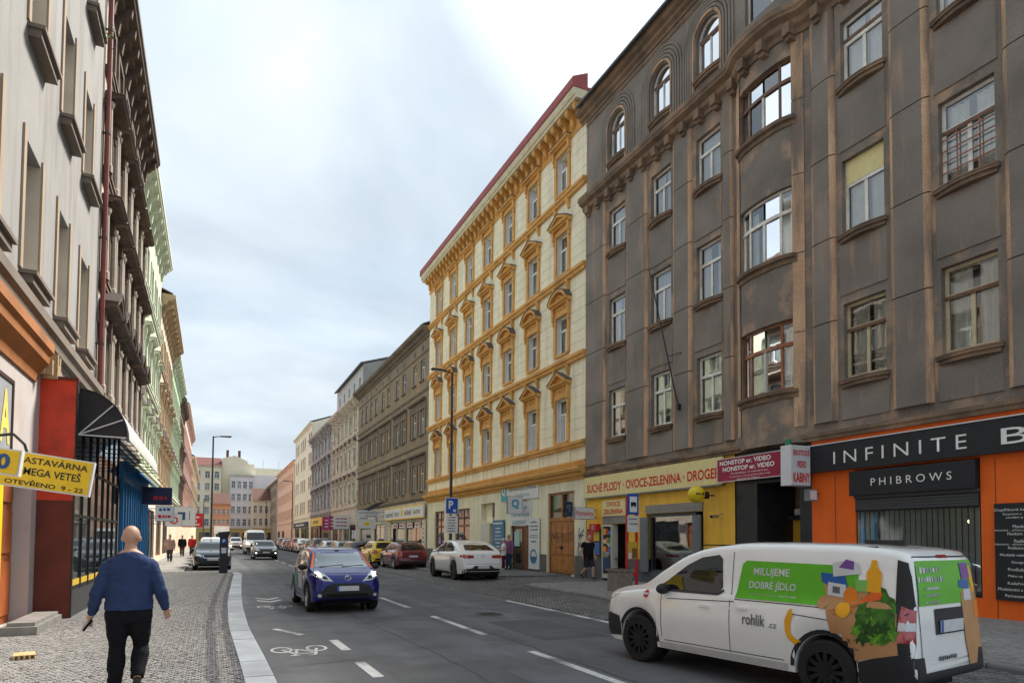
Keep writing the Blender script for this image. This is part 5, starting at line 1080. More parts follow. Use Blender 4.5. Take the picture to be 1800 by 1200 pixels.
# hanging signs farther down the left pavement
sign_cross('projecting_sign', 'dark navy projecting sign with a small red mark over the left pavement', -2.5, -1.45, 29.0, 2.90, 3.60, NAVY, .18, [('~', .6, .4, .45, .25, RED, 0)], wallx=-2.95)
sign_cross('projecting_sign', 'white projecting sign with red stripe below the navy one', -2.3, -1.55, 33.0, 2.35, 3.05, PALE, .15, [('~', .5, .75, .6, .2, NAVL, .01), ('~', .5, .3, .7, .22, REDL, .03)], wallx=-2.95)
sign_cross('projecting_sign', 'small white sign with a red ring next to the striped one', -2.2, -1.4, 38.0, 1.95+.25, 2.85, PALE, .12, [('O', .5, .5, .5, .6, REDL, .02)], wallx=-2.95)
sign_cross('projecting_sign', 'white and dark round-emblem sign hanging farther along the left pavement', -2.2, -.9, 44.0, 2.3, 3.5, PALE, .15, [('~', .5, .55, .5, .5, NAVL, .05)], wallx=-2.95)
sign_cross('projecting_sign', 'bright red projecting sign with white lines over the far left pavement', -2.3, -.7, 62.0, 2.5, 3.7, paint('bright red sign', (.62, .015, .03)), .15, [('~', .5, .72, .7, .16, LETW, .01), ('~', .5, .45, .5, .16, LETW, .01), ('~', .5, .2, .7, .14, LETW, .01)], wallx=-2.95)

o = thing('weed', 'small green weed sprouting from a high sill of the grey plastered house', 'plant', (-2.85, 19.35, 14.55)); LEAFM = mat('fresh weed leaf', (.10, .26, .03), .7, .3, 20, obj=True); rw = random.Random(8)
for k in range(26):
    a = rw.uniform(0, 6.3); r = rw.uniform(.05, .32); z = rw.uniform(-.12, .42); p = Vector((.12+r*.5*cos(a), r*sin(a), z)); d = Vector((cos(a), sin(a), rw.uniform(-.3, .6))).normalized()*.07; n = d.cross(Vector((0, 0, 1))).normalized()*.025
    MB().add([p, p+d*.5+n, p+d, p+d*.5-n], [(0, 1, 2, 3)]).build('leaf', LEAFM, o)
for k in range(4): MB().tube((.1, 0, -.05), (.12+rw.uniform(-.1, .1), rw.uniform(-.2, .2), rw.uniform(.1, .35)), .006, n=5).build('stem', LEAFM, o)
# ================================================================ VEHICLES
def pchip(tab):
    tab = sorted(tab); xs = [t[0] for t in tab]; ys = [t[1] for t in tab]; n = len(xs)
    h = [xs[i+1]-xs[i] for i in range(n-1)]; d = [(ys[i+1]-ys[i])/h[i] for i in range(n-1)]
    m = [d[0]]+[0 if d[i-1]*d[i] <= 0 else 2*d[i-1]*d[i]/(d[i-1]+d[i]) for i in range(1, n-1)]+[d[-1]]
    def f(x):
        if x <= xs[0]: return ys[0]
        if x >= xs[-1]: return ys[-1]
        i = max(j for j in range(n-1) if xs[j] <= x); t = (x-xs[i])/h[i]
        return (2*t**3-3*t*t+1)*ys[i]+(t**3-2*t*t+t)*h[i]*m[i]+(-2*t**3+3*t*t)*ys[i+1]+(t**3-t*t)*h[i]*m[i+1]
    return f
TYRE = mat('tyre rubber', (.018, .018, .019), .85, .2, 9, obj=True); RIMS = mat('silver alloy', (.45, .46, .47), .3, .05, 4, metal=.9, obj=True, fine=0); RIMB = mat('black alloy', (.025, .025, .028), .35, .05, 4, metal=.5, obj=True, fine=0)
CGLASS = mat('car glass', (.012, .016, .018), .02, .2, 3, obj=True, fine=0, spec=.45, coat=.15); CTRIM = paint('black car plastic', (.022, .022, .024), .6); CHROME = mat('chrome', (.7, .7, .72), .15, .02, 3, metal=1., obj=True, fine=0)
CLEAR = mat('headlight glass', (.55, .58, .60), .08, .3, 25, obj=True, fine=0, spec=.9, coat=1.); LITL = mat('lit headlight', (1, .97, .9), .2, 0, 1, obj=True, fine=0, emit=1.6); TAIL = mat('red tail light', (.38, .008, .015), .12, .2, 12, obj=True, fine=0, spec=.8, coat=1.); PLATE = paint('plate white', (.62, .63, .64)); EUB = paint('plate blue', (.02, .09, .45)); UNDER = paint('underbody black', (.006, .006, .006), .9); SEAM = paint('panel gap', (.01, .01, .01), .8)
def loft(P):
    L, W = P['L'], P['W']; top, belt, plan = pchip(P['top']), pchip(P['belt']), pchip(P['plan']); R = P['R']; Ra = R*P.get('arch', 1.16); zb0 = P.get('sill', .21); tum = P.get('tum', .30)
    xs = [L/2-L*i/56 for i in range(57)]+[L/2-L*k for k in (.003, .008, .016, .03)]+[-L/2+L*k for k in (.003, .008, .016, .03)]
    for xw in (P['xf'], P['xr']): xs += [xw+Ra*cos(pi*i/18) for i in range(19)]+[xw-Ra-.004, xw+Ra+.004]
    xs = [x for x in cuts(xs) if -L/2 <= x <= L/2]; xs = [x for i, x in enumerate(xs) if i == 0 or x-xs[i-1] > .002]
    def zb(x):
        z = zb0+.10*max(0, (abs(x)-(L/2-.35))/.35)**2
        for xw in (P['xf'], P['xr']):
            if abs(x-xw) < Ra: z = max(z, R+sqrt(Ra*Ra-(x-xw)**2))
        return z
    rows = []
    for x in xs:
        w = W/2*plan(x); b = belt(x); tp = max(top(x), b+.004); h = tp-b; z0 = min(zb(x), b-.06); q = .93*w
        r = [(.62*w, z0), (.955*w, z0), (.985*w, z0+.25*(b-z0)), (1.0*w, z0+.52*(b-z0)), (.99*w, z0+.80*(b-z0)), (.965*w, z0+.93*(b-z0)), (.945*w, b), (q-.01, b+min(.02, .25*h)),
             (q-tum*h*.5, b+h*.5), (q-tum*h*.86, b+h*.84), (q*.97-tum*h*.98, b+h*.94), (.86*q-tum*h*.9, b+h*.975), (.5*q, b+h*.995), (0, tp)]
        rows.append([(x, y, z) for y, z in r])
    mb = MB(); k = len(rows[0]); vs = []
    for r in rows: vs += r+[(x, -y, z) for x, y, z in r[-2::-1]]
    kk = 2*k-1; fs = []
    for i in range(len(rows)-1):
        for j in range(kk-1): fs.append((i*kk+j, i*kk+j+1, (i+1)*kk+j+1, (i+1)*kk+j))
        fs.append((i*kk+kk-1, i*kk, (i+1)*kk, (i+1)*kk+kk-1))
    for i in (0, len(rows)-1):
        for j in range(k-2): fs.append((i*kk+j, i*kk+j+1, i*kk+kk-2-j, i*kk+kk-1-j))
        fs.append((i*kk+k-2, i*kk+k-1, i*kk+k))
    mb.add(vs, fs); return mb, vs, fs
class Car:
    def __init__(s, name, label, cat, loc, rz, P, paintm, group=None, rim=None):
        s.o = thing(name, label, cat, loc, rz, group); s.P = P
        mb, v, f = loft(P); s.body = mb.build('body', paintm, s.o, smooth=True, angle=50); s.bvh = BVHTree.FromPolygons(v, f)
        L, W, R = P['L'], P['W'], P['R']
        MB().box(-L/2+.25, L/2-.25, -W*.33, W*.33, .19, .62).build('underbody', UNDER, s.o)
        rim = rim or RIMS; tw = P.get('tw', .21)
        ty = MB().lathe([(R*.66, -tw/2), (R*.92, -tw/2), (R, -tw*.36), (R, tw*.36), (R*.92, tw/2), (R*.66, tw/2), (R*.62, tw*.3)], 26, axis='y').mesh('wheel', TYRE); smooth_mesh(ty, 40)
        rb = MB().lathe([(.001, -.02), (R*.62, -.02), (R*.68, tw*.47), (R*.62, tw*.50), (R*.59, tw*.30), (R*.55, tw*.02), (.001, tw*.02)], 26, axis='y')
        for i in range(P.get('spokes', 5)):
            a = 2*pi*i/P.get('spokes', 5); ca, sa = cos(a), sin(a); wd = R*(.13 if P.get('spokes', 5) < 8 else .07)
            vs = [(ca*r_-sa*q_, y_, sa*r_+ca*q_) for r_, y_ in ((.05, tw*.42), (R*.62, tw*.44)) for q_ in (-wd, wd)]+[(ca*r_-sa*q_, tw*.1, sa*r_+ca*q_) for r_ in (.05, R*.62) for q_ in (-wd, wd)]
            rb.add(vs, [(0, 1, 3, 2), (4, 6, 7, 5), (0, 4, 5, 1), (2, 3, 7, 6), (0, 2, 6, 4), (1, 5, 7, 3)])
        rb.lathe([(.001, tw*.46), (.055, tw*.46), (.065, tw*.2)], 12, axis='y'); rm = rb.mesh('rim', rim)
        for x in (P['xf'], P['xr']):
            for sd in (1, -1):
                w = put('wheel', ty, s.o, (x, sd*(W/2-tw/2-.015), R), (0, 0, 0 if sd > 0 else pi)); put('rim', rm, w)
            # dark wheel housing
            MB().lathe([(.001, -W*.30), (R*1.10, -W*.30)], 18, (x, 0, R+.02), 'y').lathe([(R*1.10, W*.30), (.001, W*.30)], 18, (x, 0, R+.02), 'y').build('wheel_housing', UNDER, s.o)
    def cast(s, view, a, b, off):
        if view == 'L': h = s.bvh.ray_cast(Vector((a, 4, b)), Vector((0, -1, 0))); n = Vector((0, off, 0))
        elif view == 'R': h = s.bvh.ray_cast(Vector((a, -4, b)), Vector((0, 1, 0))); n = Vector((0, -off, 0))
        elif view == 'F': h = s.bvh.ray_cast(Vector((8, a, b)), Vector((-1, 0, 0))); n = Vector((off, 0, 0))
        elif view == 'B': h = s.bvh.ray_cast(Vector((-8, a, b)), Vector((1, 0, 0))); n = Vector((-off, 0, 0))
        else: h = s.bvh.ray_cast(Vector((a, b, 6)), Vector((0, 0, -1))); n = Vector((0, 0, off))
        return None if h[0] is None else h[0]+n
    def panel(s, name, view, poly, m, off=.006, step=.07, parent=None):
        pts = []
        for p, q in zip(poly, poly[1:]+poly[:1]):
            d = math.hypot(q[0]-p[0], q[1]-p[1]); k = max(1, int(d/step))
            for i in range(k): pts.append(Vector((p[0]+(q[0]-p[0])*i/k, p[1]+(q[1]-p[1])*i/k)))
        nb = len(pts); x0, x1 = min(p.x for p in pts), max(p.x for p in pts); y0, y1 = min(p.y for p in pts), max(p.y for p in pts)
        gx = int((x1-x0)/step); gy = int((y1-y0)/step); inner = []
        def inside(x, y):
            c = False; j = nb-1
            for i in range(nb):
                if (pts[i].y > y) != (pts[j].y > y) and x < (pts[j].x-pts[i].x)*(y-pts[i].y)/(pts[j].y-pts[i].y)+pts[i].x: c = not c
                j = i
            return c
        for i in range(1, gx+1):
            for j in range(1, gy+1):
                x, y = x0+(x1-x0)*i/(gx+1), y0+(y1-y0)*j/(gy+1)
                if inside(x, y): inner.append(Vector((x, y)))
        vs, _, fs, *_r = delaunay_2d_cdt(pts+inner, [], [list(range(nb))], 1, 1e-5)
        co = [s.cast(view, v.x, v.y, off) for v in vs]
        idx = {}; out = []
        for i, c in enumerate(co):
            if c is not None: idx[i] = len(out); out.append(c)
        fs = [tuple(idx[i] for i in f) for f in fs if all(i in idx for i in f)]
        if not fs: return None
        o = MB().add(out, fs).build(name, m, parent or s.o); me = o.data
        me.polygons.foreach_set('use_smooth', [True]*len(me.polygons))
        if view in 'FB':
            want = Vector((1, 0, 0)) if view == 'F' else Vector((-1, 0, 0))
        else: want = {'L': Vector((0, 1, 0)), 'R': Vector((0, -1, 0)), 'T': Vector((0, 0, 1))}[view]
        if sum(p.normal.dot(want) for p in me.polygons) < 0: me.flip_normals()
        return o
    def both(s, name, poly, m, off=.006, **k):
        for v in 'LR': s.panel(name, v, poly, m, off, **k)
    def mirror(s, name, view, poly, m, off=.006, parent=None, **k):
        a = s.panel(name, view, poly, m, off, parent=parent, **k); b = s.panel(name, view, [(-y, z) for y, z in poly][::-1], m, off, parent=parent, **k); return a, b
    def strip(s, name, view, pts, w, m, off=.004):
        for p, q in zip(pts[:-1], pts[1:]):
            d = Vector((q[0]-p[0], q[1]-p[1])).normalized(); n = Vector((-d.y, d.x))*w/2
            s.panel(name, view, [(p[0]+n.x, p[1]+n.y), (p[0]-n.x, p[1]-n.y), (q[0]-n.x, q[1]-n.y), (q[0]+n.x, q[1]+n.y)], m, off, .12)
    def lettering(s, view, body, cx, cz, w, h, m, off=.012, **k):
        me = text_mesh(body, w, h, m, **k); sg = {'L': -1, 'R': 1, 'F': 1, 'B': -1}[view]
        ok = True
        for v in me.vertices:
            c = s.cast(view, cx+sg*v.co.x, cz+v.co.z, off)
            if c is None: ok = False; continue
            v.co = c
        if ok: return put('lettering', me, s.o)
    def mirrors(s, x, z, m, w=.11):
        W = s.P['W']/2*.93
        for sd in (1, -1):
            mb = MB().sphere((0, 0, 0), 1, 10, 8, (.07, w, .075)); o = mb.build('wing_mirror', m, s.o, (x, sd*(W+.10), z), smooth=True); MB().box(-.02, .02, -.08*sd-.03, -.08*sd+.03, -.05, .0).build('arm', CTRIM, o)
    def handles(s, xs, z, m):
        for x in xs:
            for v in 'LR':
                c = s.cast(v, x, z, .0); sd = 1 if v == 'L' else -1
                if c: MB().box(-.09, .09, 0, .025*sd, -.014, .014).build('door_handle', m, s.o, c)
    def plate(s, view, z, w=.52, h=.11, y=0):
        # number plate: the digits are blurred in the photograph, so only grey field and blue end
        c = s.cast(view, y, z, .02)
        if c is None: return
        sg = 1 if view == 'F' else -1; o = MB().box(0, .012*sg, -w/2, w/2, -h/2, h/2).build('number_plate', PLATE, s.o, c); e = MB().box(.012*sg, .014*sg, (w/2-.045)*1, (w/2), -h/2, h/2) if sg < 0 else MB().box(.012, .014, -w/2, -w/2+.045, -h/2, h/2); e.build('plate_band', EUB, o)
    def arches(s, m, wd=.05):
        P = s.P; R = P['R']; Ra = R*P.get('arch', 1.16)
        for xw in (P['xf'], P['xr']):
            poly = [(xw+(Ra+.004)*cos(t), R+(Ra+.004)*sin(t)) for t in [pi*i/16 for i in range(17)]]+[(xw+(Ra+wd)*cos(t), R+(Ra+wd)*sin(t)) for t in [pi*(16-i)/16 for i in range(17)]]
            s.both('arch_trim', [(x, max(z, .27)) for x, z in poly], m, .008, step=.09)
    def standard(s, glass=CGLASS):
        P = s.P
        if 'ws' in P: z0, w0, z1, w1 = P['ws']; s.panel('windscreen', 'F', [(-w0, z0), (-w0*.5, z0-.015), (w0*.5, z0-.015), (w0, z0), (w1, z1), (w1*.5, z1+.012), (-w1*.5, z1+.012), (-w1, z1)], glass)
        if 'rw' in P: z0, w0, z1, w1 = P['rw']; s.panel('rear_window', 'B', [(-w0, z0), (w0, z0), (w1, z1), (-w1, z1)], glass)
        for poly in P.get('sw', []): s.both('side_window', poly, glass)
        for pts in P.get('seams', []):
            for v in 'LR': s.strip('door_seam', v, pts, .010, SEAM)
HATCH = dict(L=4.28, W=1.79, H=1.47, R=.325, xf=1.28, xr=-1.36, top=[(2.14, .60), (2.09, .74), (1.9, .86), (1.5, .94), (1.05, 1.0), (.75, 1.15), (.32, 1.38), (-.15, 1.46), (-.9, 1.45), (-1.5, 1.36), (-1.72, 1.24), (-1.98, 1.0), (-2.08, .92), (-2.14, .60)], belt=[(2.14, .58), (2.0, .76), (1.5, .87), (1.0, .92), (-1.3, .98), (-1.95, .95), (-2.14, .56)], plan=[(2.14, .72), (2.05, .86), (1.85, .95), (1.4, 1), (-1.4, 1), (-1.9, .95), (-2.08, .88), (-2.14, .80)],
    ws=(1.02, .66, 1.38, .52), rw=(1.02, .60, 1.33, .48), sw=[[(.93, .99), (.62, 1.14), (.22, 1.36), (-.22, 1.40), (-.24, 1.0)], [(-.30, 1.0), (-.28, 1.40), (-.85, 1.39), (-1.15, 1.33), (-1.22, 1.04)], [(-1.27, 1.06), (-1.22, 1.31), (-1.45, 1.24), (-1.55, 1.10)]], seams=[[(.98, .96), (1.0, .45), (.92, .30)], [(-.27, 1.0), (-.29, .30)], [(-1.0, .98), (-1.08, .72)], [(.95, .32), (-1.0, .32)]])
MINI = dict(L=3.72, W=1.74, H=1.53, R=.335, xf=1.13, xr=-1.28, arch=1.14, sill=.24, top=[(1.86, .62), (1.83, .80), (1.72, .90), (1.45, .98), (1.10, 1.05), (.82, 1.20), (.42, 1.43), (.05, 1.51), (-.6, 1.53), (-1.2, 1.46), (-1.45, 1.36), (-1.68, 1.02), (-1.80, .92), (-1.86, .6)], belt=[(1.86, .60), (1.75, .80), (1.4, .90), (1.0, .95), (-1.1, 1.02), (-1.65, .98), (-1.86, .56)], plan=[(1.86, .74), (1.80, .86), (1.62, .95), (1.2, 1), (-1.2, 1), (-1.65, .95), (-1.86, .82)],
    ws=(1.06, .67, 1.41, .54), rw=(1.04, .58, 1.36, .46), sw=[[(1.0, 1.03), (.75, 1.17), (.36, 1.38), (-.1, 1.43), (-.12, 1.03)], [(-.18, 1.03), (-.16, 1.43), (-.7, 1.42), (-.95, 1.15), (-.98, 1.06)]], seams=[[(1.0, 1.0), (.95, .4)], [(-.15, 1.03), (-.17, .32)], [(-.98, 1.0), (-.9, .5)], [(.9, .32), (-.9, .32)]], spokes=9)
SUV = dict(L=4.73, W=1.89, H=1.6, R=.372, xf=1.47, xr=-1.40, arch=1.13, sill=.27, tum=.33, top=[(2.365, .74), (2.32, .90), (2.1, 1.02), (1.3, 1.13), (1.0, 1.28), (.5, 1.51), (0, 1.60), (-.6, 1.59), (-1.25, 1.45), (-1.75, 1.27), (-2.1, 1.15), (-2.28, 1.08), (-2.365, .68)], belt=[(2.365, .70), (2.1, .93), (1.2, 1.03), (-.8, 1.09), (-1.6, 1.12), (-2.2, 1.06), (-2.365, .64)], plan=[(2.365, .74), (2.25, .88), (2.0, .96), (1.5, 1), (-1.5, 1), (-2.0, .96), (-2.27, .88), (-2.365, .80)],
    ws=(1.15, .70, 1.50, .56), rw=(1.19, .62, 1.46, .47), sw=[[(1.15, 1.10), (.85, 1.26), (.40, 1.47), (-.1, 1.53), (-.12, 1.12)], [(-.18, 1.12), (-.16, 1.53), (-.6, 1.51), (-1.10, 1.36), (-1.38, 1.20), (-1.28, 1.15)]], seams=[[(1.18, 1.05), (1.15, .45)], [(-.15, 1.1), (-.18, .36)], [(-1.1, 1.1), (-1.0, .75)], [(1.1, .40), (-.95, .40)]], spokes=10, tw=.26)
WAGON = dict(HATCH, L=4.66, W=1.81, xf=1.40, xr=-1.30, top=[(2.33, .60), (2.28, .74), (2.05, .88), (1.6, .97), (1.1, 1.02), (.8, 1.16), (.35, 1.38), (-.15, 1.46), (-1.0, 1.46), (-1.9, 1.40), (-2.1, 1.25), (-2.22, 1.0), (-2.28, .92), (-2.33, .58)], belt=[(2.33, .57), (2.15, .80), (1.6, .90), (1.0, .94), (-1.3, .99), (-2.2, .97), (-2.33, .56)], plan=[(2.33, .74), (2.24, .88), (2.0, .96), (1.5, 1), (-1.5, 1), (-2.1, .96), (-2.33, .82)], rw=(1.02, .60, 1.36, .50), ws=(1.04, .68, 1.38, .54),
    sw=[[(.98, 1.01), (.68, 1.15), (.26, 1.36), (-.22, 1.40), (-.24, 1.01)], [(-.30, 1.01), (-.28, 1.40), (-1.1, 1.39), (-1.15, 1.03)], [(-1.2, 1.04), (-1.16, 1.38), (-1.8, 1.33), (-1.95, 1.10)]])
FAMILY = dict(SUV, H=1.66, top=[(2.365, .74), (2.32, .92), (2.1, 1.04), (1.3, 1.13), (1.0, 1.30), (.55, 1.55), (0, 1.66), (-1.2, 1.66), (-1.95, 1.58), (-2.15, 1.35), (-2.28, 1.06), (-2.365, .68)], rw=(1.15, .64, 1.52, .54), sw=[[(1.15, 1.10), (.85, 1.28), (.42, 1.50), (-.1, 1.57), (-.12, 1.12)], [(-.18, 1.12), (-.16, 1.57), (-1.05, 1.57), (-1.1, 1.14)], [(-1.16, 1.15), (-1.1, 1.56), (-1.75, 1.5), (-1.9, 1.22)]])
VAN = dict(L=4.95, W=1.74, H=1.83, R=.335, xf=1.60, xr=-1.48, arch=1.17, sill=.26, tum=.15, top=[(2.475, .66), (2.45, .84), (2.3, .96), (1.95, 1.06), (1.55, 1.12), (1.15, 1.34), (.70, 1.57), (.30, 1.675), (-.4, 1.73), (-1.6, 1.72), (-2.25, 1.67), (-2.38, 1.60), (-2.44, 1.22), (-2.475, .55)], belt=[(2.475, .63), (2.35, .86), (1.9, .98), (1.4, 1.03), (0, 1.06), (-2.2, 1.08), (-2.40, 1.0), (-2.475, .5)], plan=[(2.475, .74), (2.42, .85), (2.2, .95), (1.7, 1), (-2.1, 1), (-2.38, .965), (-2.475, .90)],
    ws=(1.15, .70, 1.58, .60), seams=[[(1.12, 1.03), (1.10, .42)], [(-.12, 1.60), (-.14, .36)], [(1.05, .38), (-.95, .38)], [(-.2, 1.02), (-2.3, 1.02)], [(-1.0, .92), (-2.2, .86)], [(1.0, .95), (-.2, .99)]], spokes=12, tw=.22)
BIGVAN = dict(L=5.9, W=2.04, H=2.45, R=.35, xf=1.95, xr=-1.7, sill=.3, tum=.10, top=[(2.95, .85), (2.9, 1.05), (2.6, 1.25), (2.3, 1.38), (1.95, 1.85), (1.55, 2.25), (1.1, 2.42), (-2.6, 2.45), (-2.88, 2.35), (-2.95, .8)], belt=[(2.95, .8), (2.7, 1.08), (2.2, 1.22), (-2.7, 1.25), (-2.95, .7)], plan=[(2.95, .76), (2.85, .9), (2.5, .98), (2.0, 1), (-2.8, 1), (-2.95, .94)], ws=(1.42, .86, 2.14, .80), sw=[[(2.05, 1.35), (1.55, 2.0), (.95, 2.05), (.9, 1.35)]], seams=[[(2.1, 1.3), (2.05, .5)], [(.85, 2.1), (.85, .4)]])
CW = carpaint('white car paint', (.86, .86, .84), 0); CBLUE = mat('deep blue car paint', (.002, .008, .17), .3, .02, 3, metal=.3, obj=True, fine=0, coat=.5, spec=.4); CMAR = carpaint('maroon car paint', (.16, .012, .025), .3); CYEL = carpaint('yellow car paint', (.80, .55, .005), 0); CBLK = carpaint('black car paint', (.012, .014, .018), .2); CDKB = carpaint('dark blue-black car paint', (.012, .018, .03), .3); CSIL = carpaint('silver car paint', (.42, .43, .44), .6); CBRN = carpaint('dark brown car paint', (.05, .035, .03), .4); CRED = carpaint('red car paint', (.42, .01, .015), .1); CGRY = carpaint('grey car paint', (.13, .14, .15), .5)
AWAY, TOWARD = pi/2, -pi/2
# ---------------- delivery van in front
def grocery_van():
    c = Car('delivery_van', 'white grocery delivery van with green panels and printed paper bag driving away in front', 'van', (6.33, 6.22, 0), AWAY+.165, VAN, CW, rim=RIMB); P = VAN; c.o.scale = (.865, .92, .95)
    for w_ in c.o.children:
        if w_.name.startswith('wheel') and not w_.name.startswith('wheel_h'): w_.scale = (.95/.865, 1, 1)
    GRN_ = paint('lime green print', (.11, .46, .015), .4); TAN = paint('paper bag print', (.50, .26, .11), .5); OJ = paint('orange juice print', (.85, .40, .01), .4); ORA = paint('orange fruit print', (.80, .22, .01), .4); CAR_ = paint('carrot print', (.78, .13, .02), .4); LEAF = mat('lettuce print', (.04, .14, .012), .5, .7, 16, obj=True, fine=0); LEAF2 = mat('bright lettuce print', (.10, .28, .02), .5, .6, 24, obj=True, fine=0); LEAF3 = mat('dark lettuce print', (.015, .07, .008), .5, .6, 24, obj=True, fine=0); BLU = paint('blue tray print', (.01, .10, .36), .4); PUR = paint('purple print', (.18, .06, .32), .4); GRYL = paint('grey print', (.12, .12, .12), .5)
    c.standard()
    c.panel('windscreen_edge', 'F', [(-.72, 1.13), (.72, 1.13), (.72, 1.15), (-.72, 1.15)], CTRIM, .009)
    dark = [(1.20, 1.10), (1.02, 1.20), (.68, 1.41), (.42, 1.52), (.12, 1.56), (.06, 1.51), (.02, 1.16), (.07, 1.08), (1.1, 1.06)]
    c.both('side_window', dark, CGLASS)
    for v in 'LR': c.strip('window_rubber', v, [(1.22, 1.08), (1.0, 1.06), (.08, 1.065), (.0, 1.12)], .03, CTRIM, .008)
    # black lower bumpers and arch trims
    c.panel('bumper', 'F', [(-.86, .26), (.86, .26), (.86, .58), (.5, .50), (-.5, .50), (-.86, .58)], CTRIM, .012); c.both('bumper', [(2.46, .30), (2.46, .60), (2.30, .66), (2.02, .62), (2.0, .34)], CTRIM, .010)
    c.both('rear_bumper', [(-1.88, .28), (-2.455, .30), (-2.455, .62), (-2.25, .62), (-1.90, .50)], CTRIM, .012, step=.04); c.panel('rear_bumper', 'B', [(-.80, .28), (.80, .28), (.80, .60), (.64, .60), (.60, .44), (-.60, .44), (-.64, .60), (-.80, .60)], CTRIM, .012, step=.04)
    c.arches(CTRIM, .055); c.both('sill_trim', [(1.15, .27), (1.15, .35), (-1.0, .35), (-1.0, .27)], paint('sill grey', (.50, .50, .49)), .006)  # van sill strip in a plain grey, darker than the white body
    c.mirror('headlight', 'F', [(.42, .78), (.82, .80), (.80, .96), (.60, .93)], CLEAR, .01); c.both('headlight', [(2.44, .80), (2.20, .90), (2.05, .98), (2.24, .95), (2.42, .90)], CLEAR, .012); c.panel('grille', 'F', [(-.6, .62), (.6, .62), (.55, .76), (-.55, .76)], CTRIM, .01)
    c.plate('F', .52)
    c.handles([.28], .90, CW); c.handles([-.35], .92, CW); c.mirrors(1.02, 1.08, CTRIM, .13)
    MB().box(-.35, .12, -.03, .03, 0, .06).build('roof_aerial', CTRIM, c.o, (-1.7, .1, 1.70)); 
    for sd in (-1, 1): MB().box(-2.0, .5, sd*.62-.015, sd*.62+.015, 1.675, 1.69).build('roof_channel', SEAM, c.o)
    # livery, left and right sides
    for v in 'LR':
        c.panel('green_panel', v, [(-.20, 1.04), (-.28, 1.46), (-.34, 1.50), (-1.78, 1.48), (-1.86, 1.42), (-1.80, 1.04)], GRN_, .008)
        c.panel('bag_print', v, [(-1.36, 1.34), (-1.45, 1.28), (-1.62, .50), (-1.84, .50), (-2.32, .62), (-2.30, 1.02), (-2.10, 1.20)], TAN, .013); c.panel('potato_print', v, [(-1.55, 1.0), (-1.60, .95), (-2.0, 1.02), (-1.98, 1.12)], mat('potato print', (.42, .18, .06), .5, .4, 30, obj=True, fine=0), .0145)  # brown potato patch is part of the printed bag
        rl = random.Random(4); leaf = []
        for i in range(26): t = 2*pi*i/26; r = rl.uniform(.82, 1.1); leaf.append((-2.08+.25*r*cos(t), .98+.29*r*sin(t)))
        c.panel('lettuce_print', v, leaf, LEAF, .016, step=.05)
        for i in range(12):
            lx, lz, la, ls = -2.08+rl.uniform(-.2, .2), .95+rl.uniform(-.22, .2), rl.uniform(0, 6.3), rl.uniform(.06, .11); c.panel('leaf_print', v, [(lx+ls*cos(la+t)*(1 if k_ % 2 else .55), lz+ls*sin(la+t)*(1 if k_ % 2 else .55)) for k_, t in enumerate([2*pi*q/10 for q in range(10)])], (LEAF, LEAF2, LEAF3)[i % 3], .0175+.0004*i, step=.05)
        c.panel('tray_print', v, [(-1.42, 1.30), (-1.40, 1.40), (-1.70, 1.38), (-1.74, 1.26), (-1.60, 1.22)], BLU, .016); c.panel('box_print', v, [(-1.56, 1.36), (-1.54, 1.51), (-1.72, 1.54), (-1.86, 1.51), (-1.88, 1.40)], PLATE, .018); c.panel('box_top_print', v, [(-1.62, 1.46), (-1.70, 1.55), (-1.80, 1.53), (-1.80, 1.44)], PUR, .020)
        c.panel('carton_print', v, [(-1.50, 1.16), (-1.50, 1.30), (-1.72, 1.28), (-1.72, 1.14)], PLATE, .018); c.panel('carton_mark', v, [(-1.56, 1.19), (-1.56, 1.26), (-1.65, 1.25), (-1.65, 1.18)], GRYL, .020)
        for cx, cz, r, m in ((-1.78, 1.17, .085, ORA), (-1.72, 1.02, .085, OJ), (-1.46, 1.08, .07, TAN)): c.panel('fruit_print', v, [(cx+r*cos(2*pi*i/14), cz+r*sin(2*pi*i/14)) for i in range(14)], m, .021, step=.05)
        c.panel('carrot_print', v, [(-1.80, 1.06), (-2.02, 1.22), (-2.14, 1.22), (-2.12, 1.15), (-1.98, 1.12)], CAR_, .022); c.panel('bottle_print', v, [(-1.96, 1.22), (-1.95, 1.42), (-1.99, 1.48), (-2.0, 1.55), (-2.06, 1.55), (-2.07, 1.48), (-2.12, 1.42), (-2.12, 1.22)], OJ, .019); c.panel('cup_print', v, [(-1.84, 1.22), (-1.82, 1.34), (-1.97, 1.34), (-1.96, 1.22)], paint('green cup print', (.2, .5, .1)), .0195)
        c.panel('croissant_mark', v, [(-1.02, .96), (-1.06, .98), (-1.08, .90), (-1.05, .80), (-1.06, .70), (-1.13, .64), (-1.18, .62), (-1.10, .58), (-1.02, .64), (-.98, .72), (-.97, .84)], OJ, .010, step=.04)
    c.lettering('L', 'MILUJEME', -.72, 1.36, .52, .115, PLATE, bold=.018); c.lettering('L', 'DOBRÉ JÍDLO', -.74, 1.21, .68, .13, PLATE, bold=.018); c.lettering('L', '~', -.75, 1.10, .70, .022, PLATE)
    c.lettering('L', 'rohlik', -.52, .80, .34, .135, GRYL, bold=.012); c.lettering('L', '.cz', -.80, .755, .12, .05, GRYL)
    c.lettering('L', '~', -1.92, .70, .32, .05, paint('dark green print', (.03, .07, .02))); c.lettering('L', '~~', -1.93, .62, .26, .02, GRYL)
    c.panel('fuel_sticker', 'L', [(1.42+.055*cos(2*pi*i/12), .985+.055*sin(2*pi*i/12)) for i in range(12)], RED, .010, step=.04); c.panel('sticker_band', 'L', [(1.365, .975), (1.365, 1.0), (1.475, 1.0), (1.475, .975)], PLATE, .012)
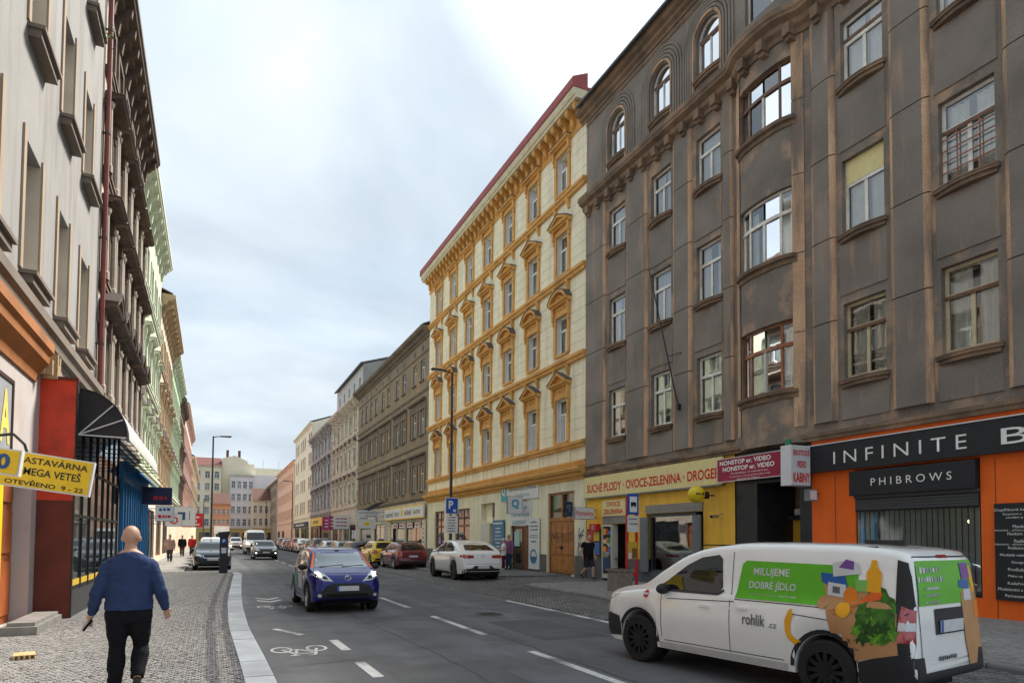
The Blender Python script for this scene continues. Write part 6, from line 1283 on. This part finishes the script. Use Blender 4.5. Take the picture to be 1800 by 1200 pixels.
    # rear: tailgate frame, lights, green panel, plate
    c.panel('tailgate_glass', 'B', [(-.66, 1.10), (.66, 1.10), (.64, 1.55), (-.64, 1.55)], GRN_, .008)
    c.panel('bag_print', 'B', [(-.30, 1.22), (-.34, .70), (-.42, .44), (-.76, .44), (-.78, 1.05), (-.72, 1.3)], TAN, .011); c.panel('tray_print', 'B', [(-.26, 1.26), (-.5, 1.24), (-.52, 1.34), (-.28, 1.34)], BLU, .013); c.panel('box_print', 'B', [(-.36, 1.34), (-.34, 1.52), (-.54, 1.52), (-.56, 1.36)], PUR, .015); c.panel('bottle_print', 'B', [(-.58, 1.2), (-.52, 1.42), (-.57, 1.5), (-.63, 1.42), (-.63, 1.2)], OJ, .013); c.panel('carton_print', 'B', [(-.36, 1.12), (-.36, 1.24), (-.54, 1.24), (-.54, 1.12)], PLATE, .014); c.panel('fruit_print', 'B', [(-.66+.08*cos(2*pi*i/12), 1.02+.1*sin(2*pi*i/12)) for i in range(12)], ORA, .014, step=.05)
    for z, w, h in ((1.46, .46, .07), (1.36, .56, .07), (1.27, .34, .035), (1.20, .34, .035), (1.13, .34, .035)): c.lettering('B', '~', .36, z, w*.98, h, PLATE, .013)
    c.both('pillar_trim', [(-2.27, .62), (-2.455, .62), (-2.445, 1.08), (-2.405, 1.40), (-2.37, 1.53), (-2.27, 1.56)], CTRIM, .009, step=.04); c.both('tail_light', [(-2.31, .74), (-2.455, .74), (-2.445, 1.06), (-2.33, 1.10)], TAIL, .015, step=.04); c.both('lamp_lens', [(-2.32, .86), (-2.45, .86), (-2.448, .94), (-2.325, .94)], PLATE, .019, step=.04)
    c.panel('plate_recess', 'B', [(-.34, .80), (.34, .80), (.34, 1.06), (-.34, 1.06)], CTRIM, .010); c.plate('B', .88, .52, .12); c.lettering('B', '~', .1, .56, .42, .05, GRYL, .012); c.panel('brake_light', 'B', [(-.12, 1.58), (.12, 1.58), (.12, 1.61), (-.12, 1.61)], TAIL, .012)
    c.strip('tailgate_seam', 'B', [(-.66, .45), (-.68, 1.1), (-.63, 1.59), (.63, 1.59), (.68, 1.1), (.66, .45)], .012, SEAM, .007)
grocery_van()
# ---------------- blue city car coming towards the camera
def city_car():
    c = Car('small_car', 'deep blue small car with orange windscreen pillars coming towards the camera', 'car', (2.74, 16.5, 0), TOWARD+.02, MINI, CBLUE, rim=RIMS); c.o.scale = (.94, .92, .94); ORP = paint('orange car trim', (.85, .16, .005), .5)
    c.standard(mat('screen glass', (.10, .14, .16), .02, .3, 2, obj=True, fine=0, spec=1.0, coat=1.0)); c.arches(CTRIM, .06)
    c.mirror('pillar_trim', 'F', [(.69, 1.05), (.76, 1.04), (.615, 1.40), (.56, 1.42)], ORP, .008); c.both('roof_rail', [(.85, 1.20), (.40, 1.44), (-.1, 1.485), (-.12, 1.445), (.36, 1.40), (.80, 1.16)], ORP, .007)
    c.panel('grille', 'F', [(-.62, .30), (.62, .30), (.68, .46), (.48, .66), (.30, .70), (-.30, .70), (-.48, .66), (-.68, .46)], CTRIM, .010); c.panel('grille_mesh', 'F', [(-.5, .33), (.5, .33), (.5, .46), (-.5, .46)], UNDER, .013); c.panel('lip', 'F', [(-.55, .27), (.55, .27), (.5, .31), (-.5, .31)], CTRIM, .02)
    for sd in (1, -1):
        P_ = [(.34, .74), (.60, .72+.05), (.78, .88), (.80, .98), (.66, .99), (.52, .90)]; h = c.panel('headlight', 'F', [(sd*y, z) for y, z in (P_ if sd > 0 else P_[::-1])], CLEAR, .012, step=.05)
        q = [(.60, .86), (.72, .86), (.75, .95), (.64, .96)]; c.panel('projector', 'F', [(sd*y, z) for y, z in (q if sd > 0 else q[::-1])], LITL, .016, step=.05, parent=h); q = [(.46, .80), (.58, .80), (.60, .87), (.52, .87)]; c.panel('reflector', 'F', [(sd*y, z) for y, z in (q if sd > 0 else q[::-1])], CTRIM, .016, step=.05, parent=h)
        c.panel('fog_lamp', 'F', [(sd*.66+.05*cos(2*pi*i/10), .42+.04*sin(2*pi*i/10)) for i in range(10)], CLEAR, .014, step=.05)
    e = c.cast('F', 0, .82, .01); o = MB().lathe([(.055, 0), (.075, .012), (.085, .012), (.09, 0)], 20, axis='x').build('emblem', CHROME, c.o, e); o.scale = (1, 1, .7); MB().lathe([(.028, .0), (.036, .014), (.04, 0)], 14, axis='x').build('emblem_oval', CHROME, o)
    c.plate('F', .58, .52, .115); c.mirrors(.80, 1.05, CTRIM, .12); c.handles([.05], .88, CTRIM)
    c.panel('roof_panel', 'T', [(.30, -.46), (.33, 0), (.30, .46), (-1.2, .46), (-1.25, 0), (-1.2, -.46)], CBLK, .006); c.strip('wiper', 'F', [(-.55, 1.06), (.05, 1.10)], .02, CTRIM, .02); c.strip('wiper', 'F', [(0, 1.06), (.55, 1.09)], .02, CTRIM, .02)
    c.panel('livery_patch', 'R', [(-.2, .5), (.6, .5), (.4, .9), (-.1, .9)], paint('pale livery', (.55, .6, .65)), .008); c.panel('livery_patch', 'R', [(-.9, .62), (-.3, .5), (-.3, .9), (-.8, .92)], paint('green livery', (.05, .30, .18)), .008)
    c.panel('bonnet_gap', 'T', [(1.66, -.62), (1.68, 0), (1.66, .62), (1.65, .62), (1.665, 0), (1.65, -.62)], SEAM, .004)
    MB().box(-.06, .0, -.05, .05, 0, .04).build('rear_view_mirror', CTRIM, c.o, (.42, 0, 1.42))
city_car()
# ---------------- white coupe on the crossing
c = Car('suv', 'white coupe SUV with black wheels parked on the cobbled crossing', 'car', (9.75, 26.2, .02), AWAY-.02, SUV, CW, rim=RIMB); c.standard(); c.arches(CTRIM, .03)
c.mirror('tail_light', 'B', [(.36, .90), (.40, 1.0), (.86, 1.03), (.88, .92), (.7, .88)], TAIL, .012); c.both('tail_light', [(-2.05, .94), (-2.32, .92), (-2.33, 1.02), (-2.1, 1.02)], TAIL, .012); c.panel('diffuser', 'B', [(-.82, .30), (.82, .30), (.84, .46), (.45, .50), (.35, .60), (-.35, .60), (-.45, .50), (-.84, .46)], CTRIM, .012); c.both('sill_trim', [(1.0, .27), (1.0, .34), (-.95, .34), (-.95, .27)], CTRIM, .008)
c.plate('B', .54); c.handles([.1, -.85], .98, CW); c.mirrors(.95, 1.12, CW); e = c.cast('B', 0, .97, .01); MB().lathe([(.05, 0), (.055, -.008), (.062, -.008), (.065, 0)], 18, axis='x').build('emblem', CHROME, c.o, e)
for sd in (1, -1): c.panel('exhaust', 'B', [(sd*.66-.1, .36), (sd*.66+.1, .36), (sd*.66+.1, .41), (sd*.66-.1, .41)], CHROME, .02)
c.strip('tailgate_seam', 'B', [(-.84, 1.06), (-.70, .66), (.70, .66), (.84, 1.06)], .01, SEAM)
def parked(label, x, y, P, pm, rz=AWAY, group='cars parked along the kerb', lit=False, front=False, rim=None, name='parked_car', z=.012, cat='car'):
    c = Car(name, label, cat, (x, y, z), rz, P, pm, group, rim); c.standard(); W = P['W']/2
    if P is BIGVAN:
        c.mirror('headlight', 'F', [(.55, 1.0), (.92, 1.02), (.9, 1.24), (.7, 1.18)], LITL if lit else CLEAR, .012); c.panel('grille', 'F', [(-.5, .85), (.5, .85), (.5, 1.08), (-.5, 1.08)], CTRIM, .012); c.panel('bumper', 'F', [(-.98, .36), (.98, .36), (.98, .72), (-.98, .72)], CTRIM, .012); c.plate('F', .62); c.mirrors(2.05, 1.55, CTRIM, .16); return c
    if P is VAN:
        c.both('side_window', [(1.20, 1.10), (.68, 1.41), (.12, 1.56), (.02, 1.10)], CGLASS)
    if P in (FAMILY,) or P['L'] > 4.7: zt = (.84, .98)
    else: zt = (.72, .92)
    c.mirror('headlight', 'F', [(W*.46, zt[0]-.06), (W*.88, zt[0]), (W*.86, zt[0]+.12), (W*.6, zt[0]+.07)], CLEAR, .012); c.panel('grille', 'F', [(-W*.42, zt[0]-.10), (W*.42, zt[0]-.10), (W*.44, zt[0]+.02), (-W*.44, zt[0]+.02)], CTRIM, .012); c.panel('lower_grille', 'F', [(-W*.7, .30), (W*.7, .30), (W*.6, .46), (-W*.6, .46)], CTRIM, .012)
    if lit: 
        for sd in (1, -1): c.panel('lit_lamp', 'F', [(sd*W*.76+.06*cos(2*pi*i/10), .50+.05*sin(2*pi*i/10)) for i in range(10)], LITL, .016, step=.05)
    c.mirror('tail_light', 'B', [(W*.58, zt[0]), (W*.9, zt[0]-.02), (W*.9, zt[1]+.05), (W*.64, zt[1]+.02)], TAIL, .012); c.both('tail_light', [(-P['L']/2+.30, zt[0]+.02), (-P['L']/2+.03, zt[0]), (-P['L']/2+.05, zt[1]+.03), (-P['L']/2+.22, zt[1]+.05)], TAIL, .010)
    c.panel('diffuser', 'B', [(-W*.8, .28), (W*.8, .28), (W*.75, .44), (-W*.75, .44)], CTRIM, .012)
    c.plate('F', .55); c.plate('B', zt[0]-.02 if P is not VAN else .85); c.handles([.0, -.95] if P is not VAN else [.28], .86, pm); c.mirrors(P.get('xf')-.55, 1.02, CTRIM if lit else pm)
    c.strip('tailgate_seam', 'B', [(-W*.85, zt[1]+.06), (-W*.7, .56), (W*.7, .56), (W*.85, zt[1]+.06)], .01, SEAM)
    return c
c = parked('maroon hatchback parked behind the white coupe SUV', 9.85, 36.3, HATCH, CMAR); c.strip('chrome_strip', 'B', [(-.6, .47), (.6, .47)], .02, CHROME, .016)
parked('yellow hatchback parked beyond the maroon one', 9.70, 41.6, dict(HATCH, L=4.0, W=1.70, xf=1.2, xr=-1.25, top=[(2.0, .60), (1.95, .76), (1.75, .88), (1.4, .97), (1.0, 1.03), (.72, 1.18), (.32, 1.42), (-.1, 1.51), (-.9, 1.51), (-1.5, 1.46), (-1.72, 1.3), (-1.88, 1.0), (-1.95, .92), (-2.0, .60)], belt=[(2.0, .58), (1.85, .78), (1.4, .89), (1.0, .94), (-1.3, 1.0), (-1.85, .96), (-2.0, .56)], plan=[(2.0, .72), (1.92, .86), (1.72, .95), (1.3, 1), (-1.3, 1), (-1.75, .95), (-1.94, .88), (-2.0, .80)], rw=(1.04, .58, 1.40, .50)), CYEL)
seq = [('black estate car with red tail parked beyond the yellow hatchback', WAGON, CBLK), ('silver hatchback parked next to the black estate', HATCH, CSIL), ('white hatchback in the right row beyond the silver one', HATCH, CW), ('tall dark brown SUV in the right row', FAMILY, CBRN), ('grey estate in the right row beyond the brown SUV', WAGON, CGRY), ('white coupe farther along the right row', SUV, CW), ('dark red SUV far along the right row', FAMILY, CRED), ('black hatchback far along the right row', HATCH, CBLK), ('silver estate near the far end of the right row', WAGON, CSIL), ('grey SUV at the far end of the right row', FAMILY, CGRY)]
y = 47.0
for lb, P, m in seq: parked(lb, 9.4, y, P, m); y += 5.9
# left: parked row facing the camera
c = parked('dark blue-black estate car parked behind the ticket machine', 0.05, 36.0+2.2, WAGON, CDKB, TOWARD, 'cars parked in the left bay'); c.strip('grille_rim', 'F', [(-.42, .76), (-.36, .62), (.36, .62), (.42, .76)], .025, CHROME, .016)
y = 43.9
for lb, P, m in [('white hatchback parked behind the dark estate on the left', HATCH, CW), ('silver estate third in the left row', WAGON, CSIL), ('white SUV fourth in the left row', FAMILY, CW), ('grey hatchback fifth in the left row', HATCH, CGRY), ('white estate sixth in the left row', WAGON, CW), ('red hatchback seventh in the left row', HATCH, CRED), ('silver hatchback last in the left row', HATCH, CSIL)]: parked(lb, .12 if y < 50 else 0, y, P, m, TOWARD, 'cars parked in the left bay'); y += 5.6
# oncoming traffic
parked('black hatchback with lit headlights driving towards the camera', 3.72, 54.4, HATCH, CBLK, TOWARD, 'oncoming traffic', lit=True, name='moving_car')
parked('tall white panel van behind the black hatchback', 4.0, 72.0, BIGVAN, CW, TOWARD, 'oncoming traffic', lit=True, name='panel_van', cat='van'); parked('white compact van behind and left of the tall panel van', 3.2, 104, VAN, CW, TOWARD, 'oncoming traffic', lit=True, name='panel_van', cat='van')
parked('dark red car far down the oncoming lane', 4.6, 138, HATCH, CMAR, TOWARD, 'oncoming traffic', name='moving_car')
o = thing('box_truck', 'white box truck standing far down the street', 'truck', (1.6, 128, 0), TOWARD, 'oncoming traffic')
MB().box(-4.2, 1.2, -1.25, 1.25, .9, 3.7).build('box_body', CW, o); MB().prism([(1.3, .5), (3.0, .5), (3.05, 1.4), (2.7, 2.5), (1.3, 2.6)], -1.1, 1.1, 'y').build('cab', CW, o); MB().box(2.72, 2.95, -.95, .95, 1.5, 2.3).build('windscreen', CGLASS, o); MB().box(-4.2, 1.2, -.5, .5, .5, .9).build('chassis', UNDER, o)
tw = MB().lathe([(.001, -.14), (.45, -.14), (.48, -.1), (.48, .1), (.45, .14), (.001, .14)], 18, axis='y').mesh('wheel', TYRE)
for x in (-2.6, 2.2):
    for sd in (-1, 1): put('wheel', tw, o, (x, sd*.95, .48))
# ================================================================ PEOPLE
TMP = bpy.data.scenes.new('workbench')
def tmp_graph():
    with bpy.context.temp_override(scene=TMP, view_layer=TMP.view_layers[0]):
        dg = bpy.context.evaluated_depsgraph_get(); dg.update(); return dg
def tube_loft(mb, pts, side=Vector((1, 0, 0)), n=14):
    """pts: (pos, ra, rb); elliptical rings, ra along the side axis; subdivided along a smooth path"""
    P = [Vector(p[0]) for p in pts]; fine = []
    for i in range(len(P)-1):
        p0 = P[max(i-1, 0)]; p1, p2 = P[i], P[i+1]; p3 = P[min(i+2, len(P)-1)]
        for k in range(4):
            t = k/4; q = .5*((2*p1)+(p2-p0)*t+(2*p0-5*p1+4*p2-p3)*t*t+(3*p1-p0-3*p2+p3)*t**3); e = t*t*(3-2*t)
            fine.append((q, pts[i][1]*(1-e)+pts[i+1][1]*e, pts[i][2]*(1-e)+pts[i+1][2]*e))
    fine.append((P[-1], pts[-1][1], pts[-1][2])); m = len(fine); vs = []
    for i, (q, ra, rb) in enumerate(fine):
        t = (fine[min(i+1, m-1)][0]-fine[max(i-1, 0)][0]).normalized(); b = t.cross(side).normalized() if abs(t.dot(side)) < .98 else t.cross(Vector((0, 1, 0))).normalized(); a = b.cross(t)
        for j in range(n): w = 2*pi*j/n; vs.append(q+a*ra*cos(w)+b*rb*sin(w))
    fs = [(i*n+j, i*n+(j+1) % n, (i+1)*n+(j+1) % n, (i+1)*n+j) for i in range(m-1) for j in range(n)]+[tuple(range(n-1, -1, -1)), tuple((m-1)*n+j for j in range(n))]
    mb.add(vs, fs)
def fuse(mb, name, m, parent, voxel, it=4, fold=0., seed=0, cut=None):
    me = mb.mesh('tmp', m); o = bpy.data.objects.new('tmp', me); TMP.collection.objects.link(o); md = o.modifiers.new('r', 'REMESH'); md.mode = 'VOXEL'; md.voxel_size = voxel; md.use_smooth_shade = True
    dg = tmp_graph(); me2 = bpy.data.meshes.new_from_object(o.evaluated_get(dg)); bpy.data.objects.remove(o); me2.name = name
    bm = bmesh.new(); bm.from_mesh(me2)
    for _ in range(it): bmesh.ops.smooth_vert(bm, verts=bm.verts, factor=.5, use_axis_x=True, use_axis_y=True, use_axis_z=True)
    if fold:
        bm.normal_update()
        for v in bm.verts:
            c = v.co; f = noise.noise(Vector((c.x*5, c.y*5, c.z*17+c.x*9))+Vector((seed, 0, 0)))*.6+noise.noise(Vector((c.x*11, c.y*11, c.z*30-c.x*14+seed)))*.35
            v.co = c+v.normal*f*fold
    bm.to_mesh(me2); bm.free(); me2.materials.clear(); me2.materials.append(m); me2.polygons.foreach_set('use_smooth', [True]*len(me2.polygons))
    return put(name, me2, parent)
def hand(mb, w, d, palm, sc=1., curl=.5, thumb_side=1):
    """palm and five fingers from wrist w along d; palm normal 'palm'"""
    d = d.normalized(); s = d.cross(palm).normalized()*thumb_side; k = sc
    tube_loft(mb, [(w-d*.02, .026*k, .020*k), (w+d*.03*k, .036*k, .018*k), (w+d*.085*k, .040*k, .016*k), (w+d*.095*k, .034*k, .012*k)], s, 10)
    for i, (off, ln) in enumerate(((.030, .070), (.010, .080), (-.010, .075), (-.029, .058))):
        b = w+d*.08*k+s*off*k; p = [(b, .0095*k, .0095*k)]; dd = d.copy(); q = b
        for j in range(3): dd = (dd+palm.normalized()*curl*(.35+.3*j)).normalized(); q = q+dd*ln*k*(.45, .32, .23)[j]; p.append((q, (.0088, .008, .0065)[j]*k, (.0088, .008, .0065)[j]*k))
        tube_loft(mb, p, s, 8)
    b = w+d*.025*k+s*.028*k; q1 = b+(d*.5+s*.6+palm*.3).normalized()*.04*k; q2 = q1+(d*.9+s*.1+palm*.4).normalized()*.045*k; tube_loft(mb, [(b, .013*k, .013*k), (q1, .011*k, .011*k), (q2, .008*k, .008*k)], d, 8)
SKINM = mat('skin', (.55, .32, .22), .55, .12, 9, obj=True, fine=.03, bscale=90, spec=.35); SHOE = paint('black shoes', (.02, .02, .022), .5)
def person(label, loc, rz, arms, legs, top_m, bottom_m, h=1.74, width=1., voxel=.012, hem=.82, sleeve=1., leg_len=1., head_fwd=.02, head_yaw=0, group=None, hair=None, hat=None, hands=.5, shoe=SHOE, fold=.006, skin=None, cuff=.0):
    """arms/legs: [(joint, joint, joint)] left then right in body space (x right, y forward, z up, for h = 1.74)"""
    S = h/1.74; sk = skin or SKINM; o_body = MB(); V = lambda p: Vector(p)
    torso = [((0, 0, .80), .15, .105), ((0, -.005, .92), .155, .11), ((0, 0, 1.05), .165, .12), ((0, .0, 1.18), .195, .135), ((0, -.005, 1.30), .205, .13), ((0, -.01, 1.385), .185, .115), ((0, -.005, 1.44), .125, .095), ((0, .0, 1.50), .07, .07)]
    tz = [(p, a*width, b*width) for p, a, b in torso]
    tube_loft(o_body, tz, n=18)
    hc = V((0, head_fwd, 1.63)); tube_loft(o_body, [((0, 0, 1.44), .060*width, .062*width), ((0, head_fwd*.6, 1.56), .052*width, .056*width)], n=12)
    hd = MB(); hd.sphere((0, -.010, .026), 1, 18, 14, (.085, .104, .106)); hd.sphere((0, .028, -.045), 1, 14, 10, (.058, .066, .072)); hd.sphere((0, .092, -.028), .016, 8, 6, (.9, 1.1, 1.5)); hd.sphere((0, .088, -.068), .022, 8, 6, (1.2, .5, .4))
    for sx in (-1, 1): hd.sphere((sx*.086, -.004, -.012), 1, 8, 8, (.013, .021, .032)); hd.sphere((sx*.034, .076, .006), .019, 8, 6)
    ca, sa = cos(head_yaw), sin(head_yaw); hd.v = [(hc.x+x*ca-y*sa, hc.y+x*sa+y*ca, hc.z+z) for x, y, z in hd.v]; o_body.add(hd.v, hd.f)
    cloth = MB(); tube_loft(cloth, [(p, a+.014+(.03*width if p[2] < 1.1 else 0), b+.014+(.025*width if p[2] < 1.1 else 0)) for p, a, b in tz if p[2] >= hem-.0 and p[2] < 1.47]+[((0, 0, 1.462), .078*width, .080*width)], n=18)
    tube_loft(cloth, [((0, 0, hem-.03), .212*width, .162*width), ((0, 0, hem+.04), .208*width, .158*width), ((0, 0, hem+.16), .198*width, .150*width)], n=18)
    for A, sd in zip(arms, (-1, 1)):
        s_, e_, w_ = map(V, A); full = [(V((sd*.10, 0, 1.375)), .052, .065), (s_, .058*width, .066*width), (s_.lerp(e_, .5), .052*width, .056*width), (e_, .046*width, .048*width), (e_.lerp(w_, .35), .045*width, .046*width), (w_, .029, .031)]
        tube_loft(o_body, full, Vector((1, 0, 0)), 12)
        d = (w_-e_).normalized(); hand(o_body, w_, d, Vector((-sd*.6, .8, 0)) if hands < 1 else Vector((0, .7, .7)), 1.05, hands, sd*1)
        k = 6 if sleeve >= 1 else 3; sl = [(p, a+.014, b+.014) for p, a, b in full[:k]]
        if sleeve >= 1: p = e_.lerp(w_, .97); sl[-1] = (p, .043, .045)
        else: sl[-1] = (sl[-1][0], .078*width, .078*width)
        tube_loft(cloth, sl, Vector((1, 0, 0)), 12)
    trous = MB(); tube_loft(trous, [((0, 0, .74), .14*width, .125*width), ((0, 0, .80), .188*width, .142*width), ((0, 0, .90), .192*width, .145*width), ((0, 0, .96), .186*width, .14*width)], n=18)
    shoes = []
    for Lg, sd in zip(legs, (-1, 1)):
        a, k, f = map(V, Lg); full = [(a+V((0, 0, .05)), .10*width, .115*width), (a, .102*width, .118*width), (a.lerp(k, .5), .083*width, .092*width), (k, .062, .068), (k.lerp(f, .35), .058, .066), (k.lerp(f, .85), .04, .045), (f, .04, .045)]
        tube_loft(o_body, full, Vector((1, 0, 0)), 12)
        if leg_len >= 1: tl = [(p, q+.014+.016*(i > 3), r+.014+.016*(i > 3)) for i, (p, q, r) in enumerate(full)]
        else: tl = [(p, q+.022, r+.024) for p, q, r in full[:4]]
        tube_loft(trous, tl, Vector((1, 0, 0)), 12)
        toe = (V((0, 1, 0)) if f.z < .13 else V((0, .75, -.66))); sm = MB(); tube_loft(sm, [(f+V((0, -.055, -.035)), .036, .04), (f+toe*.03+V((0, 0, -.03)), .042, .048), (f+toe*.12+V((0, 0, -.05)), .046, .032), (f+toe*.19+V((0, 0, -.058)), .034, .022)], Vector((1, 0, 0)), 10); sm.cm = 0; shoes.append(sm)
    root = tag(fuse(o_body, 'person', sk, None, voxel*.8, 3), label, 'person', group); root.location = loc; root.rotation_euler = (0, 0, rz-pi/2); root.scale = (S, S, S)
    fuse(trous, 'trousers' if leg_len >= 1 else 'shorts', bottom_m, root, voxel, 3, fold*.8, 3); fuse(cloth, 'shirt', top_m, root, voxel, 4, fold, 1)
    for sm in shoes: fuse(sm, 'shoe', shoe, root, .009, 3)
    if hair:
        hm = MB().sphere((0, -.018, .038), 1, 16, 12, (.084, .100, .098)).mesh('tmp', hair); bm = bmesh.new(); bm.from_mesh(hm)
        bmesh.ops.delete(bm, geom=[v for v in bm.verts if v.co.z < -.02+max(0, v.co.y)*1.1], context='VERTS')
        for v in bm.verts: v.co = hc+Vector((v.co.x*ca-v.co.y*sa, v.co.x*sa+v.co.y*ca, v.co.z))*(1+.03*noise.noise(v.co*40))
        bm.to_mesh(hm); bm.free(); smooth_mesh(hm, 80); hm.name = 'hair'; put('hair', hm, root)
    if hat:
        mb = MB().sphere((0, -.01, .05), 1, 16, 10, (.088, .105, .085)); mb.prism([(.085*cos(pi*i/8), .06+.12*sin(pi*i/8)) for i in range(9)], .045, .055, 'z'); mb.v = [(hc.x+x, hc.y+y, hc.z+max(z, .03)) for x, y, z in mb.v]; mb.build('cap', hat, root, smooth=True)
    return root
def cloth_mat(name, col, sc=60): return mat(name, col, .9, .15, 7, obj=True, fine=.08, bscale=sc*5, bump=.15, spec=.2)
BL = cloth_mat('navy blue jersey', (.034, .056, .135)); JE = cloth_mat('black denim', (.010, .010, .013))
man = person('person in blue long-sleeved top and black jeans walking away on the left pavement', (-.75, 7.72, ZL), pi/2,
    [((-.195, 0, 1.325), (-.285, -.05, 1.07), (-.345, .05, .82)), ((.195, 0, 1.325), (.29, -.06, 1.08), (.345, .08, .855))],
    [((-.10, 0, .82), (-.105, .06, .46), (-.115, .03, .085)), ((.10, 0, .82), (.115, .10, .47), (.105, -.14, .17))], BL, JE, 1.665, 1.10, .009, .90, fold=.013, hands=.75, head_fwd=.035)
ph = MB().box(-.012, .012, -.038, .038, -.075, .075).build('phone', paint('black phone', (.01, .01, .012), .25), None, (-.75-.36, 7.72+.07, ZL+.70), (.5, .5, .3)); tag(ph, 'black phone in the left hand of the person in the blue top', 'phone')
stand = [((-.09, 0, .82), (-.10, .02, .46), (-.11, 0, .085)), ((.09, 0, .82), (.10, .02, .46), (.11, 0, .085))]
down = [((-.215, 0, 1.385), (-.27, -.02, 1.10), (-.27, .06, .86)), ((.215, 0, 1.385), (.27, -.02, 1.10), (.27, .06, .86))]
walk = [((-.09, 0, .82), (-.09, .20, .48), (-.09, .22, .10)), ((.09, 0, .82), (.09, .02, .46), (.09, -.32, .22))]
person('person in mauve checked shirt and jeans standing at the laundry door', (14.05, 31.0, ZR), radians(205), [((-.215, 0, 1.385), (-.29, .0, 1.12), (-.30, .08, .88)), ((.215, 0, 1.385), (.28, .04, 1.12), (.10, .19, 1.06))], stand, cloth_mat('mauve checked shirt', (.22, .10, .18), 20), cloth_mat('blue jeans', (.03, .055, .11)), 1.80, 1.15, .014, hair=mat('grey hair', (.45, .43, .41), .8, obj=True))
person('person in white cap, white top and maroon trousers by the blue laundry advert', (13.55, 30.55, ZR), radians(165), [((-.19, 0, 1.37), (-.24, .0, 1.12), (-.12, .22, 1.12)), ((.19, 0, 1.37), (.24, .0, 1.12), (.12, .22, 1.14))], stand, cloth_mat('white cotton top', (.72, .71, .70)), cloth_mat('maroon trousers', (.10, .012, .035)), 1.60, .98, .014, hat=cloth_mat('white cap', (.72, .70, .68)), sleeve=.5, shoe=paint('white shoes', (.5, .5, .5)), hair=mat('dark hair', (.02, .016, .014), .7, obj=True))
person('person in black T-shirt and dark shorts walking past the greengrocer', (13.55, 22.3, ZR), radians(-84), [((-.215, 0, 1.385), (-.27, -.06, 1.11), (-.25, .10, .90)), ((.215, 0, 1.385), (.27, -.08, 1.10), (.26, .0, .86))], walk, cloth_mat('black T-shirt', (.012, .012, .013)), cloth_mat('charcoal shorts', (.03, .032, .036)), 1.76, 1.10, .014, sleeve=.5, leg_len=.5, hair=mat('dark brown hair', (.03, .02, .015), .7, obj=True), head_fwd=.07)
far = [('person in black jacket among the walkers on the far left pavement', -2.1, 58, (.015, .015, .017), (.08, .06, .045), walk, -90), ('person in red jacket among the walkers on the far left pavement', -1.45, 60, (.5, .03, .03), (.03, .03, .035), walk, -80), ('person in dark coat right of the red jacket on the far left pavement', -1.55, 63.5, (.02, .03, .05), (.03, .04, .07), walk, -95), ('person in pale top walking just beyond the blue shopfront', -2.35, 46.0, (.45, .30, .26), (.05, .05, .06), walk, -90), ('person in grey standing by the far right shops', 13.0, 92, (.12, .12, .13), (.03, .03, .04), stand, 180), ('person in dark clothes walking on the far right pavement', 11.6, 118, (.02, .02, .025), (.03, .03, .04), walk, -90)]
for i, (lb, x, y, c1, c2, lg, a) in enumerate(far): person(lb, (x, y, ZL if x < 0 else ZR), radians(a), down, lg, cloth_mat('street clothes %d' % i, c1), cloth_mat('street trousers %d' % i, c2), 1.72, 1.05, .022, hair=MATS['dark hair'], fold=0)

bpy.data.scenes.remove(TMP)
